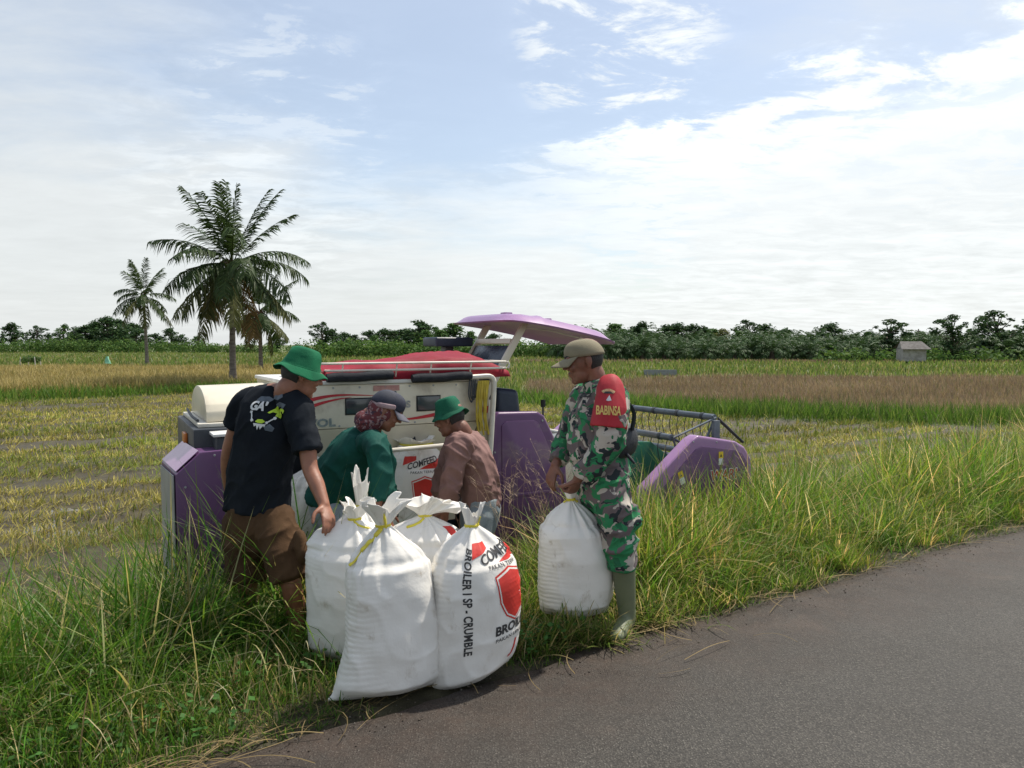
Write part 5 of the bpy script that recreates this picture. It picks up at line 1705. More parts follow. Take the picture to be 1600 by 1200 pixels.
class Sack:
    def __init__(s, name, label, base, H, wprof, dprof, yaw, seed, shift=(0, 0), ruffle=0.13, ruffle_r=0.075, neck=0.030, ear=0.0, mat=None,
                 pleat=1.0, crease_side=-1, tilt=(0, 0), group='white feed sacks', skew=0.0, drop=0.0):
        s.H, s.wp, s.dp, s.seed, s.shift, s.rl, s.rr, s.nk, s.ear = H, wprof, dprof, seed, shift, ruffle, ruffle_r, neck, ear
        s.pleat, s.cs, s.tilt, s.skew, s.drop = pleat, crease_side, tilt, skew, drop
        s.o = thing(name, label, 'sack', base, yaw, group)
        nu, nv = 132, 150
        v = np.concatenate([np.linspace(0, 0.08, 14)[:-1], np.linspace(0.08, 0.78, 74)[:-1], np.linspace(0.78, 1.0, 38)[:-1], np.linspace(1.0, 1.22, 26)])
        th = np.linspace(0, 2 * math.pi, nu, endpoint=False)
        TH, VV = np.meshgrid(th, v, indexing='xy')
        p = s.S(TH.ravel(), VV.ravel())
        n = len(v)
        i = np.arange((n - 1) * nu); r, c = i // nu, i % nu
        q = np.stack([r * nu + c, r * nu + (c + 1) % nu, (r + 1) * nu + (c + 1) % nu, (r + 1) * nu + c], -1)
        ctr = p[:nu].mean(0) + np.array([0, 0, 0.012])
        k = len(p); p = np.concatenate([p, [ctr]])
        t = np.stack([np.arange(nu), np.full(nu, k), (np.arange(nu) + 1) % nu], -1)
        s.body = fast_mesh('fabric', p, q, t, mat or M_SACK, s.o, True)
        sm = s.body.modifiers.new('thick', 'SOLIDIFY'); sm.thickness = 0.0015
        # string wound round the neck
        pts = []
        for a in np.linspace(0, 4 * math.pi, 40):
            c = s.S(np.array([a]), np.array([1.0 + 0.006 * a / 12.6]))[0]
            ax = s.axis(1.0)
            pts.append(ax + (c - ax) * 1.10 + np.array([0, 0, -0.004 + 0.010 * a / 12.6]))
        vv, ff = tube_arrays(pts, [0.0042] * len(pts), 6)
        mesh('tie_string', vv, ff, M_TIE, s.o, True)

    def axis(s, v):
        z = s.H * min(v, 1.0) + max(0, v - 1) / 0.22 * s.rl
        f = sstep(np.array(v), 0.35, 1.0)
        return np.array([s.shift[0] * f + s.tilt[0] * z, s.shift[1] * f + s.tilt[1] * z, z])

    def S(s, th, v, off=0.0):
        g = np.random.default_rng(s.seed)
        ph = g.uniform(0, 6.28, 8)
        vb = np.clip(v, 0, 1)
        up = np.clip(v - 1, 0, None) / 0.22
        w = np.interp(vb, s.wp[0], s.wp[1]); d = np.interp(vb, s.dp[0], s.dp[1])
        c, sn = np.cos(th), np.sin(th)
        # pointed seam corners at the very bottom, rounded pillow above
        ex = np.interp(vb, [0, 0.03, 0.10, 0.25, 0.7, 0.9, 1.0], [1.15, 1.35, 2.0, 2.5, 2.5, 2.0, 2.0])
        e = 2.0 / ex
        x = w * np.sign(c) * np.abs(c) ** e
        y = d * np.sign(sn) * np.abs(sn) ** e
        # gathers running up to the neck
        pa = (0.75 * sstep(vb, 0.74, 1.0) + 0.25 * sstep(vb, 0.58, 0.85)) * s.pleat
        wobth = th + 0.25 * np.sin(2 * th + ph[0]) + 0.15 * np.sin(3 * th + ph[1])
        pl = 0.55 * np.cos(9 * wobth + ph[2]) + 0.35 * np.cos(17 * wobth + ph[3]) + 0.25 * np.cos(5 * wobth + ph[4])
        pl = np.sign(pl) * np.abs(pl) ** 0.75
        fac = 1 + pa * 0.19 * pl * (1 - 0.25 * sstep(vb, 0.95, 1.0))
        # frill above the neck
        fr = up ** 1.15
        rag = vnoise(np.stack([c * 2.6, sn * 2.6, up * 0 + 1.3], -1), s.seed + 40) - 0.5
        rag2 = vnoise(np.stack([c * 7, sn * 7, up * 2.0], -1), s.seed + 41) - 0.5
        fac = fac * 1.0
        rneck = s.nk
        tx = np.where(v > 1, c * (rneck + fr * s.rr * (0.85 + 0.55 * np.cos(3 * th + ph[5]) * 0.6 + 0.35 * np.cos(7 * wobth + ph[6]) + 0.6 * rag + 0.5 * rag2)), 0)
        ty = np.where(v > 1, sn * (rneck * 0.8 + fr * s.rr * 0.62 * (0.85 + 0.45 * np.cos(4 * th + ph[7]) + 0.30 * np.cos(8 * wobth + ph[1]) + 0.9 * rag - 0.6 * rag2)), 0)
        x = np.where(v > 1, tx, x * fac); y = np.where(v > 1, ty, y * fac)
        x = x + np.where(v > 1, s.ear * fr ** 1.2 * (0.5 + 0.5 * c), 0)
        z = s.H * vb + up * s.rl * (0.78 + 0.20 * np.cos(2 * th + ph[0]) + 0.14 * np.cos(5 * th + ph[3]) + 0.30 * rag + 0.16 * rag2) - np.abs(s.ear) * 0.35 * fr ** 2 * (0.5 + 0.5 * c) * (v > 1)
        # the load settles: slow bulges, a slack fold under the shoulder, fine cross creases at the sides
        P3 = np.stack([x * 5, y * 5, z * 4.2], -1)
        body = (v <= 1) * sstep(vb, 0.0, 0.08) * (1 - sstep(vb, 0.86, 1.0))
        lump = (fbm(P3, s.seed, 3) - 0.5) * 0.045
        cw = np.clip(s.cs * c, 0, 1) ** 1.2 if s.cs else np.abs(c) ** 2
        cw = np.maximum(cw, 0.25 * np.abs(c) ** 3)
        zz = z + 0.10 * x * s.cs + 0.02 * vnoise(P3 * 1.3, s.seed + 3)
        cr = (1 - np.abs(2 * fract(zz / 0.024 + 0.6 * vnoise(np.stack([c * 3, sn * 3, z * 7], -1), s.seed + 5)) - 1)) ** 2
        cr2 = (1 - np.abs(2 * vnoise(np.stack([c * 1.5, sn * 1.5, z * 42], -1), s.seed + 9) - 1)) ** 3
        band = 0.35 + 0.65 * vnoise(np.stack([c * 1.2, sn * 1.2, z * 3.5], -1), s.seed + 12)
        dent = 0.006 * (1 - np.abs(2 * vnoise(np.stack([c * 2.6 + z * 3, sn * 2.6, z * 7.5], -1), s.seed + 15) - 1)) ** 3
        slack = -0.010 * np.exp(-((vb - 0.80) / 0.025) ** 2) * (0.4 + 0.6 * vnoise(np.stack([c * 2, sn * 2, z * 0], -1), s.seed + 20))
        disp = body * (lump + 0.0062 * cr * cw * band ** 2 + 0.0014 * cr2 * band * (0.3 + 0.7 * cw) + dent + slack) + off
        L = np.sqrt((x / np.maximum(w, .02)) ** 2 + (y / np.maximum(d, .02)) ** 2) + 1e-6
        nx, ny = x / np.maximum(w, .02) / L, y / np.maximum(d, .02) / L
        x = x + nx * disp; y = y + ny * disp
        f = sstep(v, 0.35, 1.0)
        x = x + s.shift[0] * f + s.tilt[0] * z + s.skew * (z / s.H) ** 2
        y = y + s.shift[1] * f + s.tilt[1] * z
        z = z + s.drop * x * (1 - vb)
        return np.stack([x, y, z], -1)

    def print_(s, vf2, th0, v0, mat, name='lettering', rot=0.0, off=0.0022):
        """ink on the fabric: x runs round the sack, y up it"""
        V2, F = vf2
        c, sn = math.cos(rot), math.sin(rot)
        X = c * V2[:, 0] - sn * V2[:, 1]; Y = sn * V2[:, 0] + c * V2[:, 1]
        # arc length to angle at this height
        a = np.linspace(0, 2 * math.pi, 361)
        ring = s.S(a, np.full(361, min(max(v0, 0.1), 0.93)))
        sl = np.concatenate([[0], np.cumsum(np.linalg.norm(np.diff(ring[:, :2], axis=0), axis=1))])
        s0 = np.interp(th0 % (2 * math.pi), a, sl)
        th = np.interp(np.mod(s0 + X, sl[-1]), sl, a)
        return mesh(name, s.S(th, v0 + Y / s.H, off), F, mat, s.o)

    def ribbon(s, path, w=0.006):
        V, F = [], []
        path = catmull(path, 8)
        for i, (t, v) in enumerate(path):
            p = s.S(np.array([t]), np.array([v]), 0.006)[0]; p2 = s.S(np.array([t]), np.array([v + 0.01]), 0.006)[0]
            q = s.S(np.array([path[min(i + 1, len(path) - 1)][0]]), np.array([path[min(i + 1, len(path) - 1)][1]]), 0.006)[0]
            r = s.S(np.array([path[max(i - 1, 0)][0]]), np.array([path[max(i - 1, 0)][1]]), 0.006)[0]
            tg = q - r; tg /= np.linalg.norm(tg) + 1e-9
            nm = p - s.axis(v); nm[2] = 0; nm /= np.linalg.norm(nm) + 1e-9
            sd = np.cross(tg, nm); sd /= np.linalg.norm(sd) + 1e-9
            for k in (-1, 0, 1):
                V.append(p + sd * w * k + nm * (0.003 if k == 0 else 0))
            if i:
                o = 3 * i
                F += [(o - 3, o - 2, o + 1, o), (o - 2, o - 1, o + 2, o + 1)]
        b = mesh('tie_tail', V, F, M_TIE, s.o, True)
        b.modifiers.new('thick', 'SOLIDIFY').thickness = 0.0015


FRONT = -math.pi / 2      # the side of a sack that faces the camera at yaw 0


def wpr(*a): return (np.array([q[0] for q in a]), np.array([q[1] for q in a]))


# 1 nearest sack, wide at its seam corners
s1 = Sack('feed_sack', 'plain white sack nearest the road, tied with a long yellow ribbon', (-0.555, 3.42, 0.006), 0.775,
          wpr((0, .318), (.03, .290), (.08, .262), (.15, .246), (.3, .226), (.5, .212), (.66, .205), (.78, .192), (.85, .150), (.92, .095), (1, .034)),
          wpr((0, .07), (.03, .115), (.08, .145), (.3, .155), (.6, .15), (.76, .135), (.85, .10), (.92, .068), (1, .028)),
          R(24), 31, shift=(-0.045, 0.0), ruffle=0.13, ruffle_r=0.066, crease_side=-1, drop=0.0)
s1.ribbon([(FRONT - 0.4, 1.0), (FRONT - 0.75, 0.955), (FRONT - 1.0, 0.91), (FRONT - 1.2, 0.86), (FRONT - 1.35, 0.80)], 0.010)
s1.ribbon([(FRONT + 0.15, 1.0), (FRONT + 0.05, 1.06), (FRONT - 0.2, 1.14)], 0.006)
# 2 sack behind on the left, under the man's hand
s2 = Sack('feed_sack', 'white sack under the hand of the man in the black shirt', (-0.825, 3.86, -0.02), 0.725,
          wpr((0, .24), (.05, .245), (.2, .25), (.5, .25), (.74, .245), (.84, .232), (.91, .185), (.96, .11), (1, .03)),
          wpr((0, .10), (.04, .13), (.1, .16), (.5, .165), (.74, .15), (.84, .12), (.92, .08), (1, .026)),
          R(-8), 32, shift=(0.0, 0.0), ruffle=0.10, ruffle_r=0.055, crease_side=0)
s2.ribbon([(FRONT + 0.2, 1.0), (FRONT + 0.5, 0.97), (FRONT + 0.9, 0.95)], 0.005)
# 3 middle sack behind
s3 = Sack('feed_sack', 'white sack in the middle behind, with a flaring top and red print', (-0.455, 3.98, -0.02), 0.715,
          wpr((0, .23), (.05, .235), (.2, .24), (.5, .238), (.72, .235), (.84, .21), (.92, .15), (1, .035)),
          wpr((0, .10), (.04, .13), (.1, .15), (.5, .155), (.74, .145), (.85, .12), (.92, .08), (1, .028)),
          R(6), 33, shift=(-0.015, 0.0), ruffle=0.115, ruffle_r=0.085, ear=0.11, crease_side=1)
s3.ribbon([(FRONT - 0.1, 1.0), (FRONT - 0.4, 0.965), (FRONT - 0.85, 0.935)], 0.007)
s3.print_(poly2d([(-.035, -.022), (.03, -.022), (.045, .022), (-.02, .022)], 0.01), FRONT + 0.98, 0.90, M_SPRED, 'print')
s3.print_(poly2d([(-.02, -.016), (.02, -.016), (.03, .016), (-.01, .016)], 0.01), FRONT + 1.30, 0.885, M_SPBLK, 'print')
# 4 printed sack leaning against the near one
s4 = Sack('feed_sack', 'white sack printed BROILER standing second from the road, bulging to the right', (-0.190, 3.54, 0.004), 0.745,
          wpr((0, .185), (.03, .19), (.09, .20), (.2, .212), (.35, .215), (.55, .215), (.72, .203), (.82, .178), (.9, .13), (1, .034)),
          wpr((0, .05), (.03, .10), (.08, .14), (.3, .165), (.6, .165), (.76, .15), (.85, .115), (.92, .075), (1, .026)),
          R(20), 34, shift=(-0.03, 0.0), ruffle=0.11, ruffle_r=0.026, crease_side=0, tilt=(0.035, 0.0), skew=0.0, drop=0.30)
s4.ribbon([(FRONT + 0.3, 1.0), (FRONT + 0.8, 1.04), (FRONT + 1.0, 1.10)], 0.006)
s4.print_(text2d('BROILER I SP - CRUMBLE', 0.058, 0.0018, 0.18, 'CENTER', 0.02, 1.04, 0.73), FRONT - 0.30, 0.575, M_SPBLK, 'lettering', -math.pi / 2)


def comfeed_print(s, th, big=True):
    s.print_(poly2d([(-.15, -.012), (-.05, .022), (-.05, .052), (-.15, .052)], .02), th, 0.845, M_SPRED, 'print')
    s.print_(poly2d([(-.03, -.045), (.15, -.045), (.15, .03), (.12, .022)], .02), th, 0.845, M_SPRED, 'print')
    s.print_(text2d('COMFEED', 0.062, 0.0012, 0.25, 'CENTER', 0.02, 0.98, 0.85), th, 0.845, M_SPBLK, 'lettering', 0.22, 0.0034)
    s.print_(text2d('PAKAN TERNAK', 0.026, 0.0004, 0.0, 'CENTER', 0.02, 1.1), th, 0.765, M_SPGRY)
    sh = [(-.085, .095), (0, .125), (.085, .095), (.075, -.02), (.045, -.085), (0, -.12), (-.045, -.085), (-.075, -.02)]
    o2 = [(a * 1.16, b * 1.14) for a, b in sh]; i2 = [(a * 1.08, b * 1.07) for a, b in sh]
    s.print_(poly2d(o2, .02), th, 0.56, M_SPRED, 'shield_border', 0, 0.0020)
    s.print_(poly2d(i2, .02), th, 0.56, M_SACK, 'shield_line', 0, 0.0030)
    s.print_(poly2d(sh, .02), th, 0.56, M_SPRED, 'shield', 0, 0.0040)


comfeed_print(s4, FRONT + 0.74)
s4.print_(text2d('BROILER', 0.060, 0.0024, 0.0, 'CENTER', 0.02, 1.0, 0.95), FRONT + 0.74, 0.345, M_SPBLK)
s4.print_(text2d('PAKAN LENGKAP', 0.026, 0.0004, 0.0, 'CENTER', 0.02, 1.06), FRONT + 0.74, 0.285, M_SPGRY)
s4.print_(text2d('J', 0.085, 0.002, 0.25, 'CENTER', 0.02), FRONT + 0.78, 0.19, M_SPRED)
# 5 the sack the uniformed man holds
s5 = Sack('feed_sack', 'mud streaked white sack held by the man in camouflage', (0.362, 4.20, 0.085), 0.655,
          wpr((0, .185), (.04, .20), (.15, .205), (.4, .203), (.65, .198), (.76, .182), (.85, .135), (.92, .085), (1, .022)),
          wpr((0, .10), (.04, .13), (.1, .155), (.5, .165), (.72, .155), (.84, .115), (.92, .072), (1, .020)),
          R(3), 35, shift=(-0.03, -0.02), ruffle=0.10, ruffle_r=0.028, neck=0.020, crease_side=-1, mat=M_SACKD, pleat=1.1)
s5.ribbon([(FRONT + 0.2, 1.0), (FRONT + 0.9, 1.015), (FRONT + 1.2, 0.99)], 0.009)
s5.ribbon([(FRONT - 0.3, 1.0), (FRONT - 1.0, 1.01), (FRONT - 1.3, 0.985)], 0.007)
# 6 sack gripped by the man in the green shirt, mostly hidden
s6 = Sack('feed_sack', 'white sack with a tall twisted top held by the man in the green shirt', (-0.885, 4.33, -0.12), 0.79,
          wpr((0, .22), (.05, .23), (.5, .23), (.75, .21), (.85, .15), (.93, .09), (1, .03)), wpr((0, .1), (.05, .15), (.5, .16), (.75, .14), (.85, .11), (.93, .07), (1, .026)),
          R(10), 36, ruffle=0.21, ruffle_r=0.020, crease_side=0)
# 7, 8 sacks on the machine's platform
s7 = Sack('feed_sack', 'printed sack standing on the machine under the grain outlet', (-0.715, 5.53, 0.048), 0.83,
          wpr((0, .20), (.05, .21), (.4, .212), (.8, .205), (.9, .185), (1, .12)), wpr((0, .10), (.05, .14), (.4, .14), (.8, .12), (.92, .10), (1, .07)),
          R(18), 37, ruffle=0.05, ruffle_r=0.05, neck=0.11, crease_side=0, pleat=0.35, mat=M_SACKD, group='sacks on the machine')
comfeed_print(s7, FRONT + 0.12)
s7.print_(text2d('BROILER', 0.055, 0.0018, 0.1, 'CENTER', 0.02), FRONT - 0.85, 0.50, M_SPBLK, 'lettering', -math.pi / 2)
s8 = Sack('feed_sack', 'unprinted grey white sack on the machine beside the black shirt', (-1.375, 5.20, 0.046), 0.72,
          wpr((0, .22), (.05, .23), (.4, .235), (.8, .22), (.9, .18), (1, .06)), wpr((0, .10), (.05, .15), (.4, .16), (.8, .14), (.92, .10), (1, .04)),
          R(25), 38, ruffle=0.06, ruffle_r=0.05, neck=0.05, crease_side=0, mat=M_SACKD, group='sacks on the machine')

# ================================================================== PEOPLE
def ell(c, r, M=None, nu=16, nv=10):
    V, F = [], []
    for i in range(nv + 1):
        p = math.pi * i / nv
        for k in range(nu):
            a = 2 * math.pi * k / nu
            V.append((r[0] * math.sin(p) * math.cos(a), r[1] * math.sin(p) * math.sin(a), r[2] * math.cos(p)))
    V = np.array(V)
    if M is not None: V = V @ np.asarray(M).T
    V = V + np.asarray(c)
    for i in range(nv):
        for k in range(nu):
            F.append((i * nu + k, (i + 1) * nu + k, (i + 1) * nu + (k + 1) % nu, i * nu + (k + 1) % nu))
    return V, F


def limb(pts, rad, side=(0, 1, 0), n=16, res=5, caps=(True, True)):
    """tapered tube along a smooth path; rad: radius or (along side, across)"""
    pts = np.asarray(pts, float)
    rr = np.array([(r, r) if np.isscalar(r) else r for r in rad], float)
    P = catmull(pts, res)
    k = np.linspace(0, len(pts) - 1, len(P))
    ra = np.interp(k, np.arange(len(pts)), rr[:, 0]); rb = np.interp(k, np.arange(len(pts)), rr[:, 1])
    tg = np.gradient(P, axis=0); tg /= np.linalg.norm(tg, axis=1)[:, None] + 1e-9
    rows = []
    side = np.asarray(side, float)
    def ring(c, t, a, b):
        s = side - side @ t * t; s /= np.linalg.norm(s) + 1e-9
        q = np.cross(t, s)
        an = np.linspace(0, 2 * math.pi, n, endpoint=False)
        return c + a * np.cos(an)[:, None] * s + b * np.sin(an)[:, None] * q
    m0, m1 = (ra[0] + rb[0]) / 2, (ra[-1] + rb[-1]) / 2
    if caps[0]:
        for al in (75, 50, 25): rows.append(ring(P[0] - tg[0] * m0 * math.sin(R(al)) * .8, tg[0], ra[0] * math.cos(R(al)), rb[0] * math.cos(R(al))))
    for i in range(len(P)): rows.append(ring(P[i], tg[i], ra[i], rb[i]))
    if caps[1]:
        for al in (25, 50, 75): rows.append(ring(P[-1] + tg[-1] * m1 * math.sin(R(al)) * .8, tg[-1], ra[-1] * math.cos(R(al)), rb[-1] * math.cos(R(al))))
    V = np.concatenate(rows); F = []
    for i in range(len(rows) - 1):
        for k in range(n):
            F.append((i * n + k, i * n + (k + 1) % n, (i + 1) * n + (k + 1) % n, (i + 1) * n + k))
    F.append(tuple(range(n))[::-1]); F.append(tuple((len(rows) - 1) * n + k for k in range(n)))
    return V, F


def fused(parts, voxel, smooth=4, fac=0.5):
    """melt overlapping closed shapes into one continuous surface; returns verts, quads"""
    V, F = [], []
    o = 0
    for v, f in parts:
        V.append(np.asarray(v, float)); F += [tuple(i + o for i in q) for q in f]; o += len(v)
    V = np.concatenate(V)
    me = bpy.data.meshes.new('melt'); me.from_pydata([tuple(q) for q in V.tolist()], [], F)
    bm = bmesh.new(); bm.from_mesh(me); bmesh.ops.recalc_face_normals(bm, faces=bm.faces); bm.to_mesh(me); bm.free()
    ob = bpy.data.objects.new('melt', me); COL.objects.link(ob)
    r = ob.modifiers.new('r', 'REMESH'); r.mode = 'VOXEL'; r.voxel_size = voxel; r.use_smooth_shade = True
    if smooth:
        sm = ob.modifiers.new('s', 'SMOOTH'); sm.iterations = smooth; sm.factor = fac
    dg = bpy.context.evaluated_depsgraph_get()
    out = bpy.data.meshes.new_from_object(ob.evaluated_get(dg))
    bpy.data.objects.remove(ob)
    n = len(out.vertices)
    co = np.zeros(n * 3); out.vertices.foreach_get('co', co)
    no = np.zeros(n * 3); out.vertices.foreach_get('normal', no)
    fs = [tuple(p.vertices) for p in out.polygons]
    bpy.data.meshes.remove(out)
    return co.reshape(-1, 3), no.reshape(-1, 3), fs


def folds(co, no, amp, freq, direction, seed, sharp=2.0, cross=0.35):
    """cloth creases running along 'direction'"""
    d = np.asarray(direction, float); d /= np.linalg.norm(d)
    a = np.cross(d, (0.3, 0.5, 0.8)); a /= np.linalg.norm(a); b = np.cross(d, a)
    q = np.stack([co @ d * freq * cross, co @ a * freq, co @ b * freq], -1)
    warp = np.stack([vnoise(q * 0.6, seed + 1), vnoise(q * 0.6, seed + 2), vnoise(q * 0.6, seed + 3)], -1) * 1.6
    n = vnoise(q + warp, seed)
    r = (1 - np.abs(2 * n - 1)) ** sharp
    return co + no * ((r - 0.35) * amp)[:, None]


def skinmat(name, c):
    m = pm(name, c, tuple(k * 0.78 for k in c), 14, 0.50, 0.10, 120)
    b = m.node_tree.nodes['Principled BSDF']
    b.inputs['Subsurface Weight'].default_value = 0.12
    b.inputs['Subsurface Radius'].default_value = (0.01, 0.004, 0.002)
    return m


def frame(fwd, up=(0, 0, 1)):
    f = np.asarray(fwd, float); f /= np.linalg.norm(f)
    l = np.cross(up, f); l /= np.linalg.norm(l)
    return np.stack([f, l, np.cross(f, l)], 1)       # columns: forward, left, up


def head_parts(c, M, sc=1.0, stubble=False):
    """skull, face, ears and neck root in the head's own frame"""
    out = []
    def E(p, r, MM=None): out.append(ell(np.asarray(c) + M @ (np.array(p) * sc), np.array(r) * sc, M if MM is None else M @ MM))
    def Lm(ps, rs): out.append(limb([np.asarray(c) + M @ (np.array(p) * sc) for p in ps], [r * sc for r in rs], M[:, 1], 10, 3))
    E((-.015, 0, .045), (.098, .076, .082)); E((.02, 0, .01), (.078, .068, .088)); E((.035, 0, -.055), (.056, .055, .055)); E((.066, 0, -.088), (.026, .030, .020))
    E((-.02, 0, -.03), (.07, .06, .06))
    Lm([(.092, 0, .030), (.106, 0, .008), (.114, 0, -.010)], [.009, .011, .013])          # nose
    E((.098, .012, -.014), (.012, .009, .008)); E((.098, -.012, -.014), (.012, .009, .008))
    E((.082, .030, .042), (.018, .026, .010)); E((.082, -.030, .042), (.018, .026, .010))     # brows
    E((.078, .036, -.014), (.020, .020, .022)); E((.078, -.036, -.014), (.020, .020, .022))   # cheekbones
    E((.090, 0, -.043), (.013, .024, .007)); E((.088, 0, -.056), (.013, .021, .008))          # lips
    for s in (-1, 1):
        E((-.010, s * .080, .008), (.020, .009, .032)); E((-.006, s * .079, -.022), (.011, .008, .012))
    return out


def hand_parts(wrist, d, palm, thumb, curl, sc=1.0, spread=0.10, grip=False):
    """palm, four unequal jointed fingers, and a thumb leaving the palm's side.
    d: wrist to knuckles, palm: direction the palm faces, thumb: side of the thumb"""
    w = np.asarray(wrist, float); d = np.asarray(d, float); d /= np.linalg.norm(d)
    p = np.asarray(palm, float); p = p - p @ d * d; p /= np.linalg.norm(p)
    t = np.asarray(thumb, float); t = t - t @ d * d - t @ p * p; t /= np.linalg.norm(t)
    out = [limb([w - d * .02 * sc, w + d * .030 * sc, w + d * .082 * sc], [(.027 * sc, .021 * sc), (.036 * sc, .017 * sc), (.041 * sc, .013 * sc)], t, 12, 4)]
    for i, (o, L) in enumerate(zip((.031, .010, -.011, -.031), (.074, .082, .076, .060))):
        b = w + d * (.080 - .004 * abs(i - 1)) * sc + t * o * sc
        a = curl[i] if hasattr(curl, '__len__') else curl
        dd = d + t * o * spread * 10 * .12
        pts = [b - d * .015 * sc]
        ang = 0.0; q = b
        for k, f in enumerate((0.46, 0.30, 0.24)):
            ang += a * (0.75 if k == 0 else 1.0)
            v = dd * math.cos(ang) + p * math.sin(ang); v /= np.linalg.norm(v)
            pts.append(q); q = q + v * L * f * sc
        pts.append(q)
        out.append(limb(pts, [.0095 * sc, .0098 * sc, .0092 * sc, .0082 * sc, .0068 * sc], t, 10, 4))
    tb = w + d * .022 * sc + t * .030 * sc
    t1 = tb + (d * .55 + t * .75 + p * .25) * .040 * sc
    t2 = t1 + (d * .80 + t * (.05 if grip else .35) + p * (.75 if grip else .35)) * .032 * sc
    t3 = t2 + (d * .75 + t * (-.35 if grip else .1) + p * (.75 if grip else .35)) * .026 * sc
    out.append(limb([w + d * .01 * sc + t * .012 * sc, tb, t1, t2, t3], [.016 * sc, .0145 * sc, .0115 * sc, .0105 * sc, .008 * sc], p, 10, 4))
    return out


def bind(o, name, parts, voxel, mat, smooth=4, fold=None, fac=0.5):
    base = np.array(o.location)
    co, no, fs = fused(parts, voxel, smooth, fac)
    if fold:
        for f in fold: co = folds(co, no, *f)
    ob = mesh(name, co, fs, mat, o, True, base)
    ob['_n'] = len(fs)
    return ob, co, fs


def eyes(o, c, M, sc=1.0):
    base = np.array(o.location)
    for s in (-1, 1):
        p = np.asarray(c) + M @ (np.array([.081, s * .031, .022]) * sc)
        v, f = ell(p, np.array([.011, .014, .008]) * sc, M, 10, 6)
        e = mesh('eye', v, f, M_EYE, o, True, base)
        v, f = ell(p + M @ (np.array([.007, 0, 0]) * sc), np.array([.006, .0065, .0065]) * sc, M, 8, 6)
        mesh('iris', v, f, M_IRIS, e, True, base)
        v, f = limb([np.asarray(c) + M @ (np.array(q) * sc) for q in ((.098, s * .014, .047), (.094, s * .030, .053), (.080, s * .050, .047))], [.003 * sc, .0042 * sc, .0025 * sc], M[:, 2], 8, 4)
        mesh('eyebrow', v, f, M_HAIR, o, True, base)


def hair_cap(o, c, M, sc=1.0, low=-.045, thick=0.995):
    """short hair hugging the back and sides of the skull"""
    base = np.array(o.location)
    V, F = [], []
    nu, nv = 28, 14
    for i in range(nv + 1):
        for k in range(nu + 1):
            a = R(-84) + R(168) * k / nu + math.pi        # round the back, ear to ear
            f = i / nv
            zl = low + 0.020 * math.cos(a - math.pi) * -1
            z = zl + (0.062 - zl) * f
            e = math.sqrt(max(0.02, 1 - ((z - .030) / .105) ** 2)) * thick
            V.append(np.asarray(c) + M @ (np.array([-.012 + .099 * e * math.cos(a), .079 * e * math.sin(a), z]) * sc))
    for i in range(nv):
        for k in range(nu):
            q = i * (nu + 1) + k
            F.append((q, q + 1, q + nu + 2, q + nu + 1))
    h = mesh('hair', V, F, M_HAIR, o, True, base)
    h.modifiers.new('thick', 'SOLIDIFY').thickness = 0.004


def bucket_hat(o, c, M, mat, sc=1.0, brim=0.055, seed=0, droop=0.030):
    base = np.array(o.location)
    prof = [(0.0, .152), (.035, .152), (.062, .148), (.078, .138), (.088, .105), (.096, .072), (.102, .050), (.104, .044)]
    nb = 8
    prof += [(.104 + brim * k / nb, .044 - droop * (k / nb) ** 1.15) for k in range(1, nb + 1)]
    nu = 56
    V, F = [], []
    for i, (r, z) in enumerate(prof):
        for k in range(nu):
            a = 2 * math.pi * k / nu
            wv = max(0, (r - .104)) / max(brim, .01)
            dz = wv * (0.011 * math.sin(2 * a + seed) + 0.008 * math.sin(3 * a + 2 * seed) + .004 * math.sin(7 * a))
            rr = r * (1 + 0.018 * math.sin(5 * a + seed + 6 * z) * (z > .05) + 0.03 * wv * math.sin(3 * a + seed))
            if 0.06 < z < .15: rr -= 0.004 * (1 + math.sin(9 * z / .01 * .12 + 3 * a + seed))
            V.append(np.asarray(c) + M @ (np.array([-.010 + rr * 1.02 * math.cos(a), rr * .87 * math.sin(a), z + dz]) * sc))
    for i in range(len(prof) - 1):
        for k in range(nu):
            F.append((i * nu + k, i * nu + (k + 1) % nu, (i + 1) * nu + (k + 1) % nu, (i + 1) * nu + k))
    h = mesh('bucket_hat', V, F, mat, o, True, base)
    h.modifiers.new('thick', 'SOLIDIFY').thickness = 0.003
    # stitched band where crown meets brim
    V2 = []
    for a in np.linspace(0, 2 * math.pi, 49):
        V2.append(np.asarray(c) + M @ (np.array([-.010 + .1055 * 1.02 * math.cos(a), .1055 * .87 * math.sin(a), .046]) * sc))
    v, f = tube_arrays(V2, [.0028] * len(V2), 5)
    mesh('hat_seam', v, f, mat, h, True, base)


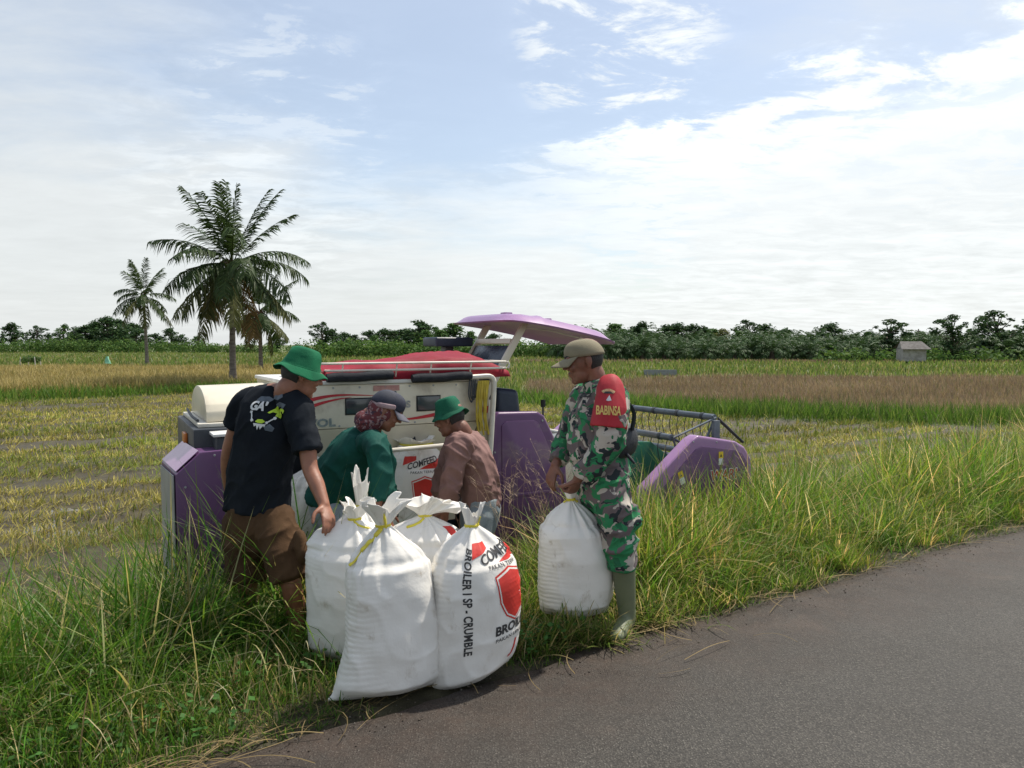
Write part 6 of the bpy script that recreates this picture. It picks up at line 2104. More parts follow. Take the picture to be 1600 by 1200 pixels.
def ball_cap(o, c, M, mat, vmat, sc=1.0, vis=0.075, high=0.088):
    base = np.array(o.location)
    nu, nv = 40, 12
    V, F = [], []
    for i in range(nv + 1):
        p = (math.pi / 2) * i / nv
        for k in range(nu):
            a = 2 * math.pi * k / nu
            rr = math.cos(p) ** 0.8 if i < nv else 0.0
            fr = 1 + 0.06 * math.cos(a) * math.sin(p)
            seam = 1 - 0.006 * (abs(math.sin(3 * a)) < 0.12)
            V.append(np.asarray(c) + M @ (np.array([-.010 + .108 * rr * fr * math.cos(a) * seam, .089 * rr * math.sin(a) * seam, .034 + high * math.sin(p) ** 0.9 + .012 * math.cos(a) * math.cos(p)]) * sc))
    for i in range(nv):
        for k in range(nu):
            F.append((i * nu + k, i * nu + (k + 1) % nu, (i + 1) * nu + (k + 1) % nu, (i + 1) * nu + k))
    h = mesh('cap', V, F, mat, o, True, base)
    h.modifiers.new('thick', 'SOLIDIFY').thickness = 0.003
    V, F = [], []
    n1, n2 = 22, 8
    for j in range(n2 + 1):
        for k in range(n1 + 1):
            a = R(-62) + R(124) * k / n1
            f = j / n2
            ext = vis * f * math.cos(a * 0.85) ** 0.6
            x = -.010 + .107 * math.cos(a) + ext; y = .088 * math.sin(a) * (1 + 0.04 * f)
            z = .044 - .006 * math.cos(a) - 0.30 * ext - .030 * (abs(math.sin(a)) ** 2) * f
            V.append(np.asarray(c) + M @ (np.array([x, y, z]) * sc))
    for j in range(n2):
        for k in range(n1):
            q = j * (n1 + 1) + k
            F.append((q, q + 1, q + n1 + 2, q + n1 + 1))
    vz = mesh('visor', V, F, vmat, h, True, base)
    vz.modifiers.new('thick', 'SOLIDIFY').thickness = 0.004
    v, f = ell(np.asarray(c) + M @ (np.array([-.010, 0, .034 + high + .002]) * sc), np.array([.008, .008, .004]) * sc, M, 10, 6)
    mesh('cap_button', v, f, mat, h, True, base)


def decal(o, parent, vf2, origin, xdir, ydir, co, fs, mat, name='print', off=0.003, back=0.25):
    """ink pressed onto cloth: the flat shape is laid against the surface behind it"""
    tree = BVHTree.FromPolygons([tuple(q) for q in co], [list(f) for f in fs])
    V2, F = vf2
    x = np.asarray(xdir, float); x /= np.linalg.norm(x); y = np.asarray(ydir, float); y = y - y @ x * x; y /= np.linalg.norm(y)
    nrm = np.cross(x, y)
    out, ok = [], []
    for a, b in V2:
        p = np.asarray(origin) + x * a + y * b
        hit, hn, _, _ = tree.ray_cast(Vector(p + nrm * back), Vector(-nrm), back * 2.2)
        if hit is None:
            out.append(p); ok.append(False)
        else:
            out.append(np.array(hit) + nrm * off * .5 + np.array(hn) * off * .7); ok.append(True)
    F = [f for f in F if all(ok[i] for i in f)]
    if not F: return None
    return mesh(name, out, F, mat, parent, True, np.array(o.location))


M_SKIN1 = skinmat('weathered brown skin', (0.30, 0.13, 0.078))
M_SKIN2 = skinmat('dark brown skin', (0.225, 0.095, 0.060))
M_EYE = pm('eye white', (0.60, 0.57, 0.53), None, 5, 0.3)
M_IRIS = pm('dark iris', (0.012, 0.009, 0.007), None, 5, 0.2)
M_HAIR = pm('black hair', (0.010, 0.009, 0.009), (0.02, 0.018, 0.017), 60, 0.55, 0.5, 160)
M_HATG = pm('green hat cloth', (0.010, 0.135, 0.060), (0.008, 0.105, 0.048), 9, 0.85, 0.25, 160, spec=0.2)
M_HATG2 = pm('dull green hat cloth', (0.012, 0.110, 0.062), (0.010, 0.085, 0.048), 9, 0.85, 0.25, 160, spec=0.2)
M_BLACKT = pm('black navy cotton', (0.0075, 0.0100, 0.0145), (0.011, 0.0145, 0.020), 7, 0.9, 0.2, 140, spec=0.15)
M_SHORT = pm('brown cotton drill', (0.088, 0.049, 0.024), (0.062, 0.034, 0.017), 6, 0.9, 0.25, 130, spec=0.2)
M_TEAL = pm('dark green shirt cloth', (0.008, 0.080, 0.062), (0.006, 0.060, 0.048), 7, 0.75, 0.2, 140, spec=0.2)
M_JEAN = pm('washed pale denim', (0.40, 0.45, 0.48), (0.29, 0.34, 0.38), 8, 0.85, 0.3, 150)
M_MAUVE = pm('dusty pink shirt cloth', (0.235, 0.128, 0.112), (0.185, 0.098, 0.086), 6, 0.8, 0.2, 140, stain=(0.15, 0.085, 0.075), stain_scale=4, stain_amt=0.4)
M_NAVYC = pm('navy cap cloth', (0.018, 0.022, 0.042), (0.03, 0.034, 0.05), 12, 0.8, 0.2, 150)
M_GREYC = pm('grey visor cloth', (0.12, 0.12, 0.15), (0.09, 0.09, 0.11), 12, 0.8, 0.2, 150)
M_OLIVE = pm('olive tan cap cloth', (0.235, 0.205, 0.135), (0.195, 0.17, 0.11), 9, 0.85, 0.2, 150)
M_BOOT = pm('olive rubber boot', (0.155, 0.175, 0.10), (0.12, 0.14, 0.08), 5, 0.58, 0.06, 40, stain=(0.24, 0.21, 0.15), stain_scale=5, stain_amt=0.5)
M_SOLE = pm('tan rubber sole', (0.28, 0.21, 0.10), (0.20, 0.15, 0.08), 7, 0.7, 0.2, 40)
M_ARMB = pm('red armband cloth', (0.42, 0.015, 0.028), (0.34, 0.012, 0.022), 7, 0.7, 0.15, 120)
M_BAGB = pm('black nylon', (0.012, 0.014, 0.020), (0.022, 0.025, 0.032), 8, 0.6, 0.3, 90)
M_LIME = pm('lime print', (0.48, 0.68, 0.03), None, 9, 0.6)
M_WPR = pm('white print', (0.70, 0.71, 0.72), None, 9, 0.6)
M_GPR = pm('blue grey print', (0.10, 0.125, 0.155), (0.06, 0.075, 0.095), 25, 0.7)
M_YPR = pm('yellow lettering', (0.78, 0.56, 0.16), None, 9, 0.6)


def camo():
    m = bpy.data.materials.new('camouflage cloth'); m.use_nodes = True
    N = NT(m.node_tree); b = m.node_tree.nodes['Principled BSDF']
    tc = N.n('ShaderNodeTexCoord').outputs['Object']
    warp = N.n('ShaderNodeTexNoise'); warp.inputs['Scale'].default_value = 9.0; warp.inputs['Detail'].default_value = 2
    N.put(warp.inputs['Vector'], tc)
    off = N.n('ShaderNodeVectorMath', operation='MULTIPLY_ADD')
    N.put(off.inputs[0], warp.outputs['Color']); off.inputs[1].default_value = (0.16, 0.16, 0.16); N.put(off.inputs[2], tc)
    v = off.outputs[0]
    def blot(loc, sc, thr, st=(1, 1, 1.5)):
        return N.math('GREATER_THAN', N.noise(N.mapping(v, st, (0, 0.5, 0.3), loc), sc, 2, 0.45), thr)
    c = N.mix(blot((1, 2, 3), 9.0, 0.50), (0.135, 0.105, 0.105, 1), (0.018, 0.21, 0.075, 1))
    c = N.mix(blot((7, 1, 4), 11.0, 0.57), c, (0.48, 0.43, 0.37, 1))
    c = N.mix(blot((3, 9, 2), 12.0, 0.60), c, (0.012, 0.020, 0.024, 1))
    c = N.mix(blot((5, 5, 8), 11.5, 0.62), c, (0.010, 0.13, 0.05, 1))
    f = N.noise(tc, 60, 3)
    c = N.mix(N.math('MULTIPLY', f, 0.15), c, (0.05, 0.05, 0.05, 1))
    N.put(b.inputs['Base Color'], c)
    b.inputs['Roughness'].default_value = 0.85
    bp = N.n('ShaderNodeBump'); bp.inputs['Strength'].default_value = 0.2; bp.inputs['Distance'].default_value = 0.004
    N.put(bp.inputs['Height'], N.noise(tc, 150, 3)); N.put(b.inputs['Normal'], bp.outputs[0])
    return m


M_CAMO = camo()


def boot(o, top, ankle, toe_dir, ground, r_top=0.066):
    """tall rubber boot with heel, instep and a separate sole"""
    top, ankle = np.asarray(top, float), np.asarray(ankle, float)
    d = np.array([toe_dir[0], toe_dir[1], 0.0]); d /= np.linalg.norm(d); s = np.array([-d[1], d[0], 0])
    g = np.array([ankle[0], ankle[1], ground])
    mid = (top + ankle) / 2
    parts = [limb([top, mid, ankle + np.array([0, 0, .02]), g + np.array([0, 0, .07])], [(r_top, r_top), (.060, .058), (.050, .055), (.046, .058)], s, 18, 5, (False, True)),
             limb([g - d * .05 + np.array([0, 0, .050]), g + d * .05 + np.array([0, 0, .058]), g + d * .13 + np.array([0, 0, .046]), g + d * .185 + np.array([0, 0, .036])], [(.040, .040), (.044, .050), (.048, .036), (.040, .026)], s, 16, 5),
             limb([g - d * .055 + np.array([0, 0, .03]), g - d * .05 + np.array([0, 0, .10])], [.036, .042], s, 12, 3),
             limb([top + np.array([0, 0, .0]), top + (mid - top) * .10], [(r_top + .004, r_top + .004)] * 2, s, 18, 2, (False, False))]
    b, _, _ = bind(o, 'boot', parts, 0.007, M_BOOT, 5)
    V, n = [], 26
    for z in (0.002, 0.024):
        for k in range(n):
            a = 2 * math.pi * k / n
            x = 0.068 + 0.155 * math.cos(a); y = (0.046 + 0.010 * math.cos(a - 0.4)) * math.sin(a) * (1.0 if math.cos(a) > -0.2 else 0.9)
            V.append(g + d * x + s * y + np.array([0, 0, z]))
    F = [tuple(range(n))[::-1], tuple(range(n, 2 * n))] + [(k, (k + 1) % n, n + (k + 1) % n, n + k) for k in range(n)]
    mesh('sole', V, F, M_SOLE, b, False, np.array(o.location))


UP = np.array([0, 0, 1.0])


# ------------------------------------------------------------------ man in camouflage, facing left, lifting a sack by its neck
def soldier():
    base = (0.60, 4.17, 0.0)
    o = thing('person', 'person in camouflage uniform and olive cap holding a sack by its neck', 'person', base)
    Yc = 4.22
    hc = W(913, 566, 4.20); M = frame((-0.95, -0.10, -0.22))
    lw_, rw_ = W(903, 748, 4.03), W(868, 727, 4.42)
    sh_l, el_l = W(955, 622, 4.03), W(951, 692, 3.97)
    sh_r, el_r = W(914, 624, 4.42), W(886, 688, 4.52)
    neckb = W(933, 604, 4.22)
    body = head_parts(hc, M, 1.04)
    body.append(limb([hc + M @ np.array([-.028, 0, -.04]), hc + M @ np.array([-.045, 0, -.10]), neckb + np.array([0, 0, -.05])], [.058, .058, .07], (0, 1, 0)))
    spine = [W(940, 765, Yc), W(936, 712, Yc), W(934, 655, Yc), W(938, 618, Yc), neckb]
    body.append(limb(spine, [(.15, .11), (.145, .125), (.165, .115), (.13, .085), (.06, .06)], (0, 1, 0)))
    body.append(limb([sh_l, el_l, lw_], [.050, .042, .029])); body.append(limb([sh_r, el_r, rw_], [.050, .042, .029]))
    hipl, kneel, ankl = W(948, 750, 4.13), W(966, 825, 4.07), W(977, 955, 4.13)
    hipr, kneer, ankr = W(932, 750, 4.32), W(922, 835, 4.38), W(934, 935, 4.46)
    body.append(limb([hipl, kneel, ankl], [.085, .055, .040])); body.append(limb([hipr, kneer, ankr], [.085, .055, .040]))
    # left hand closed round the sack's neck, right hand loose
    body += hand_parts(lw_, W(893, 771, 4.08) - lw_, (-0.55, 0.80, -0.25), (-0.75, -0.3, 0.45), (1.05, 1.10, 1.10, 1.05), 1.06, grip=True)
    body += hand_parts(rw_, (-0.35, -0.25, -0.9), (0.5, 0.45, -0.3), (-0.6, -0.7, 0.1), (0.42, 0.50, 0.55, 0.60), 1.06)
    bind(o, 'body', body, 0.0062, M_SKIN2, 3)
    eyes(o, hc, M, 1.04); hair_cap(o, hc, M, 1.04)
    ball_cap(o, hc, M, M_OLIVE, M_OLIVE, 1.06, 0.084, 0.090)
    # jacket, loose over the hips
    jk = [limb([W(944, 752, Yc), W(936, 722, Yc), W(930, 690, Yc), W(933, 650, Yc), W(938, 620, Yc), W(936, 606, Yc)],
               [(.190, .150), (.186, .150), (.190, .155), (.200, .142), (.165, .105), (.075, .072)], (0, 1, 0), 24, 6, (False, False))]
    jk.append(limb([W(945, 612, 4.12), sh_l, W(955, 655, 3.985), el_l, W(930, 722, 3.985), lw_ + (el_l - lw_) * .12], [.070, .086, .084, .076, .068, .052], (0, 1, 0), 18, 5, (True, False)))
    jk.append(limb([W(925, 612, 4.32), sh_r, el_r, rw_ + (el_r - rw_) * .15], [.07, .084, .072, .052], (0, 1, 0), 16, 5, (True, False)))
    jk.append(limb([neckb + np.array([0.015, 0, -.03]), neckb + np.array([0.0, 0, .036])], [(.088, .092), (.076, .082)], (0, 1, 0), 18, 3, (False, False)))
    b, co, fs = bind(o, 'jacket', jk, 0.0075, M_CAMO, 4, [(0.018, 10, (0.2, 0.3, 1), 3, 2.2), (0.013, 20, (0.9, 0.2, 0.4), 9, 2.6)])
    # shoulder flap and name tape
    x_, y_ = np.array([1, 0, 0.0]), np.array([0, 0, 1.0])
    decal(o, b, poly2d([(-.018, -.045), (.016, -.045), (.020, .030), (-.012, .030)], .015), W(946, 603, 4.02) + np.array([0, 0, .0]), (1, 0, -.25), (-.1, .55, .8), co, fs, M_WPR, 'shoulder_tab')
    decal(o, b, poly2d([(-.045, -.009), (.045, -.009), (.045, .009), (-.045, .009)], .02), W(911, 619, 4.1), (.95, -.2, .15), y_, co, fs, pm('name tape', (0.06, 0.06, 0.055), (0.025, 0.025, 0.025), 90, 0.8), 'name_tape')
    # trousers bloused over the boots
    tr = [limb([W(942, 720, Yc), W(943, 752, Yc), W(945, 775, Yc)], [(.168, .135), (.178, .142), (.165, .135)], (0, 1, 0), 20, 4, (False, True)),
          limb([hipl, W(957, 790, 4.09), kneel, W(971, 862, 4.07), W(973, 886, 4.08)], [.125, .112, .092, .088, .078], (0, 1, 0), 18, 5, (True, False)),
          limb([hipr, W(925, 790, 4.36), kneer, W(926, 875, 4.41)], [.125, .108, .092, .082], (0, 1, 0), 18, 5, (True, False)),
          limb([W(985, 795, 4.06), W(988, 822, 4.055)], [(.055, .030)] * 2, (1, .3, 0), 12, 3)]
    bind(o, 'trousers', tr, 0.0075, M_CAMO, 4, [(0.020, 9, (1, .2, .25), 13, 2.2), (0.013, 18, (0.9, 0.3, 0.5), 19, 2.6)])
    boot(o, W(974, 882, 4.09), W(979, 955, 4.13), (-.42, -.90), 0.0, 0.068)
    boot(o, W(926, 872, 4.42), np.array(W(932, 935, 4.46)), (-.9, -.35), -0.02, 0.066)
    # red armband, fuller than the sleeve
    ab = [limb([W(950, 592, 4.05), W(953, 606, 4.02), W(954, 640, 3.985), W(951, 668, 3.97)], [(.048, .050), (.076, .076), (.094, .096), (.100, .098)], (1, 0, 0), 24, 6, (False, False))]
    co_a, no_a, fs_a = fused(ab, 0.006, 3)
    ar = mesh('armband', folds(co_a, no_a, 0.004, 14, (0, 0, 1), 5, 1.5), fs_a, M_ARMB, o, True, base)
    yv = np.array([0.02, 0.12, 1.0]); xv = np.array([1, -0.03, -0.06])
    decal(o, ar, text2d('BABINSA', 0.066, 0.0016, 0, 'CENTER', 0.012, 0.95, 0.50), W(951.5, 642, 3.88), xv, yv, co_a, fs_a, M_YPR, 'lettering')
    arc = [(.052 * math.sin(a), .052 * math.cos(a) - .045) for a in np.linspace(-.75, .75, 9)] + [(.037 * math.sin(a), .037 * math.cos(a) - .045) for a in np.linspace(.75, -.75, 9)]
    decal(o, ar, poly2d(arc, .012), W(952, 609, 3.90), xv, yv, co_a, fs_a, pm('buff badge', (0.62, 0.45, 0.24), (0.45, 0.2, 0.1), 60, 0.7), 'badge')
    decal(o, ar, poly2d([(-.024, -.006), (.024, -.006), (.024, .006), (-.024, .006)], .012), W(952, 613, 3.90), xv, yv, co_a, fs_a, M_BLACKP, 'badge')
    decal(o, ar, poly2d([(-.014, -.012), (-.004, -.016), (.013, -.012), (.008, .002), (.002, .016), (-.006, .003)], .01), W(952, 622, 3.90), xv, yv, co_a, fs_a, M_WPR, 'emblem')
    return o


soldier()


def waist_bag():
    c = W(977, 686, 4.20)
    o = thing('waist_bag', 'black nylon bag slung behind the man in camouflage', 'bag', c)
    b = np.array(c)
    parts = [limb([c + np.array([-.055, -.11, -.01]), c + np.array([.005, -.02, 0]), c + np.array([-.02, .12, 0])], [(.088, .050), (.098, .062), (.088, .05)], (0, 0, 1), 20, 5)]
    co, no, fs = fused(parts, 0.008, 3)
    mesh('pouch', folds(co, no, .006, 14, (0, .3, 1), 4), fs, M_BAGB, o, True, b)
    v, f = tube_arrays(catmull([c + np.array([-.05, -.13, .05]), c + np.array([.02, -.08, .058]), c + np.array([.035, .04, .06])], 6), [.004] * 13, 6)
    mesh('zip', v, f, M_DARK, o, True, b)
    pts = catmull([c + np.array([.02, -.10, .06]), c + np.array([.028, -.08, .17]), W(962, 610, 4.14), W(940, 600, 4.14)], 8)
    V, F = [], []
    for i, p in enumerate(pts):
        V += [p + np.array([.012, -.010, 0]), p + np.array([-.008, .014, 0]), p + np.array([.010, .018, 0])]
        if i:
            q = 3 * i
            F += [(q - 3, q - 2, q + 1, q), (q - 2, q - 1, q + 2, q + 1), (q - 1, q - 3, q, q + 2)]
    mesh('strap', V, F, M_BAGB, o, True, b)
    v, f = limb([c + np.array([-.01, -.12, -.07]), c + np.array([.03, -.13, -.115])], [.010, .007], (0, 1, 0), 8, 3)
    mesh('strap_end', v, f, M_BAGB, o, True, b)


waist_bag()


# ------------------------------------------------------------------ man in the black T-shirt, seen from behind, one hand on a sack
def man_black():
    base = (-1.42, 4.18, -0.11)
    o = thing('person', 'person in black printed T-shirt, brown shorts and bright green bucket hat', 'person', base)
    rt = np.array([0.92, -0.39, 0])         # his right
    hc = W(470, 588, 4.16); M = frame((0.86, 0.42, -0.30))
    nb = W(448, 612, 4.19)
    sh_r, el_r, wr_r = W(464, 640, 4.10), W(484, 730, 4.00), W(507, 790, 3.88)
    sh_l, el_l, wr_l = W(383, 634, 4.30), W(357, 715, 4.34), W(362, 785, 4.42)
    body = head_parts(hc, M, 1.04)
    body.append(limb([hc + M @ np.array([-.03, 0, -.04]), hc + M @ np.array([-.055, 0, -.10]), nb + np.array([0, 0, -.05])], [.060, .060, .075], rt))
    body.append(limb([W(405, 812, 4.2), W(410, 750, 4.2), W(420, 670, 4.2), W(428, 632, 4.2), nb], [(.155, .115), (.15, .11), (.17, .115), (.15, .085), (.065, .06)], rt))
    body.append(limb([sh_r, W(479, 690, 4.04), el_r, W(495, 757, 3.95), wr_r], [.056, .050, .043, .042, .029], rt)); body.append(limb([sh_l, el_l, wr_l], [.055, .044, .030], rt))
    kl, kr = W(386, 905, 4.22), W(452, 900, 4.02)
    fl, fr = np.array([kl[0] - .01, kl[1] + .06, -.10]), np.array([kr[0] + .02, kr[1] + .08, -.08])
    body.append(limb([W(382, 815, 4.27), kl, (kl + fl) / 2 + np.array([0, .02, .03]), fl + UP * .06], [.085, .056, .055, .036], rt)); body.append(limb([W(428, 815, 4.15), kr, (kr + fr) / 2 + np.array([0, .02, .03]), fr + UP * .06], [.085, .057, .056, .036], rt))
    for f_ in (fl, fr):
        body.append(limb([f_ + np.array([-.01, -.05, .03]), f_ + np.array([.03, .06, .035]), f_ + np.array([.06, .16, .02])], [(.034, .03), (.042, .028), (.04, .016)], rt))
    body += hand_parts(wr_r, W(517, 822, 3.80) - wr_r, (-0.1, -0.25, -1), (-0.75, -0.6, 0.0), (0.35, 0.42, 0.48, 0.52), 1.08)
    body += hand_parts(wr_l, (0.25, .3, -1), (1, .2, 0.2), (.1, 1, 0), (0.4, 0.5, 0.5, 0.5), 1.0)
    bind(o, 'body', body, 0.0065, M_SKIN1, 3)
    eyes(o, hc, M, 1.04); hair_cap(o, hc, M, 1.04, -.060, 1.02)
    bucket_hat(o, hc, M, M_HATG, 1.05, 0.038, 1.3, 0.034)
    ts_ = [limb([W(402, 797, 4.22), W(404, 770, 4.22), W(408, 720, 4.2), W(419, 660, 4.2), W(426, 634, 4.2), W(440, 617, 4.2)],
                [(.200, .155), (.198, .150), (.190, .140), (.200, .135), (.172, .105), (.085, .075)], rt, 26, 6, (False, False)),
           limb([W(450, 625, 4.14), sh_r, W(472, 672, 4.06), W(480, 706, 4.02)], [.070, .082, .080, .082], rt, 18, 5, (True, False)),
           limb([W(395, 625, 4.27), sh_l, W(368, 668, 4.32)], [.070, .080, .078], rt, 18, 5, (True, False))]
    b, co, fs = bind(o, 't_shirt', ts_, 0.0075, M_BLACKT, 4, [(0.018, 7, (0.25, 0.2, 1), 23, 2.2), (0.010, 15, (0.7, 0.1, 0.7), 29, 2.6)])
    sh = [limb([W(403, 788, 4.21), W(404, 815, 4.21), W(405, 838, 4.21)], [(.185, .140), (.190, .150), (.172, .135)], rt, 20, 4, (False, True)),
          limb([W(382, 815, 4.26), W(382, 865, 4.23), W(384, 908, 4.21)], [.118, .112, .108], rt, 18, 5, (True, False)),
          limb([W(428, 815, 4.15), W(442, 862, 4.07), W(453, 906, 4.02)], [.118, .110, .104], rt, 18, 5, (True, False)),
          limb([W(468, 840, 4.02), W(472, 868, 4.0)], [(.07, .028)] * 2, (.4, -.9, 0), 12, 3)]
    bind(o, 'shorts', sh, 0.008, M_SHORT, 4, [(0.016, 8, (0.9, 0.3, 0.3), 33, 2.2), (0.009, 18, (0.7, 0.1, 0.7), 39, 2.6)])
    # print across the shoulder blades
    xb = np.array([0.95, -0.26, -0.10]); yb = np.array([0.10, 0.10, 1.0])
    D = lambda vf, px, py, m, n='print', rx=0.0: decal(o, b, vf, W(px, py, 4.0), xb * math.cos(rx) + yb * math.sin(rx), yb * math.cos(rx) - xb * math.sin(rx), co, fs, m, n, 0.008 if n == 'lettering' else (0.0025 if m is M_GPR else 0.004))
    D(text2d("GA'", 0.066, 0.003, 0.3, 'CENTER', 0.02, 0.95, 0.90), 388, 634, M_WPR, 'lettering', 0.03)
    D(text2d('AS', 0.078, 0.004, 0.3, 'CENTER', 0.02, 0.95, 0.98), 423, 643, M_LIME, 'lettering', -0.28)
    D(poly2d([(-.05, -.01), (-.03, .012), (.02, .016), (.055, .004), (.03, -.014), (-.02, -.018)], .02), 397, 622, M_GPR)
    D(poly2d([(-.03, -.02), (-.02, .015), (.02, .022), (.04, -.005), (.01, -.025)], .02), 422, 617, M_GPR)
    D(poly2d([(-.022, -.006), (-.016, .008), (.012, .010), (.022, .002), (.008, -.006)], .02), 419, 611, M_WPR)
    D(poly2d([(-.035, .0), (.0, .016), (.04, .006), (.02, -.03), (.01, -.008), (-.02, -.02)], .02), 430, 632, M_GPR)
    D(poly2d([(-.028, -.004), (-.015, .010), (.012, .011), (.026, .002), (.012, -.009), (-.012, -.010)], .02), 397, 658, M_LIME)
    D(poly2d([(-.036, .0), (.034, .002), (.028, -.016), (.022, -.008), (.006, -.030), (.0, -.010), (-.010, -.034), (-.016, -.010), (-.030, -.018)], .02), 396, 662, M_WPR)
    for px, py, rx in ((413, 657, 0.65), (380, 649, -1.2)):
        D(poly2d([(.72 * a_, .72 * b_) for a_, b_ in ((-.045, -.004), (-.030, -.012), (-.022, -.005), (.022, -.005), (.032, -.013), (.046, -.008), (.036, .0), (.046, .008), (.032, .013), (.022, .005), (-.022, .005), (-.030, .012), (-.045, .006), (-.036, .001))], .02), px, py, M_WPR, 'print', rx)
    D(poly2d([(-.03, .0), (.0, .02), (.03, .0), (.02, -.02), (-.02, -.018)], .02), 412, 668, M_GPR)


man_black()


# ------------------------------------------------------------------ man in the dark green shirt, stooping to the right
def man_green():
    base = (-1.02, 4.80, -0.24)
    o = thing('person', 'person in dark green shirt and navy cap stooping over the sacks', 'person', base)
    hc = W(602, 643, 4.72); M = frame((0.84, 0.12, -0.52))
    nb = W(583, 668, 4.75)
    side = np.array([0.08, 1, 0])
    sh_n, el_n, wr_n = W(586, 694, 4.56), W(593, 748, 4.50), W(588, 796, 4.44)
    sh_f, el_f, wr_f = W(588, 690, 4.93), W(603, 745, 4.98), W(606, 800, 4.90)
    body = head_parts(hc, M, 1.0)
    body.append(limb([hc + M @ np.array([-.03, 0, -.03]), hc + M @ np.array([-.07, 0, -.085]), nb + np.array([-.04, 0, -.03])], [.058, .058, .07], side))
    spine = [W(520, 790, 4.83), W(528, 765, 4.82), W(548, 722, 4.79), W(570, 692, 4.76), nb]
    body.append(limb(spine, [(.14, .11), (.14, .11), (.16, .115), (.14, .09), (.06, .06)], side))
    body.append(limb([sh_n, el_n, wr_n], [.05, .042, .029], side)); body.append(limb([sh_f, el_f, wr_f], [.05, .042, .029], side))
    kn, kf = W(545, 885, 4.66), W(535, 885, 4.95)
    fn, ff = np.array([-1.06, 4.74, -.20]), np.array([-1.02, 5.02, -.36])
    for hp, k_, f_ in ((W(518, 800, 4.74), kn, fn), (W(518, 800, 4.93), kf, ff)):
        body.append(limb([hp, k_, f_ + UP * .07], [.085, .055, .036], side))
        body.append(limb([f_ + np.array([-.05, 0, .03]), f_ + np.array([.06, 0, .035]), f_ + np.array([.16, 0, .02])], [(.034, .03), (.042, .028), (.04, .016)], side))
    body += hand_parts(wr_n, (-0.15, -0.1, -1), (-0.85, 0.1, 0.1), (0.1, -1, 0.2), (0.8, 0.9, 0.9, 0.9), 1.0, grip=True)
    body += hand_parts(wr_f, (0.1, 0, -1), (0.8, -0.3, 0.1), (0.2, 1, 0.2), (0.6, 0.7, 0.7, 0.7), 1.0)
    bind(o, 'body', body, 0.0068, M_SKIN2, 3)
    eyes(o, hc, M, 1.0)
    ball_cap(o, hc, M, M_NAVYC, M_GREYC, 1.03, 0.065, 0.102)
    # cloth wrapped round head and neck under the cap
    m = bpy.data.materials.new('patterned head cloth'); m.use_nodes = True
    N = NT(m.node_tree); bs = m.node_tree.nodes['Principled BSDF']; tc = N.n('ShaderNodeTexCoord').outputs['Object']
    c = N.mix(N.math('GREATER_THAN', N.noise(tc, 34, 3, 0.5, 1.0), 0.54), (0.12, 0.026, 0.032, 1), (0.26, 0.17, 0.175, 1))
    c = N.mix(N.math('GREATER_THAN', N.noise(N.mapping(tc, loc=(3, 1, 2)), 42, 2), 0.60), c, (0.05, 0.03, 0.05, 1))
    N.put(bs.inputs['Base Color'], c); bs.inputs['Roughness'].default_value = 0.85
    sc = [ell(hc + M @ np.array([-.020, 0, -.005]), (.095, .088, .075), M), ell(hc + M @ np.array([-.035, 0, -.065]), (.080, .078, .06), M), limb([hc + M @ np.array([-.04, 0, -.08]), hc + M @ np.array([-.075, 0, -.125])], [.075, .078], side)]
    bind(o, 'head_cloth', sc, 0.007, m, 3, [(0.008, 16, M @ np.array([1, 0, 0.6]), 43, 1.6)])
    v, f = limb([hc + M @ (np.array([-.105 * math.cos(a), .094 * math.sin(a), .046 - .040 * math.cos(a)])) for a in np.linspace(-1.9, 1.9, 11)], [(.006, .016)] * 11, M[:, 1], 10, 4)
    mesh('head_band', v, f, pm('pale pink band', (0.38, 0.29, 0.30), (0.28, 0.19, 0.21), 20, 0.85), o, True, base)
    sr = [limb([W(513, 786, 4.83), W(522, 765, 4.82), W(536, 736, 4.81), W(553, 708, 4.79), W(572, 688, 4.77), W(583, 674, 4.75)],
               [(.178, .148), (.180, .150), (.186, .160), (.195, .145), (.165, .105), (.080, .078)], side, 24, 6, (False, False)),
          limb([W(577, 690, 4.64), sh_n, W(592, 720, 4.52), el_n, W(590, 782, 4.46)], [.075, .084, .076, .070, .052], side, 16, 5, (True, False)),
          limb([W(577, 690, 4.86), sh_f, el_f, W(606, 785, 4.92)], [.07, .082, .068, .052], side, 16, 5, (True, False))]
    b, co, fs = bind(o, 'shirt', sr, 0.0078, M_TEAL, 4, [(0.022, 8, (0.7, 0, -0.7), 53, 2.2), (0.013, 17, (0.4, 0.3, 0.9), 59, 2.6)])
    decal(o, b, text2d('Pioneer', 0.030, 0.001, 0.1, 'CENTER', 0.02) if False else poly2d([(-.05, -.008), (-.02, -.004), (.05, -.010), (.05, .008), (.0, .010), (-.05, .008)], .02), W(567, 666, 4.72), (0.85, 0.1, -0.30), (0.2, 0.9, 0.5), co, fs, M_WPR, 'print', 0.003, 0.2)
    jn = [limb([W(520, 770, 4.83), W(519, 790, 4.83), W(521, 812, 4.83)], [(.165, .132), (.170, .140), (.158, .130)], side, 20, 4, (False, True)),
          limb([W(520, 800, 4.74), W(532, 842, 4.69), kn, (kn + fn) / 2, fn + UP * .10], [.112, .098, .078, .070, .066], side, 16, 5, (True, False)),
          limb([W(520, 800, 4.93), W(528, 842, 4.94), kf, ff + UP * .10], [.112, .098, .078, .066], side, 16, 5, (True, False))]
    bind(o, 'jeans', jn, 0.0085, M_JEAN, 4, [(0.010, 10, (0.9, 0.3, 0.3), 63, 1.6)])


man_green()


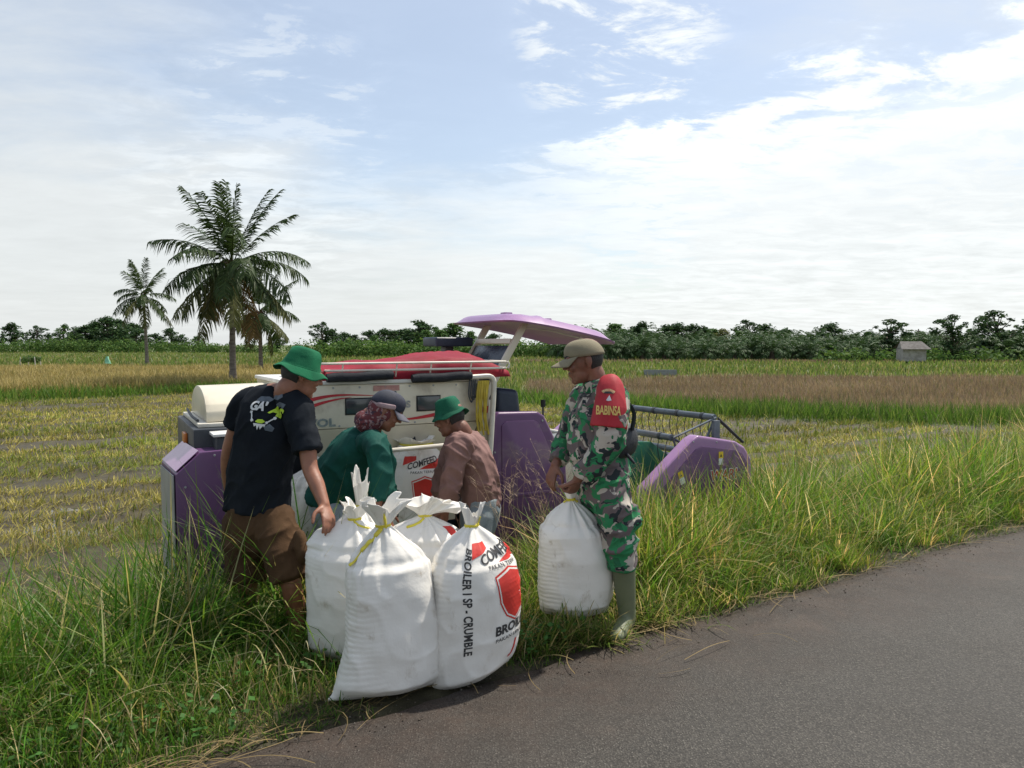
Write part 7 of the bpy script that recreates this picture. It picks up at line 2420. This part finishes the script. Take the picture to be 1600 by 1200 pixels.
# ------------------------------------------------------------------ man in the dusty pink shirt, facing left, bending down
def man_mauve():
    base = (-0.26, 5.02, -0.30)
    o = thing('person', 'person in dusty pink long sleeved shirt and dull green bucket hat bending beside the machine', 'person', base)
    hc = W(703, 655, 5.0); M = frame((-0.88, 0.22, -0.30))
    nb = W(722, 680, 5.02)
    side = np.array([0.1, 1, 0])
    sh_n, el_n, wr_n = W(717, 697, 4.86), W(706, 748, 4.82), W(697, 795, 4.80)
    sh_f, el_f, wr_f = W(712, 695, 5.20), W(694, 745, 5.26), W(684, 792, 5.28)
    body = head_parts(hc, M, 0.98)
    body.append(limb([hc + M @ np.array([-.03, 0, -.04]), hc + M @ np.array([-.06, 0, -.095]), nb + np.array([.02, 0, -.04])], [.058, .058, .07], side))
    body.append(limb([W(750, 795, 5.05), W(748, 765, 5.05), W(742, 728, 5.04), W(730, 698, 5.03), nb], [(.145, .11), (.145, .115), (.16, .12), (.14, .09), (.06, .06)], side))
    body.append(limb([sh_n, el_n, wr_n], [.05, .042, .029], side)); body.append(limb([sh_f, el_f, wr_f], [.05, .042, .029], side))
    kn, kf = W(735, 878, 4.92), W(728, 878, 5.18)
    fn, ff = np.array([-0.24, 4.98, -.28]), np.array([-0.27, 5.22, -.40])
    for hp, k_, f_ in ((W(750, 802, 4.96), kn, fn), (W(750, 802, 5.15), kf, ff)):
        body.append(limb([hp, k_, f_ + UP * .07], [.085, .055, .036], side))
        body.append(limb([f_ + np.array([.05, 0, .03]), f_ + np.array([-.06, 0, .035]), f_ + np.array([-.16, 0, .02])], [(.034, .03), (.042, .028), (.04, .016)], side))
    body += hand_parts(wr_n, (-0.25, 0.05, -1), (-0.7, 0.7, 0), (-0.3, -1, 0.2), (0.5, 0.6, 0.6, 0.6), 1.0)
    body += hand_parts(wr_f, (-0.25, 0, -1), (-0.5, -0.8, 0), (-0.4, 1, 0.2), (0.5, 0.6, 0.6, 0.6), 1.0)
    bind(o, 'body', body, 0.0068, M_SKIN2, 3)
    eyes(o, hc, M, 0.98); hair_cap(o, hc, M, 0.98, -.055, 1.02)
    bucket_hat(o, hc, M, M_HATG2, 0.96, 0.030, 2.6, 0.026)
    sr = [limb([W(752, 792, 5.05), W(751, 768, 5.05), W(747, 740, 5.04), W(738, 712, 5.03), W(729, 692, 5.02), W(722, 681, 5.02)],
               [(.160, .120), (.162, .125), (.168, .130), (.178, .125), (.150, .098), (.080, .075)], side, 24, 6, (False, False)),
          limb([W(726, 697, 4.92), sh_n, W(712, 722, 4.84), el_n, W(700, 782, 4.81)], [.075, .084, .076, .070, .054], side, 16, 5, (True, False)),
          limb([W(722, 695, 5.12), sh_f, el_f, W(687, 778, 5.28)], [.07, .080, .068, .054], side, 16, 5, (True, False)),
          limb([nb + np.array([.01, 0, -.03]), nb + np.array([-.012, 0, .018])], [(.080, .080), (.072, .074)], side, 16, 3, (False, False))]
    bind(o, 'shirt', sr, 0.0078, M_MAUVE, 4, [(0.019, 9, (0.8, 0.1, -0.5), 73, 2.2), (0.013, 19, (0.7, 0.3, -0.5), 79, 2.6)])
    jn = [limb([W(751, 776, 5.05), W(751, 796, 5.05), W(748, 818, 5.05)], [(.160, .128), (.165, .135), (.152, .125)], side, 20, 4, (False, True)),
          limb([W(748, 806, 4.97), W(742, 842, 4.94), kn, fn + UP * .10], [.108, .094, .076, .064], side, 16, 5, (True, False)),
          limb([W(748, 806, 5.14), W(738, 842, 5.16), kf, ff + UP * .10], [.108, .094, .076, .064], side, 16, 5, (True, False))]
    bind(o, 'jeans', jn, 0.0085, pm('faded grey blue denim', (0.24, 0.28, 0.30), (0.16, 0.19, 0.22), 8, 0.85, 0.3, 150), 4, [(0.010, 10, (0.9, 0.3, 0.3), 83, 1.6)])


man_mauve()
